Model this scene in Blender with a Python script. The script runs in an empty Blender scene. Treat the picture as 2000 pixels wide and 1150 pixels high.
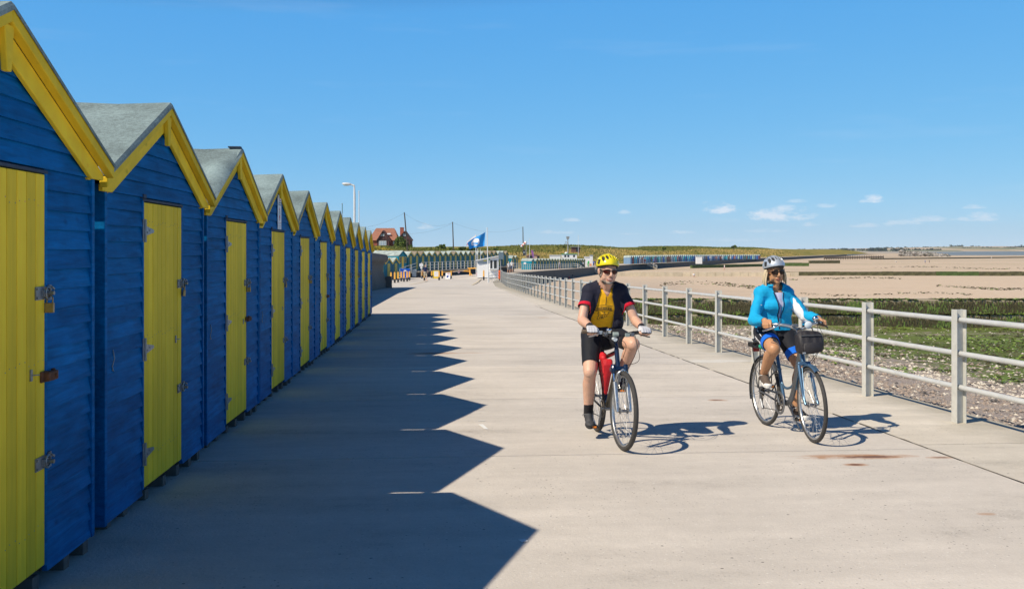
import bpy, bmesh, math, random
import numpy as np
from mathutils import Vector, Matrix, Euler, noise
from mathutils.bvhtree import BVHTree
random.seed(7); np.random.seed(7)
R = math.radians
scene = bpy.context.scene
COL = scene.collection

# ---------------------------------------------------------------- camera
F = 1944.0                       # focal length in pixels of the 2000 px wide photograph
YAW = math.atan((1000 - 838) / F)
CAMZ = 1.6
cam_d = bpy.data.cameras.new('camera'); cam = bpy.data.objects.new('camera', cam_d); COL.objects.link(cam)
cam_d.sensor_width = 36.0; cam_d.lens = 36.0 * F / 2000.0
cam_d.shift_y = -(575 - 487) / 2000.0
cam_d.clip_start = 0.05; cam_d.clip_end = 30000
cam.location = (0, 0, CAMZ); cam.rotation_euler = (R(90), 0, -YAW)
scene.camera = cam

# ---------------------------------------------------------------- sky, sun, exposure
SUN_AZ = 29.2                    # shadows run this many degrees from +X towards +Y
SUN_EL = 44.2
SUN_STRENGTH = 5.0
SKY_STRENGTH = 0.075
EXPOSURE = 0.08
tosun = Vector((-math.cos(R(SUN_AZ)) * math.cos(R(SUN_EL)), -math.sin(R(SUN_AZ)) * math.cos(R(SUN_EL)), math.sin(R(SUN_EL))))
world = bpy.data.worlds.new('World'); scene.world = world; world.use_nodes = True
wn = world.node_tree.nodes; wl = world.node_tree.links
bg = wn['Background']
sky = wn.new('ShaderNodeTexSky'); sky.sky_type = 'NISHITA'; sky.sun_disc = False
sky.sun_elevation = R(SUN_EL); sky.sun_rotation = math.atan2(tosun.x, tosun.y) % (2 * math.pi)
sky.altitude = 0; sky.air_density = 0.5; sky.dust_density = 0.0; sky.ozone_density = 3.0
bg.inputs['Strength'].default_value = SKY_STRENGTH

def wmath(op, a, b=None, c=None, clamp=False):
    n = wn.new('ShaderNodeMath'); n.operation = op; n.use_clamp = clamp
    for i, v in enumerate((a, b, c)):
        if v is None: continue
        if isinstance(v, (int, float)): n.inputs[i].default_value = v
        else: wl.new(v, n.inputs[i])
    return n.outputs[0]
# small fair-weather clouds low over the land: soft flat-bottomed puffs, each at its own bearing and height in the sky
tc = wn.new('ShaderNodeTexCoord'); sep = wn.new('ShaderNodeSeparateXYZ'); wl.new(tc.outputs['Generated'], sep.inputs[0])
az = wmath('ARCTAN2', sep.outputs['X'], sep.outputs['Y'])
el = wmath('ARCSINE', sep.outputs['Z'])
comb = wn.new('ShaderNodeCombineXYZ'); wl.new(az, comb.inputs[0]); wl.new(el, comb.inputs[1])
def wnoise(scale, detail, sx, sy):
    mp = wn.new('ShaderNodeMapping'); mp.inputs['Scale'].default_value = (sx, sy, 1); wl.new(comb.outputs[0], mp.inputs[0])
    n = wn.new('ShaderNodeTexNoise'); n.inputs['Scale'].default_value = scale; n.inputs['Detail'].default_value = detail
    n.inputs['Roughness'].default_value = 0.62
    wl.new(mp.outputs[0], n.inputs['Vector']); return n.outputs['Fac']
puff = wnoise(60, 6, 1, 2.2)
# (photo column, photo row of the base, half width px, height px, strength)
CLOUDS = [(1407, 412, 36, 15, .62), (1526, 424, 54, 21, .60), (1700, 393, 20, 12, .55), (1818, 430, 30, 10, .35), (1917, 428, 30, 11, .40),
          (1902, 405, 22, 8, .35), (1556, 394, 22, 6, .25), (1614, 404, 20, 6, .28), (830, 445, 14, 9, .5), (1118, 431, 18, 6, .35),
          (1222, 416, 16, 6, .3), (1336, 455, 22, 6, .3), (1583, 440, 18, 6, .3), (1690, 442, 40, 6, .28), (1760, 437, 36, 7, .3),
          (1090, 455, 36, 6, .25), (1410, 431, 26, 6, .22), (1500, 452, 40, 6, .2), (1230, 457, 22, 5, .2), (1440, 470, 60, 6, .16), (2060, 420, 30, 10, .35)]
total = None
for (px, py, hw, hh, st) in CLOUDS:
    a0 = YAW + math.atan((px - 1000) / F); e0 = math.atan((487 - py) / F * math.cos(math.atan((px - 1000) / F)))
    dx = wmath('DIVIDE', wmath('SUBTRACT', az, a0), 1.25 * hw / F)
    dy = wmath('DIVIDE', wmath('SUBTRACT', el, e0), 1.15 * hh / F)
    up = wmath('MULTIPLY', wmath('MAXIMUM', dy, 0.0), 1.0)
    dn = wmath('MULTIPLY', wmath('MAXIMUM', wmath('MULTIPLY', dy, -1.0), 0.0), 3.0)
    rr = wmath('ADD', wmath('MULTIPLY', dx, dx), wmath('ADD', wmath('MULTIPLY', up, up), wmath('MULTIPLY', dn, dn)))
    base = wmath('SUBTRACT', 1.0, rr)
    v = wmath('ADD', base, wmath('MULTIPLY', wmath('SUBTRACT', puff, 0.55), 4.2))
    v = wmath('MULTIPLY', wmath('MULTIPLY', v, 1.1, clamp=True), min(1.0, st * 1.35))
    gate = wmath('MULTIPLY', wmath('SUBTRACT', 2.0, rr), 1.0, clamp=True)
    v = wmath('MULTIPLY', v, gate)
    total = v if total is None else wmath('MAXIMUM', total, v)
# thin streaks of high cirrus
cir = wnoise(3.2, 5, 1.0, 9.0)
cir = wmath('MULTIPLY', wmath('MULTIPLY', wmath('SUBTRACT', cir, 0.56), 4.0, clamp=True), 0.10)
total = wmath('MAXIMUM', total, cir)
mix = wn.new('ShaderNodeMix'); mix.data_type = 'RGBA'
# grade the clear sky towards the deep saturated blue of the photograph, the same way in every direction
sepc = wn.new('ShaderNodeSeparateColor'); wl.new(sky.outputs[0], sepc.inputs[0]); cmbc = wn.new('ShaderNodeCombineColor')
for i, (k, p, v16) in enumerate(((0.90, 0.86, .077), (0.86, 0.395, .140), (0.955, 0.105, .275))):
    v = wmath('MULTIPLY', sepc.outputs[i], 0.075)
    deep = wmath('POWER', wmath('MINIMUM', wmath('DIVIDE', v, v16), 1.0), 1.9)     # the sky goes on deepening towards the zenith
    wl.new(wmath('MULTIPLY', wmath('MULTIPLY', wmath('POWER', v, p), deep), k / 0.075 / 2 ** EXPOSURE), cmbc.inputs[i])
SKYCOL = cmbc.outputs[0]
wl.new(SKYCOL, mix.inputs['A']); mix.inputs['B'].default_value = (10.2, 11.2, 12.6, 1)
wl.new(total, mix.inputs['Factor']); wl.new(mix.outputs['Result'], bg.inputs['Color'])

sun_d = bpy.data.lights.new('sun', 'SUN'); sun_d.energy = SUN_STRENGTH; sun_d.angle = R(0.53); sun_d.color = (1.0, 0.885, 0.70)
sun = bpy.data.objects.new('sun', sun_d); COL.objects.link(sun)
sun.rotation_euler = (-tosun).to_track_quat('-Z', 'Y').to_euler(); sun.location = (-20, -12, 25)
scene.view_settings.view_transform = 'Standard'; scene.view_settings.look = 'None'
scene.view_settings.gamma = 1; scene.view_settings.use_curve_mapping = False
scene.view_settings.exposure = EXPOSURE
scene.cycles.max_bounces = 6; scene.cycles.diffuse_bounces = 3; scene.cycles.transparent_max_bounces = 12

# ---------------------------------------------------------------- helpers
def at(px, py, d):
    """world point seen at photo pixel (px,py) at depth d along the viewing axis"""
    r = (px - 1000) / F * d; u = -(py - 487) / F * d
    return Vector((r * math.cos(YAW) + d * math.sin(YAW), -r * math.sin(YAW) + d * math.cos(YAW), CAMZ + u))
SLOPE = 0.018
def gz(Y):                       # height of the promenade, which falls gently away from the camera
    return -SLOPE * min(Y, 100.0)
def ip(x, xs, ys): return float(np.interp(x, xs, ys))

def tag(o, label=None, cat=None, group=None, kind=None):
    if label: o['label'] = label
    if cat: o['category'] = cat
    if group: o['group'] = group
    if kind: o['kind'] = kind
    return o
def thing(name, label, cat, loc=(0, 0, 0), rot=(0, 0, 0), group=None, kind=None):
    o = bpy.data.objects.new(name, None); COL.objects.link(o); o.empty_display_size = 0.2
    o.location = loc; o.rotation_euler = rot
    return tag(o, label, cat, group, kind)
def node(name, parent, loc=(0, 0, 0), rot=(0, 0, 0)):
    o = bpy.data.objects.new(name, None); COL.objects.link(o); o.parent = parent; o.location = loc; o.rotation_euler = rot
    return o
def link(name, me, parent=None, loc=(0, 0, 0), rot=(0, 0, 0), mat=None):
    o = bpy.data.objects.new(name, me); COL.objects.link(o); o.parent = parent; o.location = loc; o.rotation_euler = rot
    return o
def kids(o): return list(o.children)
def copy_tree(o, parent=None):
    c = o.copy(); COL.objects.link(c); c.parent = parent
    for ch in kids(o): copy_tree(ch, c)
    return c
ORD = ['zeroth', 'first', 'second', 'third', 'fourth', 'fifth', 'sixth', 'seventh', 'eighth', 'ninth', 'tenth', 'eleventh', 'twelfth', 'thirteenth', 'fourteenth',
       'fifteenth', 'sixteenth', 'seventeenth', 'eighteenth', 'nineteenth', 'twentieth']
TENS = {2: 'twenty', 3: 'thirty', 4: 'forty', 5: 'fifty', 6: 'sixty', 7: 'seventy'}
def ordn(n):
    if n <= 20: return ORD[n]
    t, u = divmod(n, 10)
    return TENS[t][:-1] + 'ieth' if u == 0 else TENS[t] + '-' + ORD[u]

class MB:
    """collects shapes and links them as ONE mesh object"""
    def __init__(s): s.v = []; s.f = []; s.m = []; s.mi = 0; s.T = None; s.sm = []; s.smooth = False
    def add(s, vs, fs):
        b = len(s.v)
        if s.T is not None: vs = [s.T @ Vector(p) for p in vs]
        s.v.extend([tuple(p) for p in vs]); s.f.extend([tuple(i + b for i in f) for f in fs])
        s.m.extend([s.mi] * len(fs)); s.sm.extend([s.smooth] * len(fs)); return s
    def box(s, c, d, rot=None, taper=1.0):
        hx, hy, hz = d[0] / 2, d[1] / 2, d[2] / 2
        vs = []
        for z, t in ((-hz, 1.0), (hz, taper)):
            for x, y in ((-hx, -hy), (hx, -hy), (hx, hy), (-hx, hy)): vs.append(Vector((x * t, y * t, z)))
        if rot is not None: vs = [rot @ p for p in vs]
        c = Vector(c); vs = [p + c for p in vs]
        return s.add(vs, [(3, 2, 1, 0), (4, 5, 6, 7), (0, 1, 5, 4), (1, 2, 6, 5), (2, 3, 7, 6), (3, 0, 4, 7)])
    def box2(s, a, b):
        return s.box([(a[i] + b[i]) / 2 for i in range(3)], [abs(b[i] - a[i]) for i in range(3)])
    def prism(s, poly, ax, a, b):
        """2-D polygon extruded along axis ax from a to b; poly coordinates are the other two axes in x,y,z order"""
        n = len(poly); vs = []
        for t in (a, b):
            for (p, q) in poly:
                vs.append({'x': (t, p, q), 'y': (p, t, q), 'z': (p, q, t)}[ax])
        fs = [tuple(range(n))[::-1], tuple(range(n, 2 * n))] + [(i, (i + 1) % n, n + (i + 1) % n, n + i) for i in range(n)]
        return s.add(vs, fs)
    def tube(s, pts, r, seg=8, caps=True, closed=False, flat=None, up=None):
        pts = [Vector(p) for p in pts]; n = len(pts)
        rs = [r] * n if isinstance(r, (int, float)) else list(r)
        vs = []; prev = None
        for i, p in enumerate(pts):
            if closed: t = pts[(i + 1) % n] - pts[i - 1]
            else: t = pts[min(i + 1, n - 1)] - pts[max(i - 1, 0)]
            t.normalize()
            if prev is None:
                u = Vector(up) if up is not None else (Vector((0, 0, 1)) if abs(t.z) < 0.9 else Vector((1, 0, 0)))
                a = (u - t * u.dot(t)).normalized()
            else: a = (prev - t * prev.dot(t)).normalized()
            prev = a; b = t.cross(a)
            for k in range(seg):
                an = 2 * math.pi * k / seg
                fl = 1.0 if flat is None else flat
                vs.append(p + a * (math.cos(an) * rs[i]) + b * (math.sin(an) * rs[i] * fl))
        fs = []
        for i in range(n if closed else n - 1):
            j = (i + 1) % n
            for k in range(seg):
                l = (k + 1) % seg
                fs.append((i * seg + k, i * seg + l, j * seg + l, j * seg + k))
        if caps and not closed:
            fs.append(tuple(range(seg))[::-1]); fs.append(tuple((n - 1) * seg + k for k in range(seg)))
        return s.add(vs, fs)
    def cyl(s, a, b, r, seg=12, r2=None): return s.tube([a, b], [r, r if r2 is None else r2], seg)
    def lathe(s, prof, seg=16, M=None):
        """profile of (radius, z) turned about z"""
        n = len(prof); vs = []
        for (r, z) in prof:
            for k in range(seg):
                an = 2 * math.pi * k / seg; vs.append(Vector((r * math.cos(an), r * math.sin(an), z)))
        if M is not None: vs = [M @ p for p in vs]
        fs = [(i * seg + k, i * seg + (k + 1) % seg, (i + 1) * seg + (k + 1) % seg, (i + 1) * seg + k) for i in range(n - 1) for k in range(seg)]
        fs.append(tuple(range(seg))[::-1]); fs.append(tuple((n - 1) * seg + k for k in range(seg)))
        return s.add(vs, fs)
    def ell(s, c, r, rot=None, nu=12, nv=8):
        c = Vector(c); r = (r, r, r) if isinstance(r, (int, float)) else r
        vs = [Vector((0, 0, -r[2]))]
        for j in range(1, nv):
            ph = -math.pi / 2 + math.pi * j / nv
            for k in range(nu):
                an = 2 * math.pi * k / nu
                vs.append(Vector((math.cos(an) * math.cos(ph) * r[0], math.sin(an) * math.cos(ph) * r[1], math.sin(ph) * r[2])))
        vs.append(Vector((0, 0, r[2])))
        if rot is not None: vs = [rot @ p for p in vs]
        vs = [p + c for p in vs]
        fs = [(0, 1 + (k + 1) % nu, 1 + k) for k in range(nu)]
        for j in range(nv - 2):
            for k in range(nu):
                a = 1 + j * nu + k; b = 1 + j * nu + (k + 1) % nu
                fs.append((a, b, b + nu, a + nu))
        t = len(vs) - 1; o = 1 + (nv - 2) * nu
        fs += [(o + k, o + (k + 1) % nu, t) for k in range(nu)]
        return s.add(vs, fs)
    def cap(s, a, b, ra, rb, seg=12, fx=1.0, side=None):
        """closed tapered capsule from a to b (radii ra, rb), optionally flattened by fx across the axis 'side'"""
        a = Vector(a); b = Vector(b); t = (b - a)
        L = t.length; t = t / L if L > 1e-6 else Vector((0, 0, 1))
        u = Vector(side) if side is not None else (Vector((0, 0, 1)) if abs(t.z) < 0.9 else Vector((1, 0, 0)))
        u = (u - t * u.dot(t)).normalized(); w = t.cross(u)
        rings = []
        for k in range(1, 5):
            an = math.pi / 2 * k / 4; rings.append((a - t * ra * math.cos(an), ra * math.sin(an)))
        for k in range(0, 4):
            an = math.pi / 2 * k / 4; rings.append((b + t * rb * math.sin(an), rb * math.cos(an)))
        vs = [a - t * ra]
        for (p, r) in rings:
            for k in range(seg):
                an = 2 * math.pi * k / seg
                vs.append(p + u * (math.cos(an) * r * fx) + w * (math.sin(an) * r))
        vs.append(b + t * rb)
        n = len(rings); fs = [(0, 1 + (k + 1) % seg, 1 + k) for k in range(seg)]
        for j in range(n - 1):
            for k in range(seg):
                p = 1 + j * seg + k; q = 1 + j * seg + (k + 1) % seg
                fs.append((p, q, q + seg, p + seg))
        e = len(vs) - 1; o = 1 + (n - 1) * seg
        fs += [(o + k, o + (k + 1) % seg, e) for k in range(seg)]
        return s.add(vs, fs)
    def mesh(s, name, mats, smooth=None, bevel=0.0):
        me = bpy.data.meshes.new(name); me.from_pydata(s.v, [], s.f)
        mats = mats if isinstance(mats, (list, tuple)) else [mats]
        for m in mats: me.materials.append(m)
        if len(mats) > 1: me.polygons.foreach_set('material_index', s.m)
        if bevel > 0:
            bm = bmesh.new(); bm.from_mesh(me)
            bmesh.ops.bevel(bm, geom=bm.edges[:], offset=bevel, segments=1, affect='EDGES', profile=0.7, clamp_overlap=True)
            bm.to_mesh(me); bm.free()
        if smooth is not None:
            if smooth is True: me.polygons.foreach_set('use_smooth', [True] * len(me.polygons))
            else:
                me.polygons.foreach_set('use_smooth', [True] * len(me.polygons)); me.set_sharp_from_angle(angle=R(smooth))
        me.update(); return me
    def build(s, name, mats, parent=None, loc=(0, 0, 0), rot=(0, 0, 0), smooth=None, bevel=0.0):
        return link(name, s.mesh(name, mats, smooth, bevel), parent, loc, rot)

# ---------------------------------------------------------------- materials
MATS = {}
class NT:
    def __init__(s, name):
        s.mat = bpy.data.materials.new(name); s.mat.use_nodes = True; s.n = s.mat.node_tree.nodes; s.l = s.mat.node_tree.links
        s.b = s.n['Principled BSDF']; s.out = s.n['Material Output']
    def new(s, t, **kw):
        n = s.n.new(t)
        for k, v in kw.items(): setattr(n, k, v)
        return n
    def set(s, sock, v):
        if hasattr(v, 'links'): s.l.new(v, sock)
        elif isinstance(v, (tuple, list)) and len(v) == 3 and sock.type == 'RGBA': sock.default_value = (*v, 1)
        else: sock.default_value = v
    def math(s, op, a, b=0.0, clamp=False):
        n = s.new('ShaderNodeMath', operation=op, use_clamp=clamp); s.set(n.inputs[0], a); s.set(n.inputs[1], b); return n.outputs[0]
    def pos(s, scale=(1, 1, 1), src='pos', rnd=False):
        if src == 'pos': v = s.new('ShaderNodeNewGeometry').outputs['Position']
        else: v = s.new('ShaderNodeTexCoord').outputs['Object' if src == 'obj' else 'Generated']
        if rnd:
            oi = s.new('ShaderNodeObjectInfo'); a = s.new('ShaderNodeVectorMath', operation='SCALE'); a.inputs[0].default_value = (37, 53, 71)
            s.l.new(oi.outputs['Random'], a.inputs['Scale']); q = s.new('ShaderNodeVectorMath', operation='ADD'); s.l.new(v, q.inputs[0]); s.l.new(a.outputs[0], q.inputs[1]); v = q.outputs[0]
        m = s.new('ShaderNodeMapping'); s.l.new(v, m.inputs[0]); m.inputs['Scale'].default_value = scale; return m.outputs[0]
    def noise(s, vec, scale, detail=4, rough=0.55, dist=0.0):
        n = s.new('ShaderNodeTexNoise'); s.l.new(vec, n.inputs['Vector']); n.inputs['Scale'].default_value = scale
        n.inputs['Detail'].default_value = detail; n.inputs['Roughness'].default_value = rough; n.inputs['Distortion'].default_value = dist; return n.outputs['Fac']
    def vor(s, vec, scale, feature='F1', out='Distance', rnd=1.0):
        n = s.new('ShaderNodeTexVoronoi', feature=feature); s.l.new(vec, n.inputs['Vector']); n.inputs['Scale'].default_value = scale
        n.inputs['Randomness'].default_value = rnd; return n.outputs[out]
    def ramp(s, fac, stops):
        n = s.new('ShaderNodeValToRGB'); s.l.new(fac, n.inputs[0]); cr = n.color_ramp
        while len(cr.elements) < len(stops): cr.elements.new(0.5)
        for e, (p, c) in zip(cr.elements, stops):
            e.position = p; e.color = (*c, 1) if not isinstance(c, (int, float)) else (c, c, c, 1)
        return n.outputs[0]
    def mix(s, fac, a, b, mode='MIX'):
        n = s.new('ShaderNodeMix', data_type='RGBA', blend_type=mode); s.set(n.inputs['Factor'], fac); s.set(n.inputs['A'], a); s.set(n.inputs['B'], b); return n.outputs['Result']
    def bump(s, h, strength=0.3, dist=0.01):
        n = s.new('ShaderNodeBump'); n.inputs['Strength'].default_value = strength; n.inputs['Distance'].default_value = dist
        s.l.new(h, n.inputs['Height']); s.l.new(n.outputs[0], s.b.inputs['Normal'])
    def col(s, c): s.set(s.b.inputs['Base Color'], c)
    def rough(s, v): s.set(s.b.inputs['Roughness'], v)
def dark(c, k): return tuple(x * k for x in c)
def mat(name, c, rough=0.6, var=0.15, scale=8.0, bump=0.0, metal=0.0, spec=0.5, src='obj', stretch=(1, 1, 1), rnd=False, detail=4, bscale=None):
    """simple procedural material: colour broken up by noise"""
    if name in MATS: return MATS[name]
    t = NT(name); p = t.pos(stretch, src, rnd); n = t.noise(p, scale, detail)
    t.col(t.ramp(n, [(0.25, dark(c, 1 - var)), (0.75, dark(c, 1 + var))])); t.rough(rough)
    t.b.inputs['Metallic'].default_value = metal; t.b.inputs['Specular IOR Level'].default_value = spec
    if bump > 0: t.bump(t.noise(p, bscale or scale * 4, 5), bump, 0.01)
    MATS[name] = t.mat; return t.mat
# ================================================================ promenade
def gpt(px, py):
    """point of the promenade surface seen at photo pixel"""
    a = at(px, py, 1.0) - Vector((0, 0, CAMZ))
    t = -CAMZ / (a.z + SLOPE * a.y) if (a.z + SLOPE * a.y) < 0 else 1e9
    if a.y * t > 100: t = (-1.8 - CAMZ) / a.z
    return Vector((a.x * t, a.y * t, CAMZ + a.z * t))
EDGE_Y = [-40, 0, 30, 39, 53, 82, 107, 140, 177, 248, 311, 359, 529, 794, 1200]
EDGE_X = [5.86, 5.86, 5.86, 5.90, 6.2, 6.85, 8.2, 12.6, 20.0, 42, 66, 93, 180, 328, 560]
def edge(Y): return ip(Y, EDGE_Y, EDGE_X)
def pz(Y): return ip(Y, [-40, 0, 100, 140, 177, 248, 311, 529, 1200], [0.72, 0, -1.8, -1.85, -2.4, -3.0, -3.2, -3.3, -3.4])

def concrete(name, base, rust=(), streak=(0.35, 2.2, 1), dark_edge=False, chalk=()):
    t = NT(name); p = t.pos()
    big = t.noise(t.pos(streak), 1.1, 5, 0.6); blot = t.noise(p, 0.45, 4, 0.6); fine = t.noise(p, 55, 3, 0.7); mid = t.noise(p, 6, 5, 0.65)
    f = t.math('ADD', t.math('MULTIPLY', big, 0.42), t.math('ADD', t.math('MULTIPLY', blot, 0.3), t.math('ADD', t.math('MULTIPLY', mid, 0.2), t.math('MULTIPLY', fine, 0.22))))
    c = t.ramp(f, [(0.41, dark(base, 0.74)), (0.52, base), (0.58, dark(base, 1.06)), (0.68, dark(base, 1.2))])
    oi = t.new('ShaderNodeObjectInfo').outputs['Random']
    c = t.mix(1.0, c, t.ramp(oi, [(0, (0.95, 0.95, 0.95)), (1, (1.05, 1.04, 1.02))]), 'MULTIPLY')
    sp = t.vor(p, 38, 'F1'); rnd = t.vor(p, 38, 'F1', 'Color')
    sx = t.new('ShaderNodeSeparateColor'); t.l.new(rnd, sx.inputs[0])
    dk = t.math('MULTIPLY', t.math('LESS_THAN', sp, 0.22), t.math('GREATER_THAN', sx.outputs[0], 0.83))
    lt = t.math('MULTIPLY', t.math('LESS_THAN', sp, 0.24), t.math('LESS_THAN', sx.outputs[0], 0.10))
    dens = t.math('MULTIPLY', t.math('SUBTRACT', t.noise(p, 0.8, 3), 0.36), 3.0, True)
    c = t.mix(t.math('MULTIPLY', t.math('MULTIPLY', dk, dens), 0.85), c, (0.10, 0.085, 0.075)); c = t.mix(t.math('MULTIPLY', lt, 0.5), c, (0.78, 0.76, 0.70))
    # fine chips of darker stone, and stains
    sp2 = t.vor(p, 11, 'F1'); r2 = t.vor(p, 11, 'F1', 'Color'); s2 = t.new('ShaderNodeSeparateColor'); t.l.new(r2, s2.inputs[0])
    c = t.mix(t.math('MULTIPLY', t.math('MULTIPLY', t.math('LESS_THAN', sp2, 0.10), t.math('GREATER_THAN', s2.outputs[1], 0.86)), 0.7), c, (0.08, 0.07, 0.065))
    st = t.noise(t.pos((0.5, 1.6, 1)), 0.9, 6, 0.7)
    c = t.mix(t.math('MULTIPLY', t.math('SUBTRACT', st, 0.60), 3.2, True), c, dark((0.80, 0.75, 0.68), base[0] / 0.62))
    sepn = t.new('ShaderNodeSeparateXYZ'); t.l.new(t.new('ShaderNodeNewGeometry').outputs['Position'], sepn.inputs[0])
    wob = t.math('MULTIPLY', t.math('SUBTRACT', t.noise(p, 5, 5, 0.7), 0.5), 2.6)
    def spots(c, lst, colr, k):
        for (x, y, rx, ry, s) in lst:
            dx = t.math('DIVIDE', t.math('SUBTRACT', sepn.outputs[0], x), rx); dy = t.math('DIVIDE', t.math('SUBTRACT', sepn.outputs[1], y), ry)
            q = t.math('SUBTRACT', t.math('SUBTRACT', 1.0, t.math('ADD', t.math('MULTIPLY', dx, dx), t.math('MULTIPLY', dy, dy))), wob)
            c = t.mix(t.math('MULTIPLY', t.math('MULTIPLY', q, 1.1, True), s), c, colr)
        return c
    c = spots(c, [r[:5] for r in rust], (0.38, 0.165, 0.055), 1)
    c = spots(c, [(r[0], r[1], r[2] * .55, r[3] * .55, r[4]) for r in rust if len(r) > 5], (0.09, 0.045, 0.045), 1)
    c = spots(c, chalk, (0.72, 0.72, 0.70), 1)
    if dark_edge:
        ed = t.math('MULTIPLY', t.math('ADD', t.math('SUBTRACT', sepn.outputs[0], 5.15), t.math('MULTIPLY', t.math('SUBTRACT', t.noise(p, 1.3, 4), .5), 1.3)), 1.6, True)
        c = t.mix(t.math('MULTIPLY', ed, 0.55), c, (0.26, 0.235, 0.17))
    t.col(c); t.rough(0.88); t.b.inputs['Specular IOR Level'].default_value = 0.25
    t.bump(t.math('ADD', fine, t.math('MULTIPLY', mid, 1.2)), 0.35, 0.008)
    return t.mat
def sp(px, py, wx, wy, s, *k):
    q = gpt(px, py); return (q.x, q.y, wx, wy, s, *k)
M_CONC = concrete('promenade_concrete', (0.575, 0.53, 0.48),
    rust=[sp(1690, 892, .55, .10, .75, 1), sp(1640, 889, .5, .06, .5), sp(1838, 893, .16, .07, .7, 1), sp(1672, 907, .12, .06, .8, 1), sp(1400, 781, .14, .09, .7, 1),
          sp(1925, 1003, .07, .05, .5), sp(845, 690, .55, .28, .55, 1), sp(905, 689, .5, .09, .55), sp(1060, 620, .25, .22, .5)])
M_CONC_EDGE = concrete('promenade_edge_concrete', (0.555, 0.51, 0.445), rust=[sp(1990, 950, .28, .25, .4)], dark_edge=True,
    chalk=[sp(1400, 735, .25, .14, .8), sp(1390, 705, .8, .3, .5), sp(1440, 690, .6, .4, .5), sp(1690, 758, .35, .15, .35)])
M_JOINT = mat('joint_sand', (0.085, 0.07, 0.055), 0.95, 0.3, 20)
M_PAINT = mat('worn_white_paint', (0.80, 0.80, 0.78), 0.8, 0.1, 30)
M_PAINT_Y = mat('worn_yellow_line', (0.66, 0.56, 0.38), 0.85, 0.15, 20)

prom = thing('promenade', None, None, kind='structure')
bed = MB()
ys = [-8 + 4 * i for i in range(40)]
L = [(-6.5, y, pz(y) - 0.07) for y in ys]; Rr = [(edge(y) - 0.02, y, pz(y) - 0.07) for y in ys]
n = len(ys)
bed.add(L + Rr, [(i, n + i, n + i + 1, i + 1) for i in range(n - 1)])
# the edge of the promenade is a low concrete wall down to the beach
lo = [(edge(y) + 0.10, y, pz(y) - 2.4) for y in ys]
bed.build('joint_bed', M_JOINT, prom)
wallm = MB(); wallm.add([(edge(y), y, pz(y) - 0.01) for y in ys] + [(edge(y) + .12, y, pz(y) - 2.6) for y in ys] + [(edge(y) - .4, y, pz(y) - 2.6) for y in ys] + [(edge(y) - .4, y, pz(y) - .04) for y in ys],
    [(k * n + i, ((k + 1) % 4) * n + i, ((k + 1) % 4) * n + i + 1, k * n + i + 1) for k in range(4) for i in range(n - 1)])
wallm.build('retaining_wall', M_CONC_EDGE, prom)
def slab(x0, x1, x0b, x1b, y0, y1, m, name='concrete_slab'):
    """one cast bay; x0..x1 at y0, x0b..x1b at y1"""
    b = MB(); g = 0.010; t = 0.12
    nx = 6; top = []; bot = []
    cx, cy = (x0 + x1) / 2, (y0 + y1) / 2; cz = pz(cy)
    for (y, xa, xb) in ((y0 + g, x0, x1), (y1 - g, x0b, x1b)):
        for i in range(nx + 1):
            x = xa + g * 1.5 + (xb - xa - 3.0 * g) * i / nx + (.006 * math.sin(y * 3.1 + xa) if i in (0, nx) else 0)
            top.append((x - cx, y - cy, pz(y) - cz)); bot.append((x - cx, y - cy, pz(y) - cz - t))
    k = nx + 1; vs = top + bot; o = 2 * k
    fs = [(i, i + 1, k + i + 1, k + i) for i in range(nx)]
    fs += [(o + i, i + o + k, o + i + k + 1, o + i + 1) for i in range(nx)]
    fs += [(i + 1, i, o + i, o + i + 1) for i in range(nx)] + [(k + i, k + i + 1, o + k + i + 1, o + k + i) for i in range(nx)]
    fs += [(0, k, o + k, o), (nx + k, nx, o + nx, o + nx + k)]
    b.add(vs, fs); return b.build(name, m, prom, (cx, cy, cz))
yj = [-7.0, -3.2, 0.6, 4.45, 8.42, 12.08, 16.1, 19.7, 22.9, 26.6, 30.2, 33.7, 37.5, 41.5, 45.5, 49.5, 54, 60, 66, 72, 78, 84, 90, 96, 104, 113, 124, 136, 147]
ye = [-7.0, -3.0, 1.2, 4.6, 8.62, 12.3, 16.3, 19.5, 23.1, 26.9, 30.6, 34.6, 38.4, 42.5, 46.5, 51, 56, 62, 68, 74, 80, 86, 92, 98, 106, 115, 126, 136, 147]
for a, b_ in zip(yj[:-1], yj[1:]):
    sa = 4.38 if a < 40 else edge(a) - 1.35; sb = 4.38 if b_ <= 40 else edge(b_) - 1.35
    slab(-6.4, sa, -6.4, sb, a, b_, M_CONC)
for a, b_ in zip(ye[:-1], ye[1:]):
    sa = 4.38 if a < 40 else edge(a) - 1.35; sb = 4.38 if b_ <= 40 else edge(b_) - 1.35
    slab(sa, edge(a), sb, edge(b_), a, b_, M_CONC_EDGE, 'edge_slab')
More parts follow.
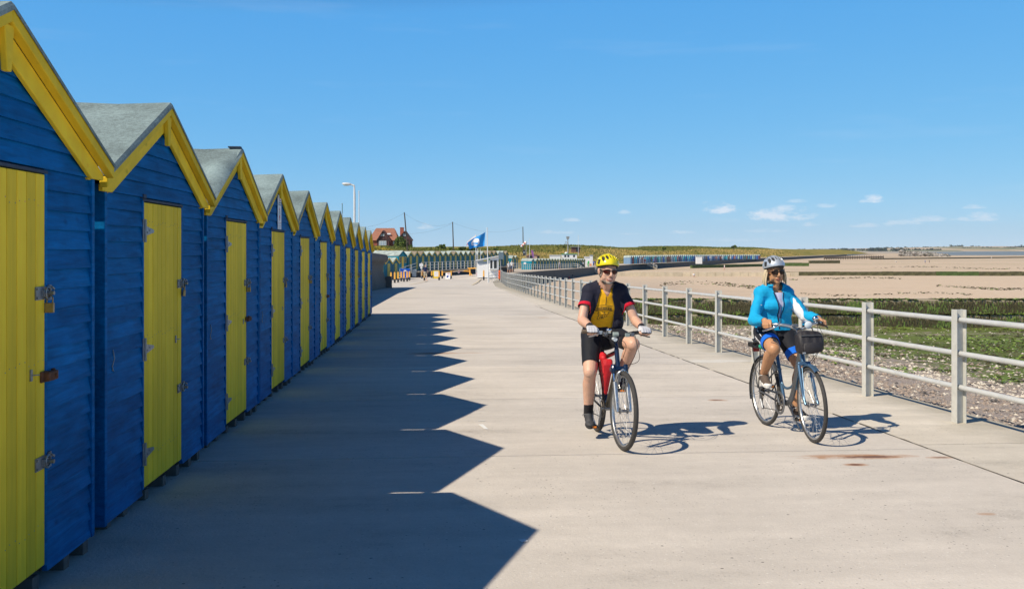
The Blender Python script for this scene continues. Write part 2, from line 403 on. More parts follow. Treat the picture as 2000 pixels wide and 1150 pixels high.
# worn paint marks on the concrete
def patch(name, q, w, l, ang, m, jag=0.25, nn=14, h=0.004):
    vs = []; rng = random.Random(int(q.x * 1000 + q.y * 77))
    for k in range(nn):
        an = 2 * math.pi * k / nn; ca, sa = math.cos(an), math.sin(an)
        pw = 0.35
        x = math.copysign(abs(ca) ** pw, ca) * w / 2 * (1 - jag * rng.random()); y = math.copysign(abs(sa) ** pw, sa) * l / 2 * (1 - jag * rng.random())
        X = x * math.cos(ang) - y * math.sin(ang); Y = x * math.sin(ang) + y * math.cos(ang)
        vs.append((X, Y, -SLOPE * Y * (1 if q.y < 100 else 0)))
    b = MB(); b.add(vs, [tuple(range(nn))]); return b.build(name, m, prom, (q.x, q.y, pz(q.y) + h))
patch('paint_mark', gpt(944, 833), .055, .38, .12, M_PAINT, .35); patch('paint_mark', gpt(940, 822), .085, .04, 0, M_PAINT, .3)
patch('paint_mark', gpt(1022, 1056), .055, .075, .3, M_PAINT, .3); patch('paint_mark', gpt(916, 753), .07, .05, 0, M_PAINT, .4)
patch('paint_mark', gpt(886, 664), .05, .35, .15, M_PAINT, .5); patch('paint_mark', gpt(878, 643), .08, .2, 0, M_PAINT, .5)
for (xa, xb) in ((868, 873), (880, 916), (924, 950), (975, 984), (992, 1016), (1030, 1068)):
    qa, qb = gpt(xa, 615), gpt(xb, 615.5); patch('paint_dash', (qa + qb) / 2, (qb - qa).length, .16, 0, M_PAINT, .45)
rj = random.Random(3); b = MB(); yv = 2.0; row = []
while yv < 41: row.append((4.38 + rj.uniform(-.006, .006), yv, rj.uniform(.004, .0115) * (1 + yv * .02))); yv += rj.uniform(.05, .14) * (1 + yv * .04)
for i in range(len(row) - 1):
    if rj.random() < .12: continue
    (xa, ya, wa), (xb, yb_, wb) = row[i], row[i + 1]; b.add([(xa - wa, ya, pz(ya) + .0035), (xa + wa, ya, pz(ya) + .0035), (xb + wb, yb_, pz(yb_) + .0035), (xb - wb, yb_, pz(yb_) + .0035)], [(0, 1, 2, 3)])
tag(b.build('joint_sealant', mat('old_joint_sealant', (.15, .13, .10), .9, .4, 25), prom), kind='stuff')
def line_mark(p, q, w, m, name='yellow_line'):
    d = (q - p); n2 = Vector((-d.y, d.x, 0)).normalized() * w / 2; up = Vector((0, 0, .012))
    b = MB(); c = (p + q) / 2; b.add([p - n2 - c + up, q - n2 - c + up, q + n2 - c + up, p + n2 - c + up], [(0, 1, 2, 3)]); return b.build(name, m, prom, c)
for (a, b_) in (((940, 545), (922, 557)), ((800, 556), (836, 549)), ((870, 560), (905, 558))):
    line_mark(gpt(*a), gpt(*b_), .14, M_PAINT_Y)

# ================================================================ sea wall behind the hut row
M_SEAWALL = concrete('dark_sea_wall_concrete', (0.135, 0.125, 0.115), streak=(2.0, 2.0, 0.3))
sw = thing('sea_wall', 'dark concrete sea wall with rolled coping showing past the far end of the blue huts', 'sea wall', (-4.75, 40, gz(40)))
prof = [(-.75, 2.62), (.15, 2.62), (.34, 2.55), (.42, 2.38), (.40, 2.16), (.30, 2.02), (.12, 1.92), (.03, 1.7), (.0, 1.3), (.12, .95), (.30, .55), (.30, .0), (.36, -.1), (-.75, -.1)]
def sweep(prof, path, m, name, parent, off=(0, 0, 0)):
    b = MB(); k = len(prof); vs = []
    for (X, Y, Z) in path:
        for (u, v) in prof: vs.append((X + u - off[0], Y - off[1], Z + v - off[2]))
    nn = len(path)
    fs = [(i * k + j, i * k + (j + 1) % k, (i + 1) * k + (j + 1) % k, (i + 1) * k + j) for i in range(nn - 1) for j in range(k)]
    fs += [tuple(range(k))[::-1], tuple((nn - 1) * k + j for j in range(k))]
    b.add(vs, fs); return b.build(name, m, parent, smooth=40)
swp = [(-4.95, -3, .05)] + [(ip(y, [-3, 36, 60, 79], [-4.95, -4.95, -4.55, -3.62]), y, gz(y)) for y in range(0, 80, 3)] + [(-3.62, 79, gz(79))]
seg = [swp[i:i + 5] for i in range(0, len(swp) - 1, 4)]
for s_ in seg:
    if len(s_) > 1:
        s2 = [list(q) for q in s_]; s2[0][1] += .008; s2[-1][1] -= .008
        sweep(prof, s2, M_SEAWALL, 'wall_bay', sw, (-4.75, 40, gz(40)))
b = MB(); b.box((0, 0, .45), (.5, .55, .9), taper=.9); b.build('end_block', M_SEAWALL, sw, (-3.15 + 4.75, 78.6 - 40, gz(78.6) - gz(40)))

# ================================================================ blue beach huts
def wood(name, base, var=.35, grain=(1.5, 1.2, 14), rough=.62, worn=None, knots=True, bump=.25):
    t = NT(name); p = t.pos(grain, rnd=True); g = t.noise(p, 2.2, 6, .65, .6); p1 = t.pos((1, 1, 1), rnd=True); blot = t.noise(p1, 2.6, 4, .6)
    f = t.math('ADD', t.math('MULTIPLY', g, .62), t.math('MULTIPLY', blot, .38))
    c = t.ramp(f, [(.28, dark(base, 1 - var)), (.5, base), (.72, dark(base, 1 + var))])
    oi = t.new('ShaderNodeObjectInfo').outputs['Random']
    c = t.mix(1.0, c, t.ramp(oi, [(0, (.84, .84, .86)), (.5, (1, 1, 1)), (1, (1.14, 1.12, 1.08))]), 'MULTIPLY')
    fade = t.noise(t.pos((.25, .34, .55)), 1.0, 4, .6)
    c = t.mix(1.0, c, t.ramp(fade, [(.3, (.80, .82, .84)), (.5, (1, 1, 1)), (.7, (1.18, 1.16, 1.2))]), 'MULTIPLY')
    if knots:
        v = t.vor(t.pos((1, 1, 1.6), rnd=True), 3.1); kk = t.math('SUBTRACT', 1.0, t.math('MULTIPLY', v, 9.0), True)
        c = t.mix(t.math('MULTIPLY', kk, .6), c, dark(base, .35))
    if worn: c = t.mix(t.math('MULTIPLY', t.math('SUBTRACT', t.noise(p, 3.1, 6, .7), .62), 4.0, True), c, worn)
    t.col(c); t.rough(rough); t.b.inputs['Specular IOR Level'].default_value = .06; t.bump(g, bump, .006); return t.mat
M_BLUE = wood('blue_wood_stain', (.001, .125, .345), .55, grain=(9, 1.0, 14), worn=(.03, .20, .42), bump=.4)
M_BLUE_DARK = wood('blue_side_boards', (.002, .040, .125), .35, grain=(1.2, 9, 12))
M_YEL = wood('yellow_door_paint', (.90, .64, .045), .14, grain=(12, 14, 1.0), knots=False, worn=(.70, .57, .10), bump=.12)
M_YTRIM = wood('yellow_trim_paint', (.84, .59, .04), .2, grain=(6, 2, 2), worn=(.45, .36, .08), bump=.2)
M_YGAP = mat('dark_yellow_gap', (.22, .16, .02), .9, .2, 10)  # darker backing that shows as lines between the door boards
def felt(name, base):
    t = NT(name); p = t.pos(); f = t.math('ADD', t.math('MULTIPLY', t.noise(p, 110, 2, .6), .5), t.math('MULTIPLY', t.noise(p, 34, 3, .7), .5)); b2 = t.noise(p, 1.6, 5, .6); m = t.math('ADD', t.math('MULTIPLY', f, .6), t.math('MULTIPLY', b2, .5))
    c = t.ramp(m, [(.42, dark(base, .55)), (.54, base), (.66, dark(base, 1.5))]); t.col(c); t.rough(.95); t.bump(f, .5, .006); return t.mat
M_FELT = felt('mineral_roof_felt', (.20, .265, .27))
M_GALV = mat('galvanised_steel', (.26, .28, .30), .45, .25, 25, .1, .7)
M_RUST = mat('rusty_iron', (.16, .065, .03), .85, .4, 40, .4, .2)
M_BRASS = mat('brass_padlock', (.36, .27, .13), .4, .2, 30, 0, .8)
M_BLOCK = mat('weathered_timber_block', (.11, .10, .095), .9, .3, 12, .3)
M_DARKWOOD = mat('dark_blue_stained_wood', (.035, .06, .10), .8, .3, 12, .2)  # dark blue stain for the lintel, joist and ridge pieces
M_WHITE = mat('white_plate_paint', (.78, .80, .82), .5, .05, 10)
HW, HD = 2.40, 2.55; HR = 2.79; HE = 2.185; ZB = .066; RHALF = 1.351
SL = (HR - HE) / RHALF
PITCH = math.atan(SL)
DY0, DY1, DZ0, DZ1 = -.42, .53, .10, 2.06
MESHES = {}
def mshare(key, fn):
    if key not in MESHES: MESHES[key] = fn()
    return MESHES[key]
def plank_mesh(ya, yb, z0, z1, ya2=None, yb2=None):
    """one feather-edged weatherboard on the front wall, thick at its lower edge; origin at its own centre"""
    ya2 = ya if ya2 is None else ya2; yb2 = yb if yb2 is None else yb2
    cy, cz = (ya + yb) / 2, (z0 + z1) / 2
    b = MB(); zt = z1 + .016; xb, xt = .028, .006
    V = [(0, ya, z0), (xb, ya, z0), (xb, yb, z0), (0, yb, z0), (0, ya2, zt), (xt, ya2, zt), (xt, yb2, zt), (0, yb2, zt)]
    b.add([(x, y - cy, z - cz) for (x, y, z) in V], [(0, 1, 2, 3)[::-1], (4, 5, 6, 7), (1, 2, 6, 5), (0, 4, 7, 3), (0, 1, 5, 4), (2, 3, 7, 6)])
    return b.mesh('plank', M_BLUE), cy, cz
def make_hut(idx, loc, label, features):
    t = thing('beach_hut', label, 'beach hut', loc, (0, 0, R(-1.2)), 'row of blue and yellow beach huts')
    rng = random.Random(100 + idx)
    # weatherboards
    EXP = .101; z = ZB; row = 0
    apex = HR - .16
    while z < apex - .05:
        z1 = z + EXP
        def half(zz): return min(HW / 2 - .034, max(0.02, (apex - zz) / SL))
        segs = []
        if z1 <= DZ1 + .03 and z > DZ0 - .08: segs = [(-HW / 2 + .034, DY0 - .03), (DY1 + .03, HW / 2 - .034)]
        elif z < DZ1 and z1 > DZ1 + .03: segs = [(-HW / 2 + .034, DY0 - .03), (DY1 + .03, HW / 2 - .034)]
        else: segs = [(-half(z), half(z))]
        for (ya, yb) in segs:
            ya2, yb2 = max(ya, -half(min(z1 + .016, apex))), min(yb, half(min(z1 + .016, apex)))
            key = ('plank', round(ya, 3), round(yb, 3), round(ya2, 3), round(yb2, 3), row)
            me, cy, cz = mshare(key, lambda: plank_mesh(ya, yb, z, z1, ya2, yb2))
            link('plank', me, t, (rng.uniform(0, .003), cy, cz + rng.uniform(-.002, .002)), (R(rng.uniform(-.12, .12)), 0, R(rng.uniform(-.1, .1))))
        z = z1; row += 1
    def box(name, key, c, d, m, par=t, bevel=.003, rot=None, taper=1.0):
        me = mshare(('b', key), lambda: MB().box((0, 0, 0), d, rot, taper).mesh(name, m, bevel=bevel)); return link(name, me, par, c)
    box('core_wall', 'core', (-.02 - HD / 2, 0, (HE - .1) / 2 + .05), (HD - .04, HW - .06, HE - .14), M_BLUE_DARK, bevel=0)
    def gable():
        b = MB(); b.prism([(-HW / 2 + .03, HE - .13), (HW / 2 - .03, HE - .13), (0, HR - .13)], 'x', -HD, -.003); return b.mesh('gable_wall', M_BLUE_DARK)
    link('gable_wall', mshare('gable', gable), t)
    for s_ in (-1, 1):
        box('corner_post', 'post', (-.003, s_ * (HW / 2 - .011), (HE + ZB) / 2 - .03), (.076, .042, HE - ZB - .05), M_BLUE)
        # side boards: feather-edged, joined since only a sliver shows between the huts
        def side():
            b = MB()
            for k in range(15):
                z0 = ZB + k * .133
                b.add([(-HD, 0, z0), (-.05, 0, z0), (-.05, -.022, z0), (-HD, -.022, z0), (-HD, 0, z0 + .14), (-.05, 0, z0 + .14), (-.05, -.006, z0 + .14), (-HD, -.006, z0 + .14)],
                      [(0, 1, 2, 3), (7, 6, 5, 4), (3, 2, 6, 7), (1, 0, 4, 5), (2, 1, 5, 6), (0, 3, 7, 4)])
            return b.mesh('side_boards', M_BLUE_DARK)
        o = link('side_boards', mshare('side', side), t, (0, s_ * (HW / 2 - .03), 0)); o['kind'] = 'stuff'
        if s_ > 0: o.scale = (1, -1, 1)
        # roof panel
        def roof():
            b = MB(); n_ = 10; y0, y1 = 0, RHALF
            top = []; bot = []
            xs = [.105, .09] + [.05 - (HD + .12) * i / 8 for i in range(9)]
            for x in xs:
                for j in range(n_ + 1):
                    y = y0 + (y1 - y0) * j / n_; wob = .006 * math.sin(x * 7 + j * .9) + .004 * math.sin(x * 3.1 - j * 1.7)
                    zz = HR - SL * y + (wob if x < .05 else -.012 if x > .1 else .004)
                    top.append((x, y, zz)); bot.append((x, y, zz - .022))
            k = n_ + 1; N = len(xs); o_ = N * k; fs = []
            for i in range(N - 1):
                for j in range(n_):
                    a = i * k + j; fs.append((a, a + 1, a + k + 1, a + k)); fs.append((o_ + a, o_ + a + k, o_ + a + k + 1, o_ + a + 1))
            for j in range(n_):
                fs.append((j + 1, j, o_ + j, o_ + j + 1)); a = (N - 1) * k + j; fs.append((a, a + 1, o_ + a + 1, o_ + a))
            for i in range(N - 1):
                a = i * k + n_; fs.append((a, o_ + a, o_ + a + k, a + k)); a = i * k; fs.append((a, a + k, o_ + a + k, o_ + a))
            b.add(top + bot, fs); return b.mesh('roof_felt', M_FELT, smooth=30)
        o = link('roof_felt', mshare('roof', roof), t); o.scale = (1, s_, 1)
        # fascia strip under the felt edge and the deeper bargeboard behind it
        def strip(x0, x1, d0, d1, y0, y1, m, name):
            # board parallel to the roof slope: between depth d0 and d1 below the roof top line
            b = MB(); z = lambda y, d: HR - SL * y - d
            b.prism([(y0, z(y0, d0)), (y1, z(y1, d0)), (y1, z(y1, d1)), (y0, z(y0, d1))], 'x', x0, x1); return b.mesh(name, m, bevel=.004)
        o = link('fascia', mshare('fascia', lambda: strip(.05, .098, .024, .089, 0.002, RHALF, M_YTRIM, 'fascia')), t); o.scale = (1, s_, 1)
        def barge():
            z = lambda y, d: HR - SL * y - d; ye, zc = RHALF - .05, HE - .105; yc = (HR - .208 - zc) / SL
            return MB().prism([(.002, z(.002, .089)), (ye, z(ye, .089)), (ye, zc), (yc, zc), (.002, z(.002, .208))], 'x', .026, .052).mesh('bargeboard', M_YTRIM, bevel=.004)
        o = link('bargeboard', mshare('barge', barge), t); o.scale = (1, s_, 1)
        o = link('soffit_block', mshare('soff', lambda: MB().box((0, 0, 0), (.05, .065, .05)).mesh('soffit_block', M_YTRIM, bevel=.004)), t, (.003, s_ * (RHALF - .19), HE - .085))
    def apexb():
        b = MB(); b.prism([(-.05, HR - .1), (.05, HR - .1), (.022, HR - .31), (-.022, HR - .31)], 'x', .053, .084); return b.mesh('apex_block', M_YTRIM, bevel=.004)
    link('apex_block', mshare('apex', apexb), t)
    box('lintel', 'lintel', (.004, (DY0 + DY1) / 2, DZ1 + .010), (.056, DY1 - DY0 + .06, .018), M_DARKWOOD)
    box('lintel_end', 'lend', (.024, DY0 - .005, DZ1 + .034), (.03, .06, .028), M_DARKWOOD)
    for s_, y in ((-1, DY0 - .016), (1, DY1 + .016)): box('door_jamb', 'jamb', (.004, y, (DZ0 + DZ1) / 2 + .01), (.05, .030, DZ1 - DZ0 + .02), M_BLUE)
    # door of nine tongued boards, with strap hinges, hasps and padlocks
    dr = node('door', t); nb = 9; w = (DY1 - DY0) / nb
    drop = rng.uniform(-.006, .006)
    for k in range(nb):
        box('board', 'dboard', (.014 + rng.uniform(-.0015, .0015), DY0 + w * (k + .5), (DZ0 + DZ1) / 2 + drop * k / nb), (.024, w - .0060, DZ1 - DZ0 - .012), M_YEL, dr, .0028)
    box('backing', 'dback', (-.010, (DY0 + DY1) / 2, (DZ0 + DZ1) / 2), (.02, DY1 - DY0, DZ1 - DZ0 - .02), M_YGAP, dr, 0)
    def nails():
        b = MB()
        for k in range(nb):
            for z in (.30, 1.12, 1.90):
                for q in (-.28, .3): b.cyl((.026, DY0 + w * (k + .5 + q), z + .012 * ((k * 7 + int(z * 10)) % 3)), (.0278, DY0 + w * (k + .5 + q), z + .012 * ((k * 7 + int(z * 10)) % 3)), .0026, 6)
        return b.mesh('nail_heads', M_GALV)
    link('nail_heads', mshare('nails', nails), dr)['kind'] = 'stuff'
    def hinge():
        b = MB(); b.box((.003, -.022, 0), (.006, .034, .155)); b.cyl((.009, .0, -.078), (.009, .0, .078), .008, 8)
        b.prism([(.006, .036), (.205, .010), (.215, 0), (.205, -.010), (.006, -.036)], 'x', .0, .005)
        for (y, z_) in ((.03, .016), (.06, -.01), (.11, .004), (-.022, .06), (-.022, -.06), (-.022, .0)): b.cyl((.003, y, z_), (.009, y, z_), .006, 6)
        return b.mesh('strap_hinge', M_GALV)
    for hz in (1.84, 1.07, .34):
        link('strap_hinge', mshare('hinge', hinge), dr, (.0275, DY0 + .004, hz + rng.uniform(-.02, .02)))
    def hasp():
        b = MB(); b.box((.003, 0, 0), (.006, .115, .065)); b.box((.012, .05, 0), (.012, .08, .034)); b.cyl((.006, .055, 0), (.05, .055, 0), .011, 8)
        b.tube([(.02, .055 + .03 * math.cos(a), .03 * math.sin(a)) for a in [2 * math.pi * k / 12 for k in range(12)]], .0055, 6, closed=True)
        b.box((.004, .105, 0), (.012, .035, .075)); b.tube([(.03, .075, .03), (.034, .09, .018), (.03, .102, .02)], .006, 6)
        for (y, z_) in ((-.045, .022), (-.045, -.022), (.105, .03), (.105, -.03)): b.cyl((.004, y, z_), (.013, y, z_), .006, 6)
        return b.mesh('hasp', M_GALV)
    def padlock():
        b = MB(); b.box((0, 0, -.045), (.018, .042, .05)); b.tube([(0, -.014, -.022), (0, -.014, .006), (0, -.008, .016), (0, .008, .016), (0, .014, .006), (0, .014, -.022)], .0042, 6)
        return b.mesh('padlock', M_BRASS, bevel=.003)
    def rusthasp():
        b = MB(); b.box((.006, .0, 0), (.012, .07, .055)); b.box((.022, .05, 0), (.03, .12, .045)); b.cyl((.03, .075, .0), (.045, .075, 0), .014, 8); b.box((.01, .11, 0), (.014, .03, .06))
        return b.mesh('rusty_hasp', M_RUST, bevel=.004)
    hz1, hz2 = 1.44 + rng.uniform(-.03, .03), .64 + rng.uniform(-.04, .04)
    for hz in (hz1, hz2): link('hasp', mshare('hasp', hasp), dr, (.0275, DY1 - .065, hz))
    link('padlock', mshare('padlock', padlock), dr, (.05, DY1 + .005, hz1 - .03), (0, R(rng.uniform(-4, 4)), R(90 if idx % 2 else 20)))
    if 'rust' in features: link('rusty_hasp', mshare('rusth', rusthasp), dr, (.0275, DY1 - .03, 1.05))
    def hook():
        b = MB(); b.box((.003, 0, 0), (.006, .022, .055)); b.tube([(.004, .0, 0), (.02, .012, 0), (.022, .05, -.003)], .003, 6); return b.mesh('cabin_hook', M_GALV)
    link('cabin_hook', mshare('hook', hook), dr, (.0275, DY1 - .17, 1.05 + rng.uniform(-.03, .03)))
    def wallhook():
        b = MB(); b.tube([(.02, .0, .13), (.03, -.004, .08), (.022, -.02, .03), (.03, -.02, .0), (.024, -.034, .012)], .0035, 6); return b.mesh('wall_hook', M_GALV)
    if idx in (2, 3, 4, 6): link('wall_hook', mshare('whook', wallhook), t, (.006, DY0 - .62, .98))
    for y in (-1.1, -.72, -.3, .1, .5, .85, 1.12):
        box('support_block', 'sblock', (-.06, y + rng.uniform(-.04, .04), ZB / 2 - .01), (.14, .075, ZB + .03), M_BLOCK)
    box('floor_joist', 'joist', (-.2, 0, ZB - .012), (.09, HW - .1, .05), M_DARKWOOD)
    if 'plate' in features:
        ph = features['plate']
        box('number_plate', ('plate', ph), (-.10, -HW / 2 + .002, 1.70), (.16, .012, ph), M_WHITE, bevel=0)
    if 'crumple' in features:   # torn felt lifting at the front corner of the roof
        b = MB(); rows = []
        for i in range(9):
            u = i / 8; y = -.12 - u * (RHALF - .15)
            hh = .035 * math.sin(u * math.pi) + .03 * math.exp(-((u - .42) / .1) ** 2)
            rows.append([(.118, y, HR + SL * y - .02 + hh * .3), (.06, y + .01, HR + SL * y + .012 + hh), (-.06, y - .01, HR + SL * y + .008 + hh * .8), (-.22, y, HR + SL * y + .006)])
        vs = [p for r in rows for p in r]; b.add(vs, [(i * 4 + j, i * 4 + j + 1, (i + 1) * 4 + j + 1, (i + 1) * 4 + j) for i in range(8) for j in range(3)])
        b.build('torn_felt', M_FELT, t, smooth=60); MB().box((.02, 0, HR + .012), (.12, .08, .014)).build('ridge_flap', M_DARKWOOD, t)
    if 'knob' in features: MB().ell((0, 0, 0), (.02, .02, .014)).build('ridge_nail', M_DARKWOOD, t, (-1.3, 0, HR + .012))
    if 'sign' in features:
        s_ = node('notice_sign', t, (.032, .115, 2.31))
        MB().box((0, 0, 0), (.006, .255, .44)).build('sign_board', M_WHITE, s_, bevel=.001)
        red = mat('sign_red_print', (.55, .05, .10), .5, .05, 10); gry = mat('sign_grey_print', (.12, .16, .22), .5, .05, 10); lg = mat('sign_pale_print', (.42, .48, .56), .5, .05, 10)
        def ink(name, polys, m):
            b = MB()
            for poly in polys:
                k = len(poly); b.add([(.0045, y, z_) for (y, z_) in poly], [tuple(range(k))])
            b.build(name, m, s_)
        def rect(y0, z0, y1, z1): return [(y0, z0), (y1, z0), (y1, z1), (y0, z1)]
        ink('header_print', [rect(-.02, .165, .02, .20), rect(-.05, .145, .08, .158), rect(.03, .175, .06, .185)], red)
        ink('panel_print', [rect(-.085, .085, .105, .13)], gry)
        s2 = MB()
        for k in range(8): s2.add([(.0055, -.065 + k * .021, .098), (.0055, -.052 + k * .021, .098), (.0055, -.052 + k * .021, .118), (.0055, -.065 + k * .021, .118)], [(0, 1, 2, 3)])
        s2.build('panel_letters', M_WHITE, s_)
        ink('arrow_print', [[(-.035, .02), (.035, .02), (0, .075)], [(-.035, -.085), (0, -.12), (.035, -.085)], rect(-.04, -.082, .04, -.04)], red)
        ink('emblem_print', [rect(-.046, -.036, .046, .016)], lg); ink('emblem_text', [rect(-.03, -.03 + .012 * k, .03, -.025 + .012 * k) for k in range(4)], gry)
        ink('rule_line', [rect(-.1, -.136, .1, -.131), rect(-.1, -.18, .1, -.176)], red); ink('small_text', [rect(-.09, -.155, .09, -.147), rect(-.085, -.171, .075, -.165), rect(-.09, -.2, .085, -.192), rect(-.09, -.212, .06, -.206)], lg)
    return t
HSP = 2.76; HY0 = 4.63; HX = -1.955
hut_desc = {1: 'blue beach hut cut by the picture edge, rusty hasp on its yellow door', 2: 'blue beach hut with whole yellow door beside the cut-off hut, second in the row',
    3: 'blue beach hut with torn roof felt and rusty latch, third in the row', 4: 'blue beach hut with white notice sign above its yellow door'}
for k in range(1, 12):
    ft = {}
    if k in (1, 3, 6): ft['rust'] = 1
    if k == 2: ft['knob'] = 1
    if k == 3: ft['crumple'] = 1; ft['plate'] = .03
    if k == 4: ft['sign'] = 1
    if k >= 4: ft['plate'] = .085
    y = HY0 + HSP * (k - 1)
    lab = hut_desc.get(k) or ('blue beach hut with yellow door, ' + (ordn(k - 4) + ' beyond the hut with the notice sign' if k < 11 else 'last of the row before the sea wall'))
    make_hut(k, (HX, y, gz(y)), lab, ft)

# ================================================================ seafront railing
M_RAIL = mat('pale_grey_rail_paint', (.59, .595, .575), .42, .10, 14, .06, .15)
M_RAILB = mat('galvanised_post_paint', (.57, .565, .525), .5, .14, 9, .1, .1)
RX = 5.42
def rail_x(Y): return ip(Y, EDGE_Y, [e - .44 for e in EDGE_X])
def post_mesh(h=1.16, w=.105):
    b = MB(); b.box((-w / 2 + .004, 0, h / 2), (.008, w, h)); b.box((w / 2 - .004, 0, h / 2), (.008, w, h)); b.box((0, 0, h / 2), (w - .016, .007, h))
    return b.mesh('post', M_RAILB, bevel=.0012)
def rail_mesh(L, r=.0275):
    b = MB(); b.cyl((0, 0, 0), (0, L, 0), r, 12); return b.mesh('rail', M_RAIL, smooth=40)
for m_ in (M_RAIL, M_RAILB):
    nt = m_.node_tree; bsdf = nt.nodes['Principled BSDF']; src_ = bsdf.inputs['Base Color'].links[0].from_socket
    g_ = nt.nodes.new('ShaderNodeNewGeometry'); nz = nt.nodes.new('ShaderNodeTexNoise'); nz.inputs['Scale'].default_value = 9; nz.inputs['Detail'].default_value = 6; nz.inputs['Roughness'].default_value = .7; nt.links.new(g_.outputs['Position'], nz.inputs['Vector'])
    r_ = nt.nodes.new('ShaderNodeValToRGB'); r_.color_ramp.elements[0].position = .66; r_.color_ramp.elements[0].color = (0, 0, 0, 1); r_.color_ramp.elements[1].position = .78; r_.color_ramp.elements[1].color = (.75, .75, .75, 1); nt.links.new(nz.outputs['Fac'], r_.inputs[0])
    mx = nt.nodes.new('ShaderNodeMix'); mx.data_type = 'RGBA'; nt.links.new(r_.outputs[0], mx.inputs['Factor']); nt.links.new(src_, mx.inputs['A']); mx.inputs['B'].default_value = (.27, .15, .08, 1); nt.links.new(mx.outputs['Result'], bsdf.inputs['Base Color'])
rl = thing('seafront_railing', 'long pale grey railing with three tube rails along the promenade edge', 'railing', (RX, 20, gz(20)))
posts = []; y = 3.41
for k in range(60):
    posts.append(y); y += 2.13
    if y > 109: break
pm = post_mesh(); rmesh = rail_mesh(1.0)
o0 = Vector((RX, 20, gz(20)))
for i, y in enumerate(posts):
    p = Vector((rail_x(y), y, pz(y))) - o0
    dx = rail_x(y + .5) - rail_x(y - .5)
    link('post', pm, rl, p, (0, 0, -math.atan(dx)))
    if i + 1 < len(posts):
        y2 = posts[i + 1]; q = Vector((rail_x(y2), y2, pz(y2))) - o0
        d = q - p; Ln = d.length
        for hgt in (1.055, .71, .365):
            o = link('rail', rmesh, rl, p + Vector((0, 0, hgt)))
            o.rotation_euler = d.to_track_quat('Y', 'Z').to_euler(); o.scale = (1, Ln, 1)
# ================================================================ bicycles
M_TYRE = mat('tyre_rubber', (.045, .043, .042), .8, .25, 40, .25)
M_ALU = mat('brushed_aluminium', (.58, .59, .60), .32, .12, 30, .04, .9)
M_DKALU = mat('grey_anodised_metal', (.22, .23, .25), .4, .15, 30, .04, .8)
M_BLACKP = mat('black_plastic', (.018, .018, .020), .5, .25, 30, .05)
M_CHAIN = mat('oily_chain_steel', (.10, .09, .08), .5, .3, 60, .2, .8)
M_NAVYF = mat('dark_blue_frame_enamel', (.012, .030, .075), .25, .2, 12, 0, .2)
M_OLIVEF = mat('bronze_black_frame_enamel', (.045, .040, .030), .3, .2, 12, 0, .3)
M_STEELB = mat('steel_blue_frame_enamel', (.10, .19, .30), .28, .15, 10, 0, .55)
M_GREYF = mat('graphite_frame_enamel', (.12, .125, .135), .34, .15, 10, 0, .5)
M_ORANGE = mat('orange_reflector', (.80, .22, .01), .3, .1, 30)
M_REDREF = mat('red_reflector', (.45, .015, .01), .3, .1, 30)
M_GRIP = mat('brown_cork_grip', (.16, .12, .085), .8, .2, 40, .2)
M_CHROME = mat('chrome', (.78, .80, .82), .12, .05, 10, 0, 1.0)
M_LENS = mat('lamp_lens', (.70, .78, .84), .15, .05, 10)
M_SCREEN = mat('bike_computer_screen', (.30, .36, .34), .3, .1, 10)
def arc(c, r, a0, a1, n, plane='xz', y=0):
    out = []
    for i in range(n + 1):
        a = a0 + (a1 - a0) * i / n
        out.append((c[0] + r * math.cos(a), y, c[1] + r * math.sin(a)))
    return out
def spline(pts, n=8):
    """Catmull-Rom through pts"""
    P = [Vector(p) for p in pts]; P = [P[0] * 2 - P[1]] + P + [P[-1] * 2 - P[-2]]; out = []
    for i in range(1, len(P) - 2):
        for k in range(n):
            t = k / n; a, b, c, d = P[i - 1], P[i], P[i + 1], P[i + 2]
            out.append(0.5 * ((2 * b) + (c - a) * t + (2 * a - 5 * b + 4 * c - d) * t * t + (3 * b - a - 3 * c + d) * t ** 3))
    out.append(P[-2]); return out
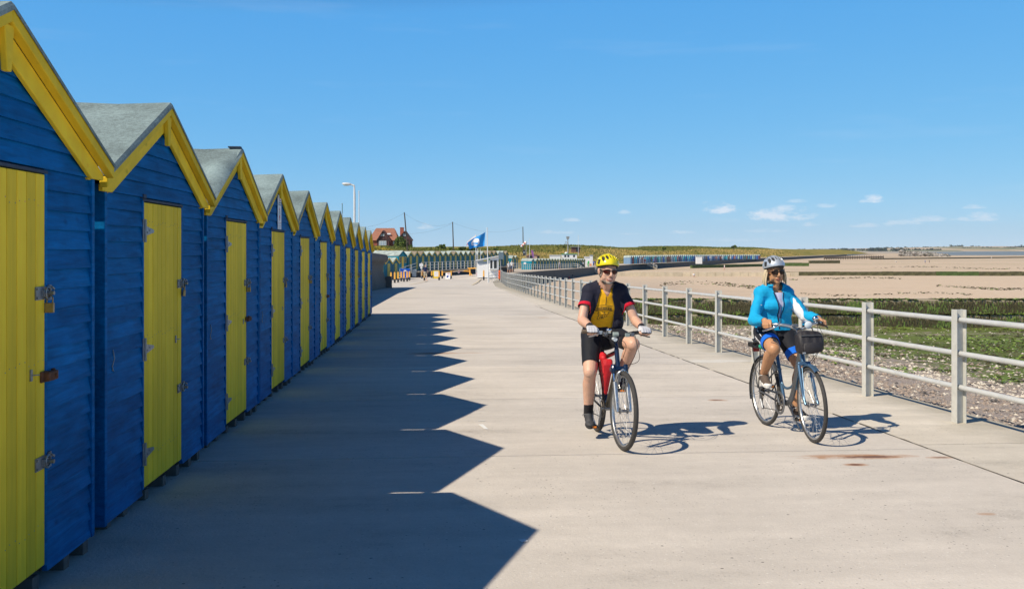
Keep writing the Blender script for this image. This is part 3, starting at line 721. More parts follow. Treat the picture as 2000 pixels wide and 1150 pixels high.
def wheel(name, parent, centre, r, tr, rimdepth, M=None, spin=0.0, tyre_m=None, cassette=False):
    w = node(name, parent)
    def put(b, nm, m, smooth=50):
        b2 = b; T = Matrix.Translation(centre)
        if M is not None: T = M @ T
        b2.v = [tuple(T @ Vector(p)) for p in b2.v]; return b2.build(nm, m, w, smooth=smooth)
    b = MB(); n = 72; k = 12; vs = []; rc = r - tr
    for i in range(n):
        a = 2 * math.pi * i / n
        for j in range(k):
            p = 2 * math.pi * j / k; rr = tr
            if abs(math.cos(p)) > .5 and math.cos(p) > 0: rr = tr * (1.0 if (i % 2) else .965)
            vs.append(((rc + rr * math.cos(p)) * math.cos(a), tr * .98 * math.sin(p), (rc + rr * math.cos(p)) * math.sin(a)))
    b.add(vs, [(i * k + j, i * k + (j + 1) % k, ((i + 1) % n) * k + (j + 1) % k, ((i + 1) % n) * k + j) for i in range(n) for j in range(k)])
    put(b, 'tyre', tyre_m or M_TYRE)
    b = MB(); ro = rc - tr * .72; ri = ro - rimdepth; hw = tr * .62
    prof = [(ro, -hw), (ro, hw), (ri + .004, hw * .8), (ri, .004), (ri, -.004), (ri + .004, -hw * .8)]; q = len(prof); vs = []
    for i in range(n):
        a = 2 * math.pi * i / n
        for (rr, yy) in prof: vs.append((rr * math.cos(a), yy, rr * math.sin(a)))
    b.add(vs, [(i * q + j, ((i + 1) % n) * q + j, ((i + 1) % n) * q + (j + 1) % q, i * q + (j + 1) % q) for i in range(n) for j in range(q)])
    put(b, 'rim', M_ALU, 30)
    b = MB(); b.cyl((0, -.05, 0), (0, .05, 0), .013, 12); b.cyl((0, -.036, 0), (0, -.031, 0), .027, 14); b.cyl((0, .031, 0), (0, .036, 0), .027, 14); b.cyl((0, -.068, 0), (0, .068, 0), .005, 8)
    for s_ in (-1, 1): b.cyl((0, s_ * .058, 0), (0, s_ * .066, 0), .010, 8)
    put(b, 'hub', M_DKALU)
    b = MB(); N = 32
    for i in range(N):
        s_ = 1 if i % 2 else -1; a = 2 * math.pi * i / N + spin; lead = .55 if (i // 2) % 2 else -.55
        h = Vector((.025 * math.cos(a + lead * 2.2), s_ * .033, .025 * math.sin(a + lead * 2.2))); e = Vector(((ri + .003) * math.cos(a), s_ * .002, (ri + .003) * math.sin(a)))
        b.tube([h, e], .00125, 4, caps=False)
    put(b, 'spokes', M_ALU, None)
    b = MB(); a = 4.0 + spin; b.cyl(((ri + .0) * math.cos(a), 0, ri * math.sin(a)), ((ri - .04) * math.cos(a), 0, (ri - .04) * math.sin(a)), .003, 6); put(b, 'valve', M_BLACKP)
    if cassette:
        b = MB()
        for i, rr in enumerate((.052, .046, .040, .034, .029, .025)): b.cyl((0, -.026 - i * .0048, 0), (0, -.0285 - i * .0048, 0), rr, 20)
        put(b, 'sprockets', M_CHAIN, 30)
    return w
def saddle_mesh(c, L=.27, W=.075, H=.035):
    b = MB(); rows = []
    for i in range(9):
        u = i / 8; x = c[0] - L * .45 + L * u; w = W * (1 - .72 * min(1, max(0, (u - .15) / .55)) ** 1.2) * (0.75 + .25 * min(1, u * 6)); z = c[2] + .012 * math.cos(u * 5) + (.01 if u < .12 else 0)
        rows.append([(x, c[1] + w * math.cos(a), z + H * (math.sin(a) if math.sin(a) > 0 else math.sin(a) * .55) * (.8 if 0 < i < 8 else .3)) for a in [2 * math.pi * k / 12 for k in range(12)]])
    vs = [p for r in rows for p in r]; b.add(vs, [(i * 12 + j, i * 12 + (j + 1) % 12, (i + 1) * 12 + (j + 1) % 12, (i + 1) * 12 + j) for i in range(8) for j in range(12)] + [tuple(range(12))[::-1], tuple(8 * 12 + j for j in range(12))])
    return b
def steer(axis_pt, head_deg, ang):
    ax = Vector((-math.cos(R(head_deg)), 0, math.sin(R(head_deg)))); T = Matrix.Translation(axis_pt)
    return T @ Matrix.Rotation(ang, 4, ax) @ T.inverted()
def crankset(bk, bb, crank_a, L=.17, ring=.085, guard=False):
    cr = node('crankset', bk)
    b = MB(); b.cyl((bb[0], -.055, bb[2]), (bb[0], .055, bb[2]), .02, 12); b.build('axle', M_DKALU, cr, smooth=40)
    b = MB(); n = 36; prof = [(ring, -.048), (ring, -.044), (ring * .82, -.044), (ring * .82, -.048)]; vs = []
    for i in range(n):
        a = 2 * math.pi * i / n
        for (rr, y) in prof:
            r2 = rr * (1.0 if (i % 2 or rr < ring * .9) else .965); vs.append((bb[0] + r2 * math.cos(a), y, bb[2] + r2 * math.sin(a)))
    b.add(vs, [(i * 4 + j, ((i + 1) % n) * 4 + j, ((i + 1) % n) * 4 + (j + 1) % 4, i * 4 + (j + 1) % 4) for i in range(n) for j in range(4)])
    for k in range(5):
        a = crank_a + 2 * math.pi * k / 5; b.tube([(bb[0], -.046, bb[2]), (bb[0] + ring * .85 * math.cos(a), -.046, bb[2] + ring * .85 * math.sin(a))], .006, 6)
    b.build('chainring', M_CHAIN, cr, smooth=40)
    ends = {}
    for s_, a in ((-1, crank_a), (1, crank_a + math.pi)):
        e = Vector((bb[0] + L * math.cos(a), s_ * .078, bb[2] + L * math.sin(a)))
        b = MB(); b.tube([(bb[0], s_ * .058, bb[2]), (bb[0] + (e.x - bb[0]) * .5, s_ * .066, bb[2] + (e.z - bb[2]) * .5), e], [.015, .011, .011], 8, flat=.7); b.build('crank_arm', M_DKALU, cr, smooth=50); ends[s_] = e
    return cr, ends
def pedal(bk, e, s_):
    p = node('pedal', bk); c = e + Vector((0, s_ * .055, 0))
    b = MB()
    for x in (-.042, .042): b.box(c + Vector((x, 0, 0)), (.010, .085, .026))
    for y in (-.04, .04): b.box(c + Vector((0, y, 0)), (.09, .010, .024))
    b.cyl(e, c + Vector((0, s_ * .045, 0)), .009, 8); b.build('pedal_cage', M_BLACKP, p, bevel=.002)
    for x in (-.0485, .0485): MB().box(c + Vector((x, 0, 0)), (.004, .052, .016)).build('reflector', M_ORANGE, p, bevel=.0008)
    return c
def chain(bk, bb, axle, ring, cog):
    pts = []; y = -.046
    a = Vector((axle[0], y, axle[2])); b_ = Vector((bb[0], y, bb[2]))
    for k in range(9): an = math.pi / 2 - math.pi * k / 8; pts.append((b_.x + ring * math.cos(an), y, b_.z + ring * math.sin(an)))
    pts += [(axle[0] + .08, y, axle[2] - .16), (axle[0] + .03, y, axle[2] - .175), (axle[0] + .01, y, axle[2] - .14), (axle[0] + .045, y, axle[2] - .06)]
    for k in range(7): an = -math.pi * .3 - math.pi * 1.2 * k / 6; pts.append((a.x + cog * math.cos(an), y, a.z + cog * math.sin(an)))
    MB().tube(pts, .0055, 6, closed=True, flat=.7, up=(0, 1, 0)).build('chain', M_CHAIN, bk)
    b = MB(); b.box((axle[0] + .01, -.055, axle[2] - .05), (.03, .02, .05)); b.tube([(axle[0] + .01, -.058, axle[2] - .07), (axle[0] + .06, -.058, axle[2] - .165)], .009, 6)
    for q in ((axle[0] + .012, axle[2] - .09), (axle[0] + .055, axle[2] - .155)): b.cyl((q[0], -.052, q[1]), (q[0], -.044, q[1]), .02, 12)
    b.build('derailleur', M_DKALU, bk, smooth=40)

def root_at(front, heading_deg, wb):
    """bicycle root: under the rear axle, +x towards the camera-facing front wheel"""
    d = Vector((math.sin(R(heading_deg)), -math.cos(R(heading_deg)), 0)); rear = Vector((front[0], front[1], 0)) - d * wb
    rear.z = gz(rear.y) + .001; pitch = math.atan((gz(front[1]) - gz(rear.y)) / wb)
    return rear, (0, -pitch, math.atan2(d.y, d.x))
WB = 1.035
# ---------------------------------------------------------------- the man's hybrid bicycle
M1_LOC, M1_ROT = root_at((1.69, 8.57), 3.4, WB)
RW = .345
mb_ = thing('bicycle', 'dark hybrid bicycle with silver suspension fork ridden by the man in black and yellow', 'bicycle', M1_LOC, M1_ROT)
BB1 = Vector((.435, 0, .285)); AX_R = Vector((0, 0, RW)); AX_F = Vector((WB, 0, RW))
HD1 = 71.0; S1 = R(4.5); SA1 = Vector((.852, 0, .72)); ST1 = steer(SA1, HD1, S1)
hx = lambda z: SA1.x - (z - SA1.z) / math.tan(R(HD1))
wheel('rear_wheel', mb_, AX_R, RW, .0225, .016, cassette=True); wheel('front_wheel', mb_, AX_F, RW, .0225, .016, ST1, .06)
fr = node('frame', mb_)
b = MB(); b.cyl((hx(.865), 0, .865), (hx(.715), 0, .715), .021, 14); b.build('head_tube', M_NAVYF, fr, smooth=50)
b = MB(); b.tube([(hx(.745), 0, .745), BB1 + Vector((.03, 0, .03))], .024, 12); b.tube([(hx(.84), 0, .84), (.29, 0, .735)], .019, 12)
b.build('main_tubes', M_OLIVEF, fr, smooth=50)
b = MB(); b.tube([BB1, (.262, 0, .80)], .017, 12); b.build('seat_tube', M_NAVYF, fr, smooth=50)
b = MB()
for s_ in (-1, 1):
    b.tube(spline([(.40, s_ * .03, .285), (.30, s_ * .042, .295), (.12, s_ * .06, .33), (0, s_ * .063, RW)], 4), .010, 8)
    b.tube(spline([(.275, s_ * .015, .72), (.2, s_ * .04, .62), (.02, s_ * .062, .37), (0, s_ * .063, RW)], 4), .008, 8)
b.build('rear_stays', M_OLIVEF, fr, smooth=50)
MB().tube([(.262, 0, .79), (.222, 0, .925)], .0135, 10).build('seat_post', M_BLACKP, mb_, smooth=50)
saddle_mesh((.235, 0, .945)).build('saddle', M_BLACKP, mb_, smooth=60)
fk = node('fork', mb_)
def st(b, nm, m, par, smooth=50, bevel=0):
    b.v = [tuple(ST1 @ Vector(p)) for p in b.v]; return b.build(nm, m, par, smooth=smooth, bevel=bevel)
b = MB(); off = Vector((.058, 0, .02))
crown = Vector((hx(.705), 0, .705)); b.box(crown + Vector((.018, 0, -.012)), (.07, .150, .042), Matrix.Rotation(-R(19), 3, 'Y'))
for s_ in (-1, 1): b.cyl(crown + Vector((.03, s_ * .058, .03)), crown + Vector((.055, s_ * .058, -.05)), .022, 12)
st(b, 'fork_crown', M_NAVYF, fk, 40, .006)
b = MB()
for s_ in (-1, 1): b.cyl(crown + Vector((.04, s_ * .058, -.01)), (WB - .085, s_ * .058, .56), .0145, 10)
st(b, 'stanchions', M_CHROME, fk)
b = MB()
for s_ in (-1, 1): b.tube([(WB - .088, s_ * .058, .585), (WB - .05, s_ * .058, .47), (WB - .012, s_ * .058, .37), (WB, s_ * .058, RW - .008)], [.0215, .021, .019, .016], 12)
b.tube([(WB - .088, -.058, .58), (WB - .05, -.045, .665), (WB - .04, 0, .70), (WB - .05, .045, .665), (WB - .088, .058, .58)], .012, 8)
st(b, 'fork_sliders', M_ALU, fk)
b = MB()
for s_ in (-1, 1): b.box((WB - .045, s_ * .028, .625), (.03, .014, .06)); b.tube([(WB - .04, s_ * .045, .55), (WB - .038, s_ * .036, .66), (WB - .03, s_ * .02, .69)], .007, 6)
st(b, 'brake', M_DKALU, fk, 40)
hb = node('handlebar', mb_)
b = MB(); b.tube([(hx(.865), 0, .865), (hx(.93), 0, .93)], .018, 12); b.tube([(hx(.925), 0, .915), (hx(.93) + .075, 0, .985)], .016, 10); st(b, 'stem', M_NAVYF, hb)
BC1 = Vector((hx(.93) + .078, 0, .99))
bar = spline([BC1 + Vector((-.062, -.32, .028)), BC1 + Vector((-.045, -.2, .03)), BC1 + Vector((-.012, -.11, .02)), BC1 + Vector((0, -.05, 0)), BC1 + Vector((0, .05, 0)), BC1 + Vector((-.012, .11, .02)), BC1 + Vector((-.045, .2, .03)), BC1 + Vector((-.062, .32, .028))], 6)
st(MB().tube(bar, .0125, 10), 'bar', M_BLACKP, hb)
GR1 = {}
for s_ in (-1, 1):
    g0 = BC1 + Vector((-.046, s_ * .195, .030)); g1 = BC1 + Vector((-.062, s_ * .325, .028))
    st(MB().tube([g0, g1], [.0165, .0175], 12), 'grip', M_GRIP if s_ < 0 else M_BLACKP, hb)
    b = MB(); c = BC1 + Vector((-.03, s_ * .165, .024)); b.box(c, (.032, .035, .03)); b.tube(spline([c, c + Vector((.045, s_ * .03, -.012)), c + Vector((.055, s_ * .09, -.03)), c + Vector((.05, s_ * .12, -.035))], 4), .0055, 6)
    st(b, 'brake_lever', M_ALU if s_ < 0 else M_BLACKP, hb, 40); GR1[s_] = (ST1 @ (g0 * .5 + g1 * .5), (ST1.to_3x3() @ (g1 - g0)).normalized())
    b = MB(); b.box(BC1 + Vector((-.01, s_ * .125, .01)), (.05, .04, .035)); st(b, 'shifter', M_DKALU, hb, None, .006)
b = MB(); b.ell(BC1 + Vector((.002, -.095, .046)), (.026, .026, .02), nu=14); b.cyl(BC1 + Vector((.002, -.095, .02)), BC1 + Vector((.002, -.095, .04)), .022, 12); st(b, 'bell', M_CHROME, mb_)
b = MB(); b.box(BC1 + Vector((.016, -.035, .012)), (.035, .055, .028), Matrix.Rotation(R(50), 3, 'Y')); st(b, 'bike_computer', M_SCREEN, mb_, None, .004)
b = MB(); b.cyl(BC1 + Vector((-.01, -.045, -.028)), BC1 + Vector((.045, -.045, -.032)), .019, 14); st(b, 'front_lamp', M_LENS, mb_)
b = MB(); b.box(BC1 + Vector((.02, .075, .005)), (.014, .045, .034)); st(b, 'gear_display', M_SCREEN, mb_, None, .003)
for i, (a, c_, e) in enumerate([((0, -.15, .02), (.14, -.06, -.10), (-.05, .01, -.26)), ((0, .15, .02), (.17, .11, -.12), (.03, .05, -.35)), ((0, .14, .015), (.13, .15, -.20), (.0, .06, -.27)), ((0, -.14, .015), (.12, .02, -.06), (.02, .03, -.22))]):
    st(MB().tube(spline([BC1 + Vector(a), BC1 + Vector(c_), BC1 + Vector(e)], 8), .0026, 5), 'cable', M_BLACKP, mb_)
CR1 = R(-98)
_, PE = crankset(mb_, BB1, CR1, .17, .082)
PC1 = {s_: pedal(mb_, PE[s_], s_) for s_ in (-1, 1)}
chain(mb_, BB1, AX_R, .084, .045)
MB().box((.20, 0, .80), (.022, .06, .045)).build('rear_reflector', M_REDREF, mb_, bevel=.004)
b = MB(); b.tube([(.10, .07, RW), (.0, .07, RW - .02)], .006, 6); b.build('kickstand', M_BLACKP, mb_)
# red triangular bag strapped in the frame, with a red jacket rolled on top
M_REDBAG = mat('red_nylon_bag', (.60, .012, .022), .6, .25, 9, .5, bscale=22)
M_REDBAG2 = mat('dark_red_strap', (.12, .01, .015), .7, .2, 20)
fb = thing('frame_bag', 'bright red triangular bag hanging in the frame of the dark bicycle', 'bag', M1_LOC, M1_ROT)
b = MB(); P = [(.34, .71), (.545, .755), (.575, .70), (.485, .43), (.455, .415)]; rows = []
for (y, k) in ((-.062, .80), (-.070, .95), (-.035, 1.0), (.012, 1.0), (.03, .9)):
    cx = sum(p[0] for p in P) / 5; cz = sum(p[1] for p in P) / 5
    rows.append([(cx + (x - cx) * k, -.02 + (y + .02) * (.35 + .65 * (z - .415) / .34), cz + (z - cz) * k) for (x, z) in P])
vs = [p for r_ in rows for p in r_]; b.add(vs, [(i * 5 + j, i * 5 + (j + 1) % 5, (i + 1) * 5 + (j + 1) % 5, (i + 1) * 5 + j) for i in range(4) for j in range(5)] + [tuple(range(5))[::-1], tuple(20 + j for j in range(5))])
o = b.build('bag_body', M_REDBAG, fb, smooth=40, bevel=.012)
b = MB(); b.ell((.42, -.035, .765), (.08, .040, .042), nu=14); b.ell((.47, -.045, .755), (.06, .036, .036)); b.build('rolled_top', M_REDBAG, fb, smooth=True)
b = MB(); b.tube([(.39, -.066, .60), (.54, -.068, .63)], .007, 6, flat=.4); b.build('side_strap', M_REDBAG2, fb)
b = MB(); b.tube([(.45, -.045, .42), (.46, -.062, .55), (.49, -.074, .70)], .004, 5); b.build('zip', M_REDBAG2, fb)

# ---------------------------------------------------------------- the woman's step-through bicycle
M2_LOC, M2_ROT = root_at((3.48, 8.80), 4.6, WB)
wb_ = thing('bicycle', 'grey blue step-through city bicycle with mudguards and rear rack ridden by the woman', 'bicycle', M2_LOC, M2_ROT)
BB2 = Vector((.445, 0, .285)); HD2 = 69.5; S2 = R(-5.5); SA2 = Vector((.85, 0, .72)); ST2 = steer(SA2, HD2, S2)
hx2 = lambda z: SA2.x - (z - SA2.z) / math.tan(R(HD2))
wheel('rear_wheel', wb_, AX_R, RW, .019, .016, cassette=True); wheel('front_wheel', wb_, AX_F, RW, .019, .016, ST2, .1)
def st2(b, nm, m, par, smooth=50, bevel=0):
    b.v = [tuple(ST2 @ Vector(p)) for p in b.v]; return b.build(nm, m, par, smooth=smooth, bevel=bevel)
fr = node('frame', wb_)
b = MB(); b.cyl((hx2(.92), 0, .92), (hx2(.715), 0, .715), .023, 14); b.build('head_tube', M_STEELB, fr, smooth=50)
b = MB(); b.tube(spline([(hx2(.84), 0, .84), (.745, 0, .66), (.66, 0, .45), (.60, 0, .345), (.53, 0, .295), BB2], 6), [.031] * 10 + [.031] * 10 + [.029] * 11, 14, flat=.72)
b.build('down_tube', M_GREYF, fr, smooth=50)
b = MB(); b.tube([BB2, (.262, 0, .80)], .0175, 12); b.tube(spline([(.375, 0, .50), (.42, 0, .445), (.50, 0, .43), (.60, 0, .455), (.655, 0, .50)], 5), .012, 10)
b.build('seat_tube', M_STEELB, fr, smooth=50)
b = MB()
for s_ in (-1, 1):
    b.tube(spline([(.41, s_ * .03, .285), (.30, s_ * .045, .30), (.12, s_ * .062, .335), (0, s_ * .066, RW)], 4), .010, 8)
    b.tube(spline([(.33, s_ * .018, .60), (.24, s_ * .045, .52), (.03, s_ * .064, .36), (0, s_ * .066, RW)], 4), .008, 8)
b.build('rear_stays', M_GREYF, fr, smooth=50)
MB().tube([(.262, 0, .79), (.225, 0, .90)], .0135, 10).build('seat_post', M_ALU, wb_, smooth=50)
saddle_mesh((.225, 0, .925), .26, .092, .045).build('saddle', M_BLACKP, wb_, smooth=60)
fk = node('fork', wb_)
b = MB(); c0 = Vector((hx2(.70), 0, .70)); b.box(c0 + Vector((.01, 0, 0)), (.05, .12, .035), Matrix.Rotation(-R(20), 3, 'Y')); st2(b, 'fork_crown', M_STEELB, fk, 40, .006)
b = MB()
for s_ in (-1, 1): b.tube(spline([c0 + Vector((.02, s_ * .05, -.01)), (.945, s_ * .056, .52), (.99, s_ * .058, .41), (WB, s_ * .058, RW)], 5), [.0165] * 8 + [.014] * 7 + [.0125], 10)
st2(b, 'fork_blades', M_STEELB, fk)
hb = node('handlebar', wb_)
b = MB(); b.tube([(hx2(.92), 0, .92), (hx2(1.0), 0, 1.0)], .014, 12); b.tube([(hx2(1.0), 0, .99), (hx2(1.0) + .055, 0, 1.02)], .015, 10); st2(b, 'stem', M_ALU, hb)
BC2 = Vector((hx2(1.0) + .06, 0, 1.022))
bar = [(-.185, .29, .035), (-.10, .255, .042), (-.035, .19, .045), (-.005, .10, .030), (0, .045, 0)]
st2(MB().tube(spline([BC2 + Vector((x, -y, z)) for (x, y, z) in bar] + [BC2 + Vector(p) for p in bar[::-1]], 5), .0125, 10), 'bar', M_ALU, hb)
GR2 = {}
for s_ in (-1, 1):
    g0 = BC2 + Vector((-.065, s_ * .232, .043)); g1 = BC2 + Vector((-.19, s_ * .293, .034))
    st2(MB().tube([g0, g1], [.017, .018], 12), 'grip', M_BLACKP, hb); GR2[s_] = (ST2 @ (g0 * .55 + g1 * .45), (ST2.to_3x3() @ (g1 - g0)).normalized())
    b = MB(); c = BC2 + Vector((-.035, s_ * .19, .042)); b.box(c, (.035, .03, .03)); st2(b, 'lever_clamp', M_ALU if s_ < 0 else M_BLACKP, hb, None, .005)
    b = MB(); b.tube(spline([c, c + Vector((.02, s_ * .045, -.02)), c + Vector((-.03, s_ * .10, -.045)), c + Vector((-.09, s_ * .125, -.06))], 5), [.009] * 6 + [.008] * 10, 8, flat=.6); st2(b, 'brake_lever', M_CHROME if s_ < 0 else M_BLACKP, hb)
b = MB(); b.cyl(BC2 + Vector((-.01, .065, .035)), BC2 + Vector((.045, .065, .035)), .036, 18, .038); st2(b, 'front_lamp', M_CHROME, wb_)
b = MB(); b.cyl(BC2 + Vector((.0455, .065, .035)), BC2 + Vector((.049, .065, .035)), .034, 18, .030); st2(b, 'lamp_glass', M_LENS, wb_)
b = MB(); b.ell(BC2 + Vector((-.06, .175, .085)), (.03, .03, .026), nu=14); b.cyl(BC2 + Vector((-.06, .175, .045)), BC2 + Vector((-.06, .175, .075)), .012, 10); st2(b, 'bell', M_CHROME, wb_)
b = MB(); b.box(BC2 + Vector((.01, -.05, .03)), (.04, .06, .03)); st2(b, 'bike_computer', M_DKALU, wb_, None, .006)
for (a, c_, e) in [((-.03, .19, .03), (.15, .16, -.12), (.03, .05, -.34)), ((-.03, .18, .03), (.13, .12, -.2), (.02, .03, -.4)), ((-.03, -.18, .03), (.16, .0, -.05), (.1, .1, -.36))]:
    st2(MB().tube(spline([BC2 + Vector(a), BC2 + Vector(c_), BC2 + Vector(e)], 8), .0026, 5), 'cable', M_BLACKP, wb_)
CR2 = R(108)
_, PE2 = crankset(wb_, BB2, CR2, .165, .075)
PC2 = {s_: pedal(wb_, PE2[s_], s_) for s_ in (-1, 1)}
chain(wb_, BB2, AX_R, .077, .045)
# disc chain guard
b = MB(); vs = []; n = 32; prof = [(.088, -.054), (.112, -.054), (.114, -.050), (.112, -.046), (.088, -.046)]
for i in range(n):
    a = 2 * math.pi * i / n
    for (rr, y) in prof: vs.append((BB2.x + rr * math.cos(a), y, BB2.z + rr * math.sin(a)))
b.add(vs, [(i * 5 + j, ((i + 1) % n) * 5 + j, ((i + 1) % n) * 5 + (j + 1) % 5, i * 5 + (j + 1) % 5) for i in range(n) for j in range(5)]); b.build('chain_guard', M_DKALU, wb_, smooth=40)
def mudguard(c, r, a0, a1, w, M=None):
    b = MB(); n = 22; prof = [(-w, -.010), (-w * .7, .002), (0, .007), (w * .7, .002), (w, -.010), (w * .9, -.012), (0, .004), (-w * .9, -.012)]; vs = []; q = len(prof)
    for i in range(n + 1):
        a = a0 + (a1 - a0) * i / n
        for (y, dr) in prof: vs.append((c.x + (r + dr) * math.cos(a), y, c.z + (r + dr) * math.sin(a)))
    b.add(vs, [(i * q + j, i * q + (j + 1) % q, (i + 1) * q + (j + 1) % q, (i + 1) * q + j) for i in range(n) for j in range(q)])
    for a in (a1 - .12, a1 - .9):
        for s_ in (-1, 1): b.tube([(c.x, s_ * .062, c.z), (c.x + (r - .008) * math.cos(a), s_ * w, c.z + (r - .008) * math.sin(a))], .0022, 5)
    if M is not None: b.v = [tuple(M @ Vector(p)) for p in b.v]
    return b
mudguard(AX_R, RW + .016, R(40), R(200), .027).build('mudguard', M_GREYF, wb_, smooth=40)
mudguard(AX_F, RW + .016, R(62), R(165), .027, ST2).build('mudguard', M_STEELB, wb_, smooth=40)
b = MB(); z = .775
for s_ in (-1, 1):
    b.tube([(.22, s_ * .055, z - .02), (.16, s_ * .06, z), (-.22, s_ * .06, z)], .006, 6)
    for x in (-.18, .02): b.tube([(x, s_ * .06, z), (-.01 + x * .1, s_ * .07, RW + .03)], .0055, 6)
for x in (-.22, -.12, 0, .1): b.tube([(x, -.06, z), (x, .06, z)], .005, 6)
b.build('rear_rack', M_BLACKP, wb_)
MB().box((-.235, 0, .745), (.025, .075, .045)).build('rear_reflector', M_REDREF, wb_, bevel=.006)
b = MB(); b.tube([(.40, .05, .27), (.43, .16, .03)], .008, 8); b.box((.435, .17, .022), (.05, .035, .012)); b.build('kickstand', M_DKALU, wb_)
# coiled cable lock bundled on the rear rack, and a green cloth under it
lk = thing('cable_lock', 'black coiled cable lock bundled on the rack behind the woman', 'bike lock', M2_LOC, M2_ROT)
b = MB(); rg = random.Random(5)
pts = []
for k in range(70):
    a = k * .62; rr = .085 + .02 * math.sin(k * .37); pts.append((-.07 + rr * 1.3 * math.cos(a), rr * .75 * math.sin(a) - .01, .795 + .05 * (k / 70) + .02 * math.sin(a * 2 + k * .1)))
b.tube(spline(pts, 2), .0085, 6); b.build('coil', M_BLACKP, lk, smooth=True)
MB().box((-.20, -.055, .80), (.085, .05, .05), Matrix.Rotation(.5, 3, 'Z')).build('lock_head', M_BLACKP, lk, bevel=.01)
M_GREENC = mat('green_cloth', (.02, .36, .22), .8, .2, 20, .3)
gcl = tag(MB().ell((.10, -.03, .80), (.10, .075, .035), nu=14).build('folded_cloth', M_GREENC, None, M2_LOC, M2_ROT, smooth=True), 'folded green cloth on the rack under the black cable lock', 'cloth')
# black handlebar bag
M_BAG = mat('black_nylon_bag', (.022, .020, .024), .62, .3, 12, .5, bscale=18)
hbg = thing('handlebar_bag', "black zipped bag hanging in front of the woman's handlebar", 'bag', M2_LOC, M2_ROT)
b = MB(); c = BC2 + Vector((.125, .035, -.115)); rows = []
for i in range(13):
    u = -1 + 2 * i / 12; y = u * .118; k = (1 - abs(u) ** 5 * .28)
    pr = [(-.075, .085), (.02, .105), (.07, .06), (.095, -.02), (.085, -.095), (.02, -.112), (-.06, -.105), (-.08, -.02)]
    rows.append([(c.x + x * k + .004 * math.sin(i * 1.9), c.y + y, c.z + z * k * (1 - .06 * u) + .003 * math.sin(i * 2.3 + x * 40)) for (x, z) in pr])
vs = [p for r_ in rows for p in r_]; b.add(vs, [(i * 8 + j, (i + 1) * 8 + j, (i + 1) * 8 + (j + 1) % 8, i * 8 + (j + 1) % 8) for i in range(12) for j in range(8)] + [tuple(range(8)), tuple(96 + j for j in range(8))[::-1]])
st2(b, 'bag_body', M_BAG, hbg, 50, .012)
b = MB(); b.tube(spline([c + Vector((.07, -.10, .062)), c + Vector((.082, 0, .066)), c + Vector((.07, .10, .062))], 6), .005, 6); st2(b, 'zip', M_GREYF, hbg)
b = MB(); b.box(c + Vector((.092, 0, -.045)), (.016, .17, .09)); st2(b, 'front_pocket', M_BAG, hbg, 60, .012)
b = MB(); b.box(c + Vector((.0935, -.085, -.092)), (.008, .03, .016)); st2(b, 'label_patch', M_ALU, hbg, None, .001)
for y in (-.05, .06): st2(MB().tube([c + Vector((-.05, y, .09)), c + Vector((-.07, y, .12)), c + Vector((-.12, y, .12))], .006, 6), 'strap', M_BAG, hbg)
# ================================================================ the two riders
def skin(name, base, red):
    t = NT(name); p = t.pos(src='obj'); n = t.noise(p, 14, 5, .6); f = t.noise(p, 90, 3, .6)
    c = t.ramp(t.math('ADD', t.math('MULTIPLY', n, .75), t.math('MULTIPLY', f, .25)), [(.3, dark(base, .84)), (.5, base), (.7, red)])
    t.col(c); t.rough(.5); t.b.inputs['Subsurface Weight'].default_value = .12; t.b.inputs['Subsurface Radius'].default_value = (.02, .008, .004); t.b.inputs['Subsurface Scale'].default_value = .4
    t.bump(f, .15, .002); return t.mat
def cloth(name, c, rough=.8, var=.12):
    t = NT(name); p = t.pos(src='obj'); n = t.noise(p, 7, 4, .6); w = t.noise(t.pos((1, 1, 1), 'obj'), 220, 2, .5)
    t.col(t.ramp(t.math('ADD', t.math('MULTIPLY', n, .8), t.math('MULTIPLY', w, .2)), [(.3, dark(c, 1 - var)), (.7, dark(c, 1 + var))])); t.rough(rough); t.b.inputs['Specular IOR Level'].default_value = .25
    t.b.inputs['Sheen Weight'].default_value = .05; t.bump(t.math('ADD', t.math('MULTIPLY', n, .6), t.math('MULTIPLY', w, .1)), .35, .012); return t.mat
M_SKIN_M = skin('fair_skin', (.66, .40, .29), (.70, .385, .27)); M_SKIN_W = skin('tanned_skin', (.52, .27, .14), (.54, .26, .13))
M_LIP = mat('lips', (.45, .16, .13), .45, .1, 30); M_TEETH = mat('teeth', (.62, .56, .50), .3, .05, 20)
M_GREYHAIR = mat('short_grey_hair', (.40, .33, .28), .8, .35, 120, .5, stretch=(1, 1, .3)); M_BLONDE = mat('blonde_hair', (.62, .50, .33), .55, .35, 60, .4, stretch=(2, 2, .15)); M_BROWNHAIR = mat('brown_fringe', (.12, .07, .04), .6, .3, 60, .3)
M_NAVY = cloth('navy_jersey', (.016, .017, .034)); M_REDC = cloth('red_cuff', (.62, .01, .035)); M_GOLD = cloth('golden_yellow_shirt', (.86, .45, .012)); M_LYCRA = cloth('black_lycra', (.010, .012, .019), .72)
M_CYAN = cloth('turquoise_fleece', (.005, .36, .66)); M_WHITEC = cloth('white_cloth', (.80, .80, .82)); M_LILAC = cloth('pale_lilac_top', (.60, .60, .80)); M_INKBLUE = cloth('dark_blue_lining', (.012, .02, .06)); M_BLUEHEM = cloth('royal_blue_hem', (.008, .15, .72))
M_PRINT = mat('dark_shirt_print', (.10, .065, .02), .8, .1, 20)
M_SOCK = cloth('black_sock', (.015, .015, .02)); M_TRAINER = mat('dark_trainer', (.045, .047, .055), .7, .4, 30, .3); M_SOLE = mat('white_rubber_sole', (.74, .73, .70), .7, .1, 20); M_CANVAS = cloth('brown_canvas', (.115, .085, .068)); M_LACE = mat('white_lace', (.78, .77, .75), .8, .05, 20); M_BLKSOLE = mat('black_sole', (.02, .02, .022), .8, .2, 20)
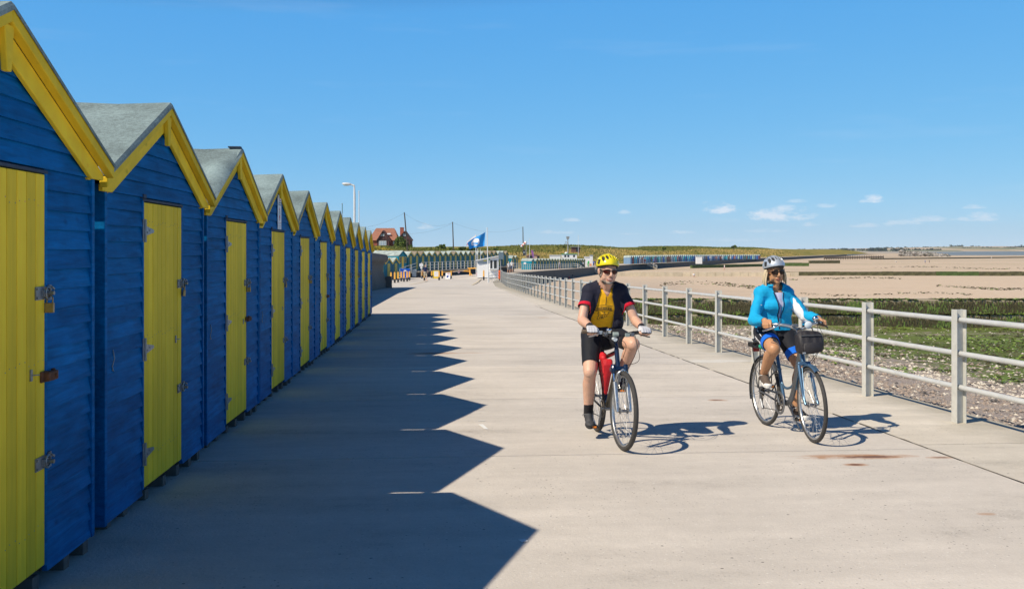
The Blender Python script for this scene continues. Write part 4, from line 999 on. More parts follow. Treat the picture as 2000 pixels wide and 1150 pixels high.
M_GLOVE = cloth('pale_grey_glove', (.58, .58, .62)); M_GLOVEB = cloth('black_glove_cuff', (.02, .02, .025))
M_HELM_Y = mat('glossy_yellow_helmet', (.78, .66, .02), .25, .06, 10); M_HELM_S = mat('silver_helmet', (.50, .55, .62), .28, .06, 10, 0, .35); M_FOAM = mat('black_helmet_foam', (.022, .022, .024), .8, .3, 40, .3)
def lensmat(name, c):
    t = NT(name); t.col(c); t.rough(.12); t.b.inputs['Specular IOR Level'].default_value = .3; return t.mat
M_LENSR = lensmat('red_brown_lens', (.055, .010, .007)); M_LENSB = lensmat('dark_brown_lens', (.02, .012, .010))

def remeshed(mb, voxel, smooth=2, fac=.5, wrinkle=0.0, wscale=12.0, stretch=(1, 1, 1), dec=None):
    me = mb.mesh('tmp', M_BLACKP); o = bpy.data.objects.new('tmp', me); COL.objects.link(o)
    m = o.modifiers.new('r', 'REMESH'); m.mode = 'VOXEL'; m.voxel_size = voxel; m.use_smooth_shade = True
    if smooth: s = o.modifiers.new('s', 'SMOOTH'); s.iterations = smooth; s.factor = fac
    dg = bpy.context.evaluated_depsgraph_get(); dg.update()
    out = bpy.data.meshes.new_from_object(o.evaluated_get(dg)); bpy.data.objects.remove(o); bpy.data.meshes.remove(me)
    if wrinkle:
        n = len(out.vertices); co = np.empty(n * 3); no = np.empty(n * 3); out.vertices.foreach_get('co', co); out.vertices.foreach_get('normal', no)
        co = co.reshape(-1, 3); no = no.reshape(-1, 3)
        d = np.array([noise.fractal(Vector((p[0] * wscale * stretch[0], p[1] * wscale * stretch[1], p[2] * wscale * stretch[2])), 1.0, 2.0, 3) for p in co])
        co += no * (d * wrinkle)[:, None]; out.vertices.foreach_set('co', co.ravel()); out.update()
    out.materials.clear(); return out
def setmats(me, mats, fn=None):
    for m in mats: me.materials.append(m)
    if fn:
        for p in me.polygons: p.material_index = fn(p.center, p.normal)
    me.polygons.foreach_set('use_smooth', [True] * len(me.polygons)); return me
def smooth_border(bm, it=7):
    """even out the stair steps a cut leaves along an open edge"""
    nb = {}
    for e in bm.edges:
        if len(e.link_faces) == 1: a, c = e.verts; nb.setdefault(a, []).append(c); nb.setdefault(c, []).append(a)
    for _ in range(it):
        new = {v: v.co * .4 + sum((w.co for w in l), Vector()) * (.6 / len(l)) for v, l in nb.items() if len(l) == 2}
        for v, c in new.items(): v.co = c
def cutfaces(me, pred):
    bm = bmesh.new(); bm.from_mesh(me); kill = [f for f in bm.faces if pred(f.calc_center_median(), f.normal)]
    bmesh.ops.delete(bm, geom=kill, context='FACES'); smooth_border(bm); bm.to_mesh(me); bm.free(); return me
def shell(me, pred, off, name, m, parent, thick=.003, jitter=0.0):
    """thin layer lying on part of a surface (hair, beard, panels, hems)"""
    bm = bmesh.new(); bm.from_mesh(me); bm.normal_update()
    kill = [f for f in bm.faces if not pred(f.calc_center_median(), f.normal)]
    bmesh.ops.delete(bm, geom=kill, context='FACES'); bm.verts.ensure_lookup_table()
    if not bm.faces: bm.free(); return None
    smooth_border(bm); bm.normal_update()
    nn = [v.normal.copy() for v in bm.verts]; top = [v.co + n * (off + jitter * noise.noise(v.co * 160)) for v, n in zip(bm.verts, nn)]; bot = [v.co + n * (off - thick) for v, n in zip(bm.verts, nn)]
    bm.verts.index_update(); N = len(top); fs = [tuple(v.index for v in f.verts) for f in bm.faces]
    allf = fs + [tuple(N + i for i in f[::-1]) for f in fs]
    for e in bm.edges:
        if len(e.link_faces) == 1:
            l = e.link_loops[0]; a, c = l.vert.index, l.link_loop_next.vert.index; allf.append((c, a, N + a, N + c))
    bm.free(); out = bpy.data.meshes.new(name); out.from_pydata([tuple(p) for p in top + bot], [], allf); out.materials.append(m)
    out.polygons.foreach_set('use_smooth', [True] * len(out.polygons)); return link(name, out, parent)
def ik(a, c, l1, l2, pole):
    a, c = Vector(a), Vector(c); d = c - a; L = min(d.length, (l1 + l2) * .998); n = d.normalized()
    x = (l1 * l1 - l2 * l2 + L * L) / (2 * L); h = math.sqrt(max(l1 * l1 - x * x, 0)); p = Vector(pole); p = (p - n * p.dot(n)).normalized()
    return a + n * x + p * h
def chainell(b, pts, hw, hd, n=5, grow=0.0, side=(0, 1, 0)):
    """overlapping ellipsoids along a spine: hw half widths (across side), hd half depths"""
    P = [Vector(p) for p in pts]
    for i in range(len(P) - 1):
        for k in range(n + (1 if i == len(P) - 2 else 0)):
            t = k / n; c = P[i].lerp(P[i + 1], t); w = hw[i] + (hw[i + 1] - hw[i]) * t; d = hd[i] + (hd[i + 1] - hd[i]) * t
            ax = (P[i + 1] - P[i]).normalized(); s = Vector(side); s = (s - ax * s.dot(ax)).normalized(); f = s.cross(ax)
            M = Matrix((f, s, ax)).transposed()
            b.ell(c, (d + grow, w + grow, min(w, d) * .62 + grow), M, 18, 10)
def head(b, H, sex):
    """skull, face and ears in head space (x forward, z up, origin between the ears)"""
    T0 = b.T; b.T = H; k = 1.0 if sex == 'm' else .95; S = lambda *v: tuple(x * k for x in v)
    b.ell(S(-.014, 0, .034), S(.099, .077, .088), nu=20, nv=14); b.ell(S(.034, 0, -.034), S(.060, .060, .088), nu=18, nv=12)
    b.ell(S(.040, 0, -.082), S(.047, .050 if sex == 'm' else .044, .036), nu=14); b.ell(S(.068, 0, -.103), S(.022, .026, .019))
    for s in (-1, 1):
        b.ell(S(.056, s * .040, -.030), S(.027, .024, .026)); b.ell(S(.015, s * .058, -.070), S(.036, .014, .034)); b.ell(S(.046, s * .043, -.056), S(.032, .022, .032))
        b.ell(S(-.008, s * .080, -.012), S(.021, .010, .034), Matrix.Rotation(-.25, 3, 'Y')); b.ell(S(-.012, s * .086, -.004), S(.022, .006, .026))
        b.ell(S(.080, s * .031, .001), S(.014, .018, .010)); b.cap(S(.100, s * .010, -.037), S(.108, s * .013, -.038), .0085 * k, .0080 * k, 8)
    b.ell(S(.080, 0, .020), S(.019, .056, .014)); b.cap(S(.094, 0, .012), S(.119, 0, -.030), .0085 * k, .0135 * k, 10)
    b.ell(S(.092, 0, -.064), S(.013, .030, .0062)); b.ell(S(.090, 0, -.079), S(.013, .025, .0072)); b.T = T0
def hand(b, G, A, W, s, grow=0.0, fingers=True, glove=False, size=1.0):
    """hand closed over a handlebar grip. G grip centre, A outward grip axis, W wrist, s side (-1 right, +1 left)"""
    G, A, W = Vector(G), Vector(A).normalized(), Vector(W); f = (G - W); f = (f - A * f.dot(A)).normalized(); u = Vector((0, 0, 1)); u = (u - A * u.dot(A)); f = (f - u.normalized() * f.dot(u.normalized()) * .35).normalized(); u = A.cross(f) * s
    if u.z < 0: u = -u
    q = lambda a, ff, uu: G + (A * a + f * ff + u * uu) * size
    offs = (-.034, -.012, .010, .031); rad = (.0098, .0102, .0098, .0085); ln = (.95, 1.05, 1.0, .82)
    for o, r, l in zip(offs, rad, ln):
        r = r * size; K = q(o, .022, .030); b.cap(W + (A * o * .55) * size, K, .0165 * size + grow, .0135 * size + grow, 10)
        P1 = q(o * 1.04, .022 + .024 * l, .010); P2 = q(o * 1.04, .018 + .016 * l, -.016 * l); P3 = q(o * 1.03, .004, -.028 * l)
        if glove: b.cap(K, K.lerp(P1, .75), r + .003 + grow, r + .003 + grow, 10); continue
        if fingers: b.cap(K, P1, r + .0012, r + .0004, 10); b.cap(P1, P2, r + .0004, r - .0006, 10); b.cap(P2, P3, r - .0006, r - .0018, 10)
    t0 = q(-.030, -.030, .022); t1 = q(-.050, .004, .014); t2 = q(-.052, .026, -.004); t3 = q(-.044, .034, -.020)
    b.cap(W + (A * -.012) * size, t0, .016 * size + grow, .015 * size + grow, 10); b.cap(t0, t1, .0145 * size + grow, .0125 * size + grow, 10)
    if glove: return
    b.cap(t1, t2, .0115 * size, .0105 * size, 10); b.cap(t2, t3, .0105 * size, .009 * size, 10)
def arm(b, S, E, W, r=(.052, .043, .045, .030), grow=0.0, upto=1.0, cut=None):
    S, E, W = Vector(S), Vector(E), Vector(W)
    if cut == 'upper': b.cap(S, S.lerp(E, upto), r[0] + grow, r[0] + (r[1] - r[0]) * upto + grow, 14); return
    b.cap(S, E, r[0] + grow, r[1] + grow, 14); m = E.lerp(W, .3); b.cap(E, m, r[1] + grow, r[2] + grow, 14); b.cap(m, E.lerp(W, upto), r[2] + grow, r[3] + grow if upto == 1 else (r[2] + (r[3] - r[2]) * upto) + grow, 14)
def leg(b, Hp, K, A, r=(.090, .062, .056, .060, .038), grow=0.0):
    Hp, K, A = Vector(Hp), Vector(K), Vector(A); b.cap(Hp, K, r[0] + grow, r[1] + grow, 16)
    d = (A - K).normalized(); back = Vector((-1, 0, 0)); back = (back - d * back.dot(d)).normalized()
    b.cap(K, K.lerp(A, .12), r[2] + grow, r[2] * .96 + grow, 14); m = K.lerp(A, .32) + back * .018; b.cap(K.lerp(A, .08), m, r[2] * .9 + grow, r[3] + grow, 14); b.cap(m, A, r[3] + grow, r[4] + grow, 14)
    th = (K - Hp).normalized(); fr = Vector((1, 0, 0)); fr = (fr - th * fr.dot(th)).normalized(); b.ell(K + fr * .012 - d * .0, (.05 + grow, .047 + grow, .055 + grow))
def shoe(A, toe, pitch, ball_len=.115):
    """matrix placing shoe space (x toe-ward, origin at the ankle) in the rider's space"""
    a = math.atan2(toe[1], toe[0]); return Matrix.Translation(A) @ Matrix.Rotation(a, 4, 'Z') @ Matrix.Rotation(pitch, 4, 'Y')
def make_shoe(M, parent, kind):
    sh = node('shoe', parent); b = MB(); b.T = M
    b.ell((-.025, 0, -.045), (.050, .037, .045)); b.ell((.05, 0, -.052), (.085, .041, .034)); b.ell((.125, .004, -.060), (.065, .046, .027)); b.cap((-.005, 0, -.03), (-.008, 0, .012), .046, .044, 14); b.cap((.01, 0, -.02), (.10, 0, -.045), .040, .034, 12)
    up = remeshed(b, .007, 2); setmats(up, [M_TRAINER if kind == 'm' else M_CANVAS]); link('upper', up, sh)
    b = MB(); b.T = M; n = 20
    outl = []
    for k in range(n):
        a = 2 * math.pi * k / n; x = .062 + .128 * math.cos(a); w = .040 + .010 * math.cos(a) - (.007 if .02 < x < .07 else 0); outl.append((x, math.copysign(abs(math.sin(a)) ** .8, math.sin(a)) * w))
    b.add([(x, y, -.092) for x, y in outl] + [(x * 1.0, y * 1.02, -.066 if kind == 'w' else -.072) for x, y in outl], [tuple(range(n))[::-1], tuple(range(n, 2 * n))] + [(i, (i + 1) % n, n + (i + 1) % n, n + i) for i in range(n)])
    b.build('sole', M_SOLE if kind == 'w' else M_BLKSOLE, sh, smooth=50, bevel=.003)
    b = MB(); b.T = M
    for k in range(5): x = .045 + k * .018; z = -.006 - k * .0085; b.tube([(x, -.030, z - .013), (x + .004, 0, z + .004), (x, .030, z - .013)], .0042 if kind == 'w' else .003, 6)
    b.tube([(.04, -.02, .0), (.03, -.055, -.01), (.04, -.06, -.02)], .003, 5)
    b.build('laces', M_LACE if kind == 'w' else M_GREYF, sh)
    if kind == 'w':
        b = MB(); b.T = M; b.ell((.150, .003, -.066), (.043, .043, .026), nu=14); b.build('toe_cap', M_SOLE, sh, smooth=True)
def helmet(H, parent, m, kind):
    hm = node('helmet', parent); k = 1.0 if kind == 'm' else .985
    rx, ry, rz = .134 * k, .104 * k, .106 * k; c = Vector((-.018, 0, .040))
    nu, nv = 168, 62; vs = []; fs = []
    def rim(a):  # lower edge elevation for each bearing (0 = forehead)
        return -.10 + .16 * math.cos(a) - .22 * max(0, -math.cos(a)) ** 2 + .05 * math.cos(2 * a)
    vents = []
    for (yy, lst) in ((0, [(.075, .026), (.012, .026), (-.045, .024), (-.095, .02)]), (.034, [(.072, .032), (.0, .034), (-.075, .030)]), (.066, [(.058, .034), (-.018, .036), (-.085, .026)]), (.092, [(.018, .034), (-.052, .030)])):
        for s_ in ((1,) if yy == 0 else (-1, 1)):
            for (x, l) in lst: vents.append((x, s_ * yy, l, .0125 if yy else .0115))
    P = {}
    for j in range(nv + 1):
        for i in range(nu):
            a = 2 * math.pi * i / nu; e0 = rim(a); e = e0 + (math.pi / 2 - e0) * (j / nv)
            rg = 1 + .010 * math.cos(a * 0) * math.cos(9 * math.sin(a) * math.cos(e)) ; r = Vector((rx * math.cos(a) * math.cos(e) * (1.06 if math.cos(a) < 0 else 1), ry * math.sin(a) * math.cos(e), rz * math.sin(e))) * rg
            if j < 3: r *= 1 - .012 * (3 - j) * .6
            P[(i, j)] = r
    def invent(p):
        for (x, y, l, w) in vents:
            dx, dy = (p.x - x) / l, (p.y - y * (1 if abs(p.x) < .09 else .93)) / w
            if p.z > -.01 + abs(y) * .1 and dx * dx + dy * dy * (1 if abs(y) < .09 else .55) < 1 and (abs(y) < .06 or p.z > .005):
                if abs(y) > .09 and p.z > .05: continue
                return True
        return False
    idx = {}; 
    for key, p in P.items(): idx[key] = len(vs); vs.append(p + c)
    for j in range(nv):
        for i in range(nu):
            q = [(i, j), ((i + 1) % nu, j), ((i + 1) % nu, j + 1), (i, j + 1)]; ce = sum((P[t] for t in q), Vector()) / 4
            if invent(ce): continue
            fs.append(tuple(idx[t] for t in q))
    b = MB(); b.T = H; b.add(vs, fs); me = b.mesh('shell', m); bm = bmesh.new(); bm.from_mesh(me); bmesh.ops.delete(bm, geom=[v for v in bm.verts if not v.link_faces], context='VERTS'); smooth_border(bm, 5); bm.to_mesh(me); bm.free()
    o = bpy.data.objects.new('t', me); COL.objects.link(o); sm = o.modifiers.new('s', 'SOLIDIFY'); sm.thickness = .012; sm.offset = -1
    dg = bpy.context.evaluated_depsgraph_get(); dg.update(); me2 = bpy.data.meshes.new_from_object(o.evaluated_get(dg)); bpy.data.objects.remove(o)
    me2.polygons.foreach_set('use_smooth', [True] * len(me2.polygons)); me2.set_sharp_from_angle(angle=R(45)); link('shell', me2, hm)
    b = MB(); b.T = H; vs = []; nu2, nv2 = 48, 14
    for j in range(nv2 + 1):
        for i in range(nu2):
            a = 2 * math.pi * i / nu2; e0 = rim(a) - .13; e = e0 + (math.pi / 2 - e0) * (j / nv2); vs.append(Vector((rx * math.cos(a) * math.cos(e) * (1.04 if math.cos(a) < 0 else 1), ry * math.sin(a) * math.cos(e), rz * math.sin(e))) * .905 + c)
    b.add(vs, [(j * nu2 + i, j * nu2 + (i + 1) % nu2, (j + 1) * nu2 + (i + 1) % nu2, (j + 1) * nu2 + i) for j in range(nv2) for i in range(nu2)]); b.build('liner', M_FOAM, hm, smooth=True)
    b = MB(); b.T = H
    for s_ in (-1, 1):
        for x0 in (.040, -.05): b.tube(spline([(x0, s_ * .084, .014), (x0 * .4 + .012, s_ * .079, -.05), (.02, s_ * .062, -.098)], 5), .0048, 6, flat=.35)
        b.tube(spline([(.02, s_ * .062, -.098), (.035, s_ * .040, -.122), (.04, 0, -.131)], 5), .0055, 6, flat=.4)
    b.box((.035, .03, -.122), (.022, .03, .012)); b.build('chin_strap', M_BLACKP, hm)
def glasses(H, parent, lens_m, frame_m, big=1.0):
    g = node('sunglasses', parent); k = big
    for s_ in (-1, 1):
        b = MB(); b.T = H; pts = []; n = 9; rows = []
        for i in range(n):
            u = i / (n - 1); y = s_ * (.009 + .058 * u); x = .1085 - (abs(y) ** 2) * 7.2 - .0; h = (.0205 * k) * (1 - .25 * u) * (math.sin(math.pi * (.12 + .80 * u)) ** .5); zc = .001 - .003 * u
            rows.append([(x, y, zc + h), (x + .002, y, zc), (x - .001, y, zc - h * 1.15)])
        vs = [p for r in rows for p in r] + [(p[0] - .003, p[1], p[2]) for r in rows for p in r]; fs = [(i * 3 + j, (i + 1) * 3 + j, (i + 1) * 3 + j + 1, i * 3 + j + 1) for i in range(n - 1) for j in range(2)]
        b.add(vs, fs + [tuple(n * 3 + q for q in f[::-1]) for f in fs]); b.build('lens', lens_m, g, smooth=True)
        b = MB(); b.T = H; b.tube([(r[0][0] + .001, r[0][1], r[0][2] + .001) for r in rows], .0036, 6)
        b.tube(spline([rows[-1][0], (.055, s_ * .0765, .006), (.01, s_ * .0815, .006), (-.03, s_ * .084, -.004)], 4), .0045, 6, flat=.6); b.build('temple', frame_m, g)
    b = MB(); b.T = H; b.tube([(.1095, -.010, .008), (.113, 0, .009), (.1095, .010, .008)], .0026, 6); b.build('bridge', frame_m, g)

def face_bits(H, body, parent, sex):
    Hi = H.inverted()
    b = MB(); b.T = H; b.tube(spline([(.090, -.024, -.0675), (.1015, -.010, -.0705), (.1035, 0, -.0712), (.1015, .010, -.0705), (.090, .024, -.0675)], 4), .0036, 6, flat=.8)
    b.build('teeth', M_TEETH, parent, smooth=True)
# ---------------------------------------------------------------- man
man = thing('person', 'man in yellow helmet, open navy jersey and yellow shirt riding the dark bicycle', 'person', M1_LOC, M1_ROT)
hips = {s: Vector((.235, s * .10, .955)) for s in (-1, 1)}
shoes_p = {-1: R(14), 1: R(2)}
ank = {}
for s in (-1, 1):
    p = PC1[s]; ank[s] = Vector((p.x - .105, s * .150, p.z + .105 + (.012 if s < 0 else 0)))
knee = {s: ik(hips[s], ank[s], .425, .445, (1, s * .22, .1)) for s in (-1, 1)}
shl = {s: Vector((.375, s * .170, 1.366)) for s in (-1, 1)}
wr = {}; el = {}
for s in (-1, 1):
    G, A = GR1[s]; G = G - A * (.022 if s < 0 else .0); GR1[s] = (G, A); d = (Vector((G.x, 0, G.z)) - Vector((shl[s].x, 0, shl[s].z))).normalized()
    wr[s] = G + Vector((-.070, s * -.004, .040)); el[s] = ik(shl[s], wr[s], .295, .265, (-.75, s * .28, -.5))
HC = Vector((.478, .0, 1.565)); HM = Matrix.Translation(HC) @ Matrix.Rotation(R(5), 4, 'Z') @ Matrix.Rotation(R(6), 4, 'Y') @ Matrix.Rotation(R(-3), 4, 'X')
spine = [(.215, 0, .93), (.245, 0, 1.06), (.325, 0, 1.25), (.375, 0, 1.37)]; hw = [.165, .160, .180, .150]; hd = [.118, .128, .122, .085]
def torso(b, grow=0.0, sh=None, lim=None):
    chainell(b, spine if lim is None else spine[lim:], hw if lim is None else hw[lim:], hd if lim is None else hd[lim:], 5, grow)
    for q in (-1, 1): b.cap(Vector(spine[3]) + Vector((0, q * .035, .06)), shl[q] * .8 + Vector(spine[3]) * .2 + Vector((0, 0, .012)), .034 + grow, .044 + grow, 12)
    b.cap(shl[-1] * .82 + Vector(spine[3]) * .18, shl[1] * .82 + Vector(spine[3]) * .18, .060 + grow, .060 + grow, 14)
b = MB(); torso(b); b.cap((.375, 0, 1.40), HM @ Vector((-.012, 0, -.07)), .066, .060, 16); b.cap((.415, 0, 1.40), HM @ Vector((.025, 0, -.085)), .045, .040, 14)
head(b, HM, 'm')
for s in (-1, 1): arm(b, shl[s], el[s], wr[s], (.046, .044, .047, .031)); hand(b, *GR1[s], wr[s], s, size=1.04); leg(b, hips[s], knee[s], ank[s], (.095, .064, .058, .062, .040)); b.ell(ank[s] + Vector((.015, 0, -.03)), (.045, .026, .022))
bodyM = remeshed(b, .0056, 4, .5); HMi = HM.inverted()
def lipz(c, n):
    q = HMi @ c; return 1 if (q.x > .078 and abs(q.y) < .030 - abs(q.z + .071) * .5 and -.088 < q.z < -.057 and abs(q.z + .071) < .0125 * (1 - (abs(q.y) / .034) ** 2) + .003) else 0
setmats(bodyM, [M_SKIN_M, M_LIP], lipz); link('body', bodyM, man); face_bits(HM, bodyM, man, 'm')
def beard(c, n):
    q = HMi @ c
    if q.z > .03 or q.z < -.135: return False
    lip = abs(q.y) < .030 and -.088 < q.z < -.058
    if q.x > .055 and not lip: return q.z < -.093 or (-.059 < q.z < -.052 and abs(q.y) < .030) or (abs(q.y) > .034 and q.z < -.084)
    return (.02 < q.x <= .055 and q.z < -.088 and abs(q.y) > .02 and q.z > -.125)
def sideh(c, n):
    q = HMi @ c; return -.095 < q.x < .030 and abs(q.y) > .05 and -.062 < q.z < .08 and not (abs(q.y) > .0785 and q.z < .02) or (q.x < -.06 and -.06 < q.z < .08)
shell(bodyM, beard, .0022, 'beard', M_GREYHAIR, man, .003, .0016); shell(bodyM, sideh, .004, 'hair', M_GREYHAIR, man, .004, .002)
# golden shirt under the jersey
b = MB(); torso(b, .013); sh_me = remeshed(b, .0075, 3, .5, .006, 9)
cutfaces(sh_me, lambda c, n: c.z < 1.015 or (c.z > 1.405) or (c.x > .33 and abs(c.y) < .040 * min(1, max(0, (c.z - 1.315) / .07)) and c.z > 1.315)); setmats(sh_me, [M_GOLD]); link('shirt', sh_me, man)
bvh = BVHTree.FromPolygons([v.co for v in sh_me.vertices], [tuple(p.vertices) for p in sh_me.polygons])
def strokes(lines, w, name, m, parent, off=.002, bv=None, origin_x=1.2):
    """flat print: ribbons laid on the cloth along lines given as (y,z)"""
    b = MB()
    for ln in lines:
        pts = []
        for i in range(len(ln) - 1):
            a, c = Vector((0, *ln[i])), Vector((0, *ln[i + 1])); k = max(1, int((c - a).length / .012))
            for j in range(k + (1 if i == len(ln) - 2 else 0)):
                p = a.lerp(c, j / k); h = (bv or bvh).ray_cast(Vector((origin_x, p.y, p.z)), Vector((-1, 0, 0)))
                if h[0] is not None: pts.append((h[0] + h[1] * off, h[1]))
        for i in range(len(pts) - 1):
            (p, n), (q, n2) = pts[i], pts[i + 1]; t = (q - p)
            if t.length > .05 or t.length < 1e-5: continue
            sd = t.normalized().cross(n).normalized() * w / 2; b.add([p - sd, q - sd, q + sd, p + sd], [(0, 1, 2, 3)])
    return b.build(name, m, parent)
lines = []
cy0 = -.028
for i in range(9):   # a band of outlined block shapes, too small in the photograph to read
    y = cy0 - .078 + i * .0175; z = 1.206 - ((i - 4) ** 2) * .0006; h = .022; w = .0125
    lines += [[(y, z), (y + w, z), (y + w, z + h), (y, z + h), (y, z)], [(y, z + h * .5), (y + w * (.4 + .3 * (i % 3)), z + h * .5)]]
lines += [[(cy0 - .085, 1.196), (cy0 - .03, 1.201), (cy0 + .03, 1.201), (cy0 + .085, 1.193)], [(cy0 - .082, 1.236), (cy0, 1.246), (cy0 + .082, 1.233)]]
lines += [[(cy0 - .085, 1.193), (cy0 - .05, 1.19), (cy0 - .045, 1.172), (cy0 - .055, 1.165), (cy0 - .04, 1.155), (cy0 - .05, 1.13), (cy0 - .055, 1.115), (cy0 - .03, 1.108)], [(cy0 + .085, 1.19), (cy0 + .05, 1.187), (cy0 + .045, 1.165), (cy0 + .03, 1.155), (cy0 + .028, 1.135)],
          [(cy0 - .02, 1.19), (cy0 - .005, 1.175), (cy0 + .01, 1.185), (cy0 + .0, 1.16), (cy0 + .025, 1.165), (cy0 + .005, 1.145), (cy0 + .02, 1.13), (cy0 - .02, 1.135), (cy0 - .01, 1.118), (cy0 - .035, 1.122), (cy0 - .02, 1.15), (cy0 - .004, 1.16), (cy0 - .012, 1.128), (cy0 + .008, 1.118)]]
strokes(lines, .0042, 'shirt_print', M_PRINT, man)
strokes([[(-.012, 1.325), (-.010, 1.28), (-.014, 1.25)]], .006, 'zip', M_PRINT, man, .003)
# navy jersey hanging open
b = MB(); torso(b, .027)
for s in (-1, 1): b.cap(shl[s] + Vector((0, -s * .03, .0)), shl[s].lerp(el[s], .60), .071, .071, 16); b.cap((.37, s * .055, 1.415), (.375, s * .15, 1.375), .045, .058, 12)
b.ell((.30, -.10, 1.06), (.12, .10, .09)); b.ell((.30, .11, 1.07), (.12, .085, .09))
je = remeshed(b, .0075, 3, .5, .009, 8, (1, 1, .6))
def openf(c):
    if c.x < .33 + (1.2 - c.z) * .25: return False
    l = ip(c.z, [1.0, 1.10, 1.22, 1.32, 1.38, 1.43], [-.165, -.145, -.105, -.078, -.062, -.055]); r = ip(c.z, [1.0, 1.10, 1.22, 1.32, 1.38, 1.43], [.055, .070, .075, .045, .046, .050])
    return l < c.y < r
def armend(c, s): d = (el[s] - shl[s]).normalized(); return (c - shl[s]).dot(d) > .155 and (c - shl[s] - d * (c - shl[s]).dot(d)).length < .10 and abs(c.y) > .17
cutfaces(je, lambda c, n: c.z < 1.02 + (.03 if c.x < .2 else 0) - (.03 if c.y < -.1 else 0) or openf(c) or armend(c, -1) or armend(c, 1) or (abs(c.y) < .078 and c.z > 1.405 + (.02 if c.x < .36 else 0)))
setmats(je, [M_NAVY])
o = link('jersey', je, man); sm = o.modifiers.new('thickness', 'SOLIDIFY'); sm.thickness = .004; sm.offset = -1
def cuff(c, s): d = (el[s] - shl[s]).normalized(); t = (c - shl[s]).dot(d); return .124 < t and abs(c.y) > .165 and (c - shl[s] - d * t).length < .10
for s in (-1, 1): shell(je, lambda c, n: cuff(c, s), .0022, 'red_cuff', M_REDC, man, .004)
b = MB(); n = 22; vs = []   # stand-up collar
for i in range(n):
    a = R(48) + (2 * math.pi - R(96)) * i / (n - 1)
    for (k, z) in ((.074, 1.388), (.079, 1.415), (.078, 1.452)): vs.append((.385 + k * math.cos(a) * .98 + (z - 1.39) * .35, k * math.sin(a) * 1.08, z - (.022 if math.cos(a) > .2 else 0)))
b.add(vs, [(i * 3 + j, i * 3 + j + 1, (i + 1) * 3 + j + 1, (i + 1) * 3 + j) for i in range(n - 1) for j in range(2)]); o = b.build('collar', M_NAVY, man, smooth=True); sm = o.modifiers.new('t', 'SOLIDIFY'); sm.thickness = .006
# shorts
b = MB(); chainell(b, [(.205, 0, .90), (.24, 0, 1.05)], [.172, .165], [.13, .134], 5, .012)
for s in (-1, 1): b.cap(hips[s], knee[s], .105, .072, 18)
so = remeshed(b, .0075, 3, .5, .003, 10)
def hem(c, s, t=.80): d = knee[s] - hips[s]; L = d.length; d = d / L; return (c - hips[s]).dot(d) > L * t and c.y * s > .02 and (c - hips[s] - d * (c - hips[s]).dot(d)).length < .13
cutfaces(so, lambda c, n: hem(c, -1, .80) or hem(c, 1, .80) or c.z > 1.07); setmats(so, [M_LYCRA]); link('shorts', so, man)
for s in (-1, 1):
    b = MB(); b.cap(ank[s].lerp(knee[s], .20), ank[s], .046, .045, 14); link('sock', setmats(remeshed(b, .006, 1), [M_SOCK]), man)
    make_shoe(shoe(ank[s], (1, s * .10), shoes_p[s]), man, 'm')
    b = MB(); hand(b, *GR1[s], wr[s], s, .0035, glove=True, size=1.04); G, A = GR1[s]; b.cap(wr[s].lerp(el[s], .16), wr[s], .034, .032, 12)
    W = wr[s].copy(); gme = remeshed(b, .005, 1); setmats(gme, [M_GLOVE, M_GLOVEB], lambda c, n: 1 if (c - W).dot((G - W).normalized()) < .022 or n.z < -.1 else 0); link('glove', gme, man)
helmet(HM @ Matrix.Translation((.004, 0, .012)) @ Matrix.Rotation(R(-2), 4, 'Y'), man, M_HELM_Y, 'm'); glasses(HM, man, M_LENSR, M_BLACKP)

# ---------------------------------------------------------------- woman
wom = thing('person', 'woman in silver helmet and turquoise jacket riding the step-through bicycle', 'person', M2_LOC, M2_ROT)
hips = {s: Vector((.225, s * .105, .955)) for s in (-1, 1)}; ank = {}
for s in (-1, 1): p = PC2[s]; ank[s] = Vector((p.x - .100, s * .145, p.z + .108))
knee = {s: ik(hips[s], ank[s], .415, .415, (1, s * (.10 if s > 0 else .16), .1)) for s in (-1, 1)}
shl = {s: Vector((.275, s * .152 - .02, 1.328)) for s in (-1, 1)}; wr = {}; el = {}
for s in (-1, 1):
    G, A = GR2[s]; wr[s] = G + Vector((-.068, s * .002, .036)); el[s] = ik(shl[s], wr[s], .275, .245, (-.75, s * .22, -.5))
HC = Vector((.325, -.035, 1.553)); HM = Matrix.Translation(HC) @ Matrix.Rotation(R(-2), 4, 'Z') @ Matrix.Rotation(R(4), 4, 'Y') @ Matrix.Rotation(R(4), 4, 'X'); HMi = HM.inverted()
spine = [(.21, 0, .93), (.225, 0, 1.07), (.25, -.01, 1.24), (.275, -.02, 1.345)]; hw = [.178, .138, .155, .125]; hd = [.125, .100, .118, .075]
b = MB(); torso(b)
for s in (-1, 1): b.ell((.325, s * .068 - .01, 1.215), (.048, .056, .056))
b.cap((.28, -.02, 1.36), HM @ Vector((-.015, 0, -.07)), .054, .050, 16); b.cap((.305, -.02, 1.37), HM @ Vector((.02, 0, -.08)), .036, .034, 12); head(b, HM, 'w')
for s in (-1, 1): arm(b, shl[s], el[s], wr[s], (.046, .037, .039, .026)); hand(b, *GR2[s], wr[s], s, size=.95); leg(b, hips[s], knee[s], ank[s], (.098, .064, .057, .060, .037)); b.ell(ank[s] + Vector((.015, 0, -.03)), (.045, .026, .022))
bodyW = remeshed(b, .0054, 4, .5); setmats(bodyW, [M_SKIN_W, mat('lips_tan', (.33, .12, .075), .45, .1, 30)], lambda c, n: lipz(c, n)); link('body', bodyW, wom)
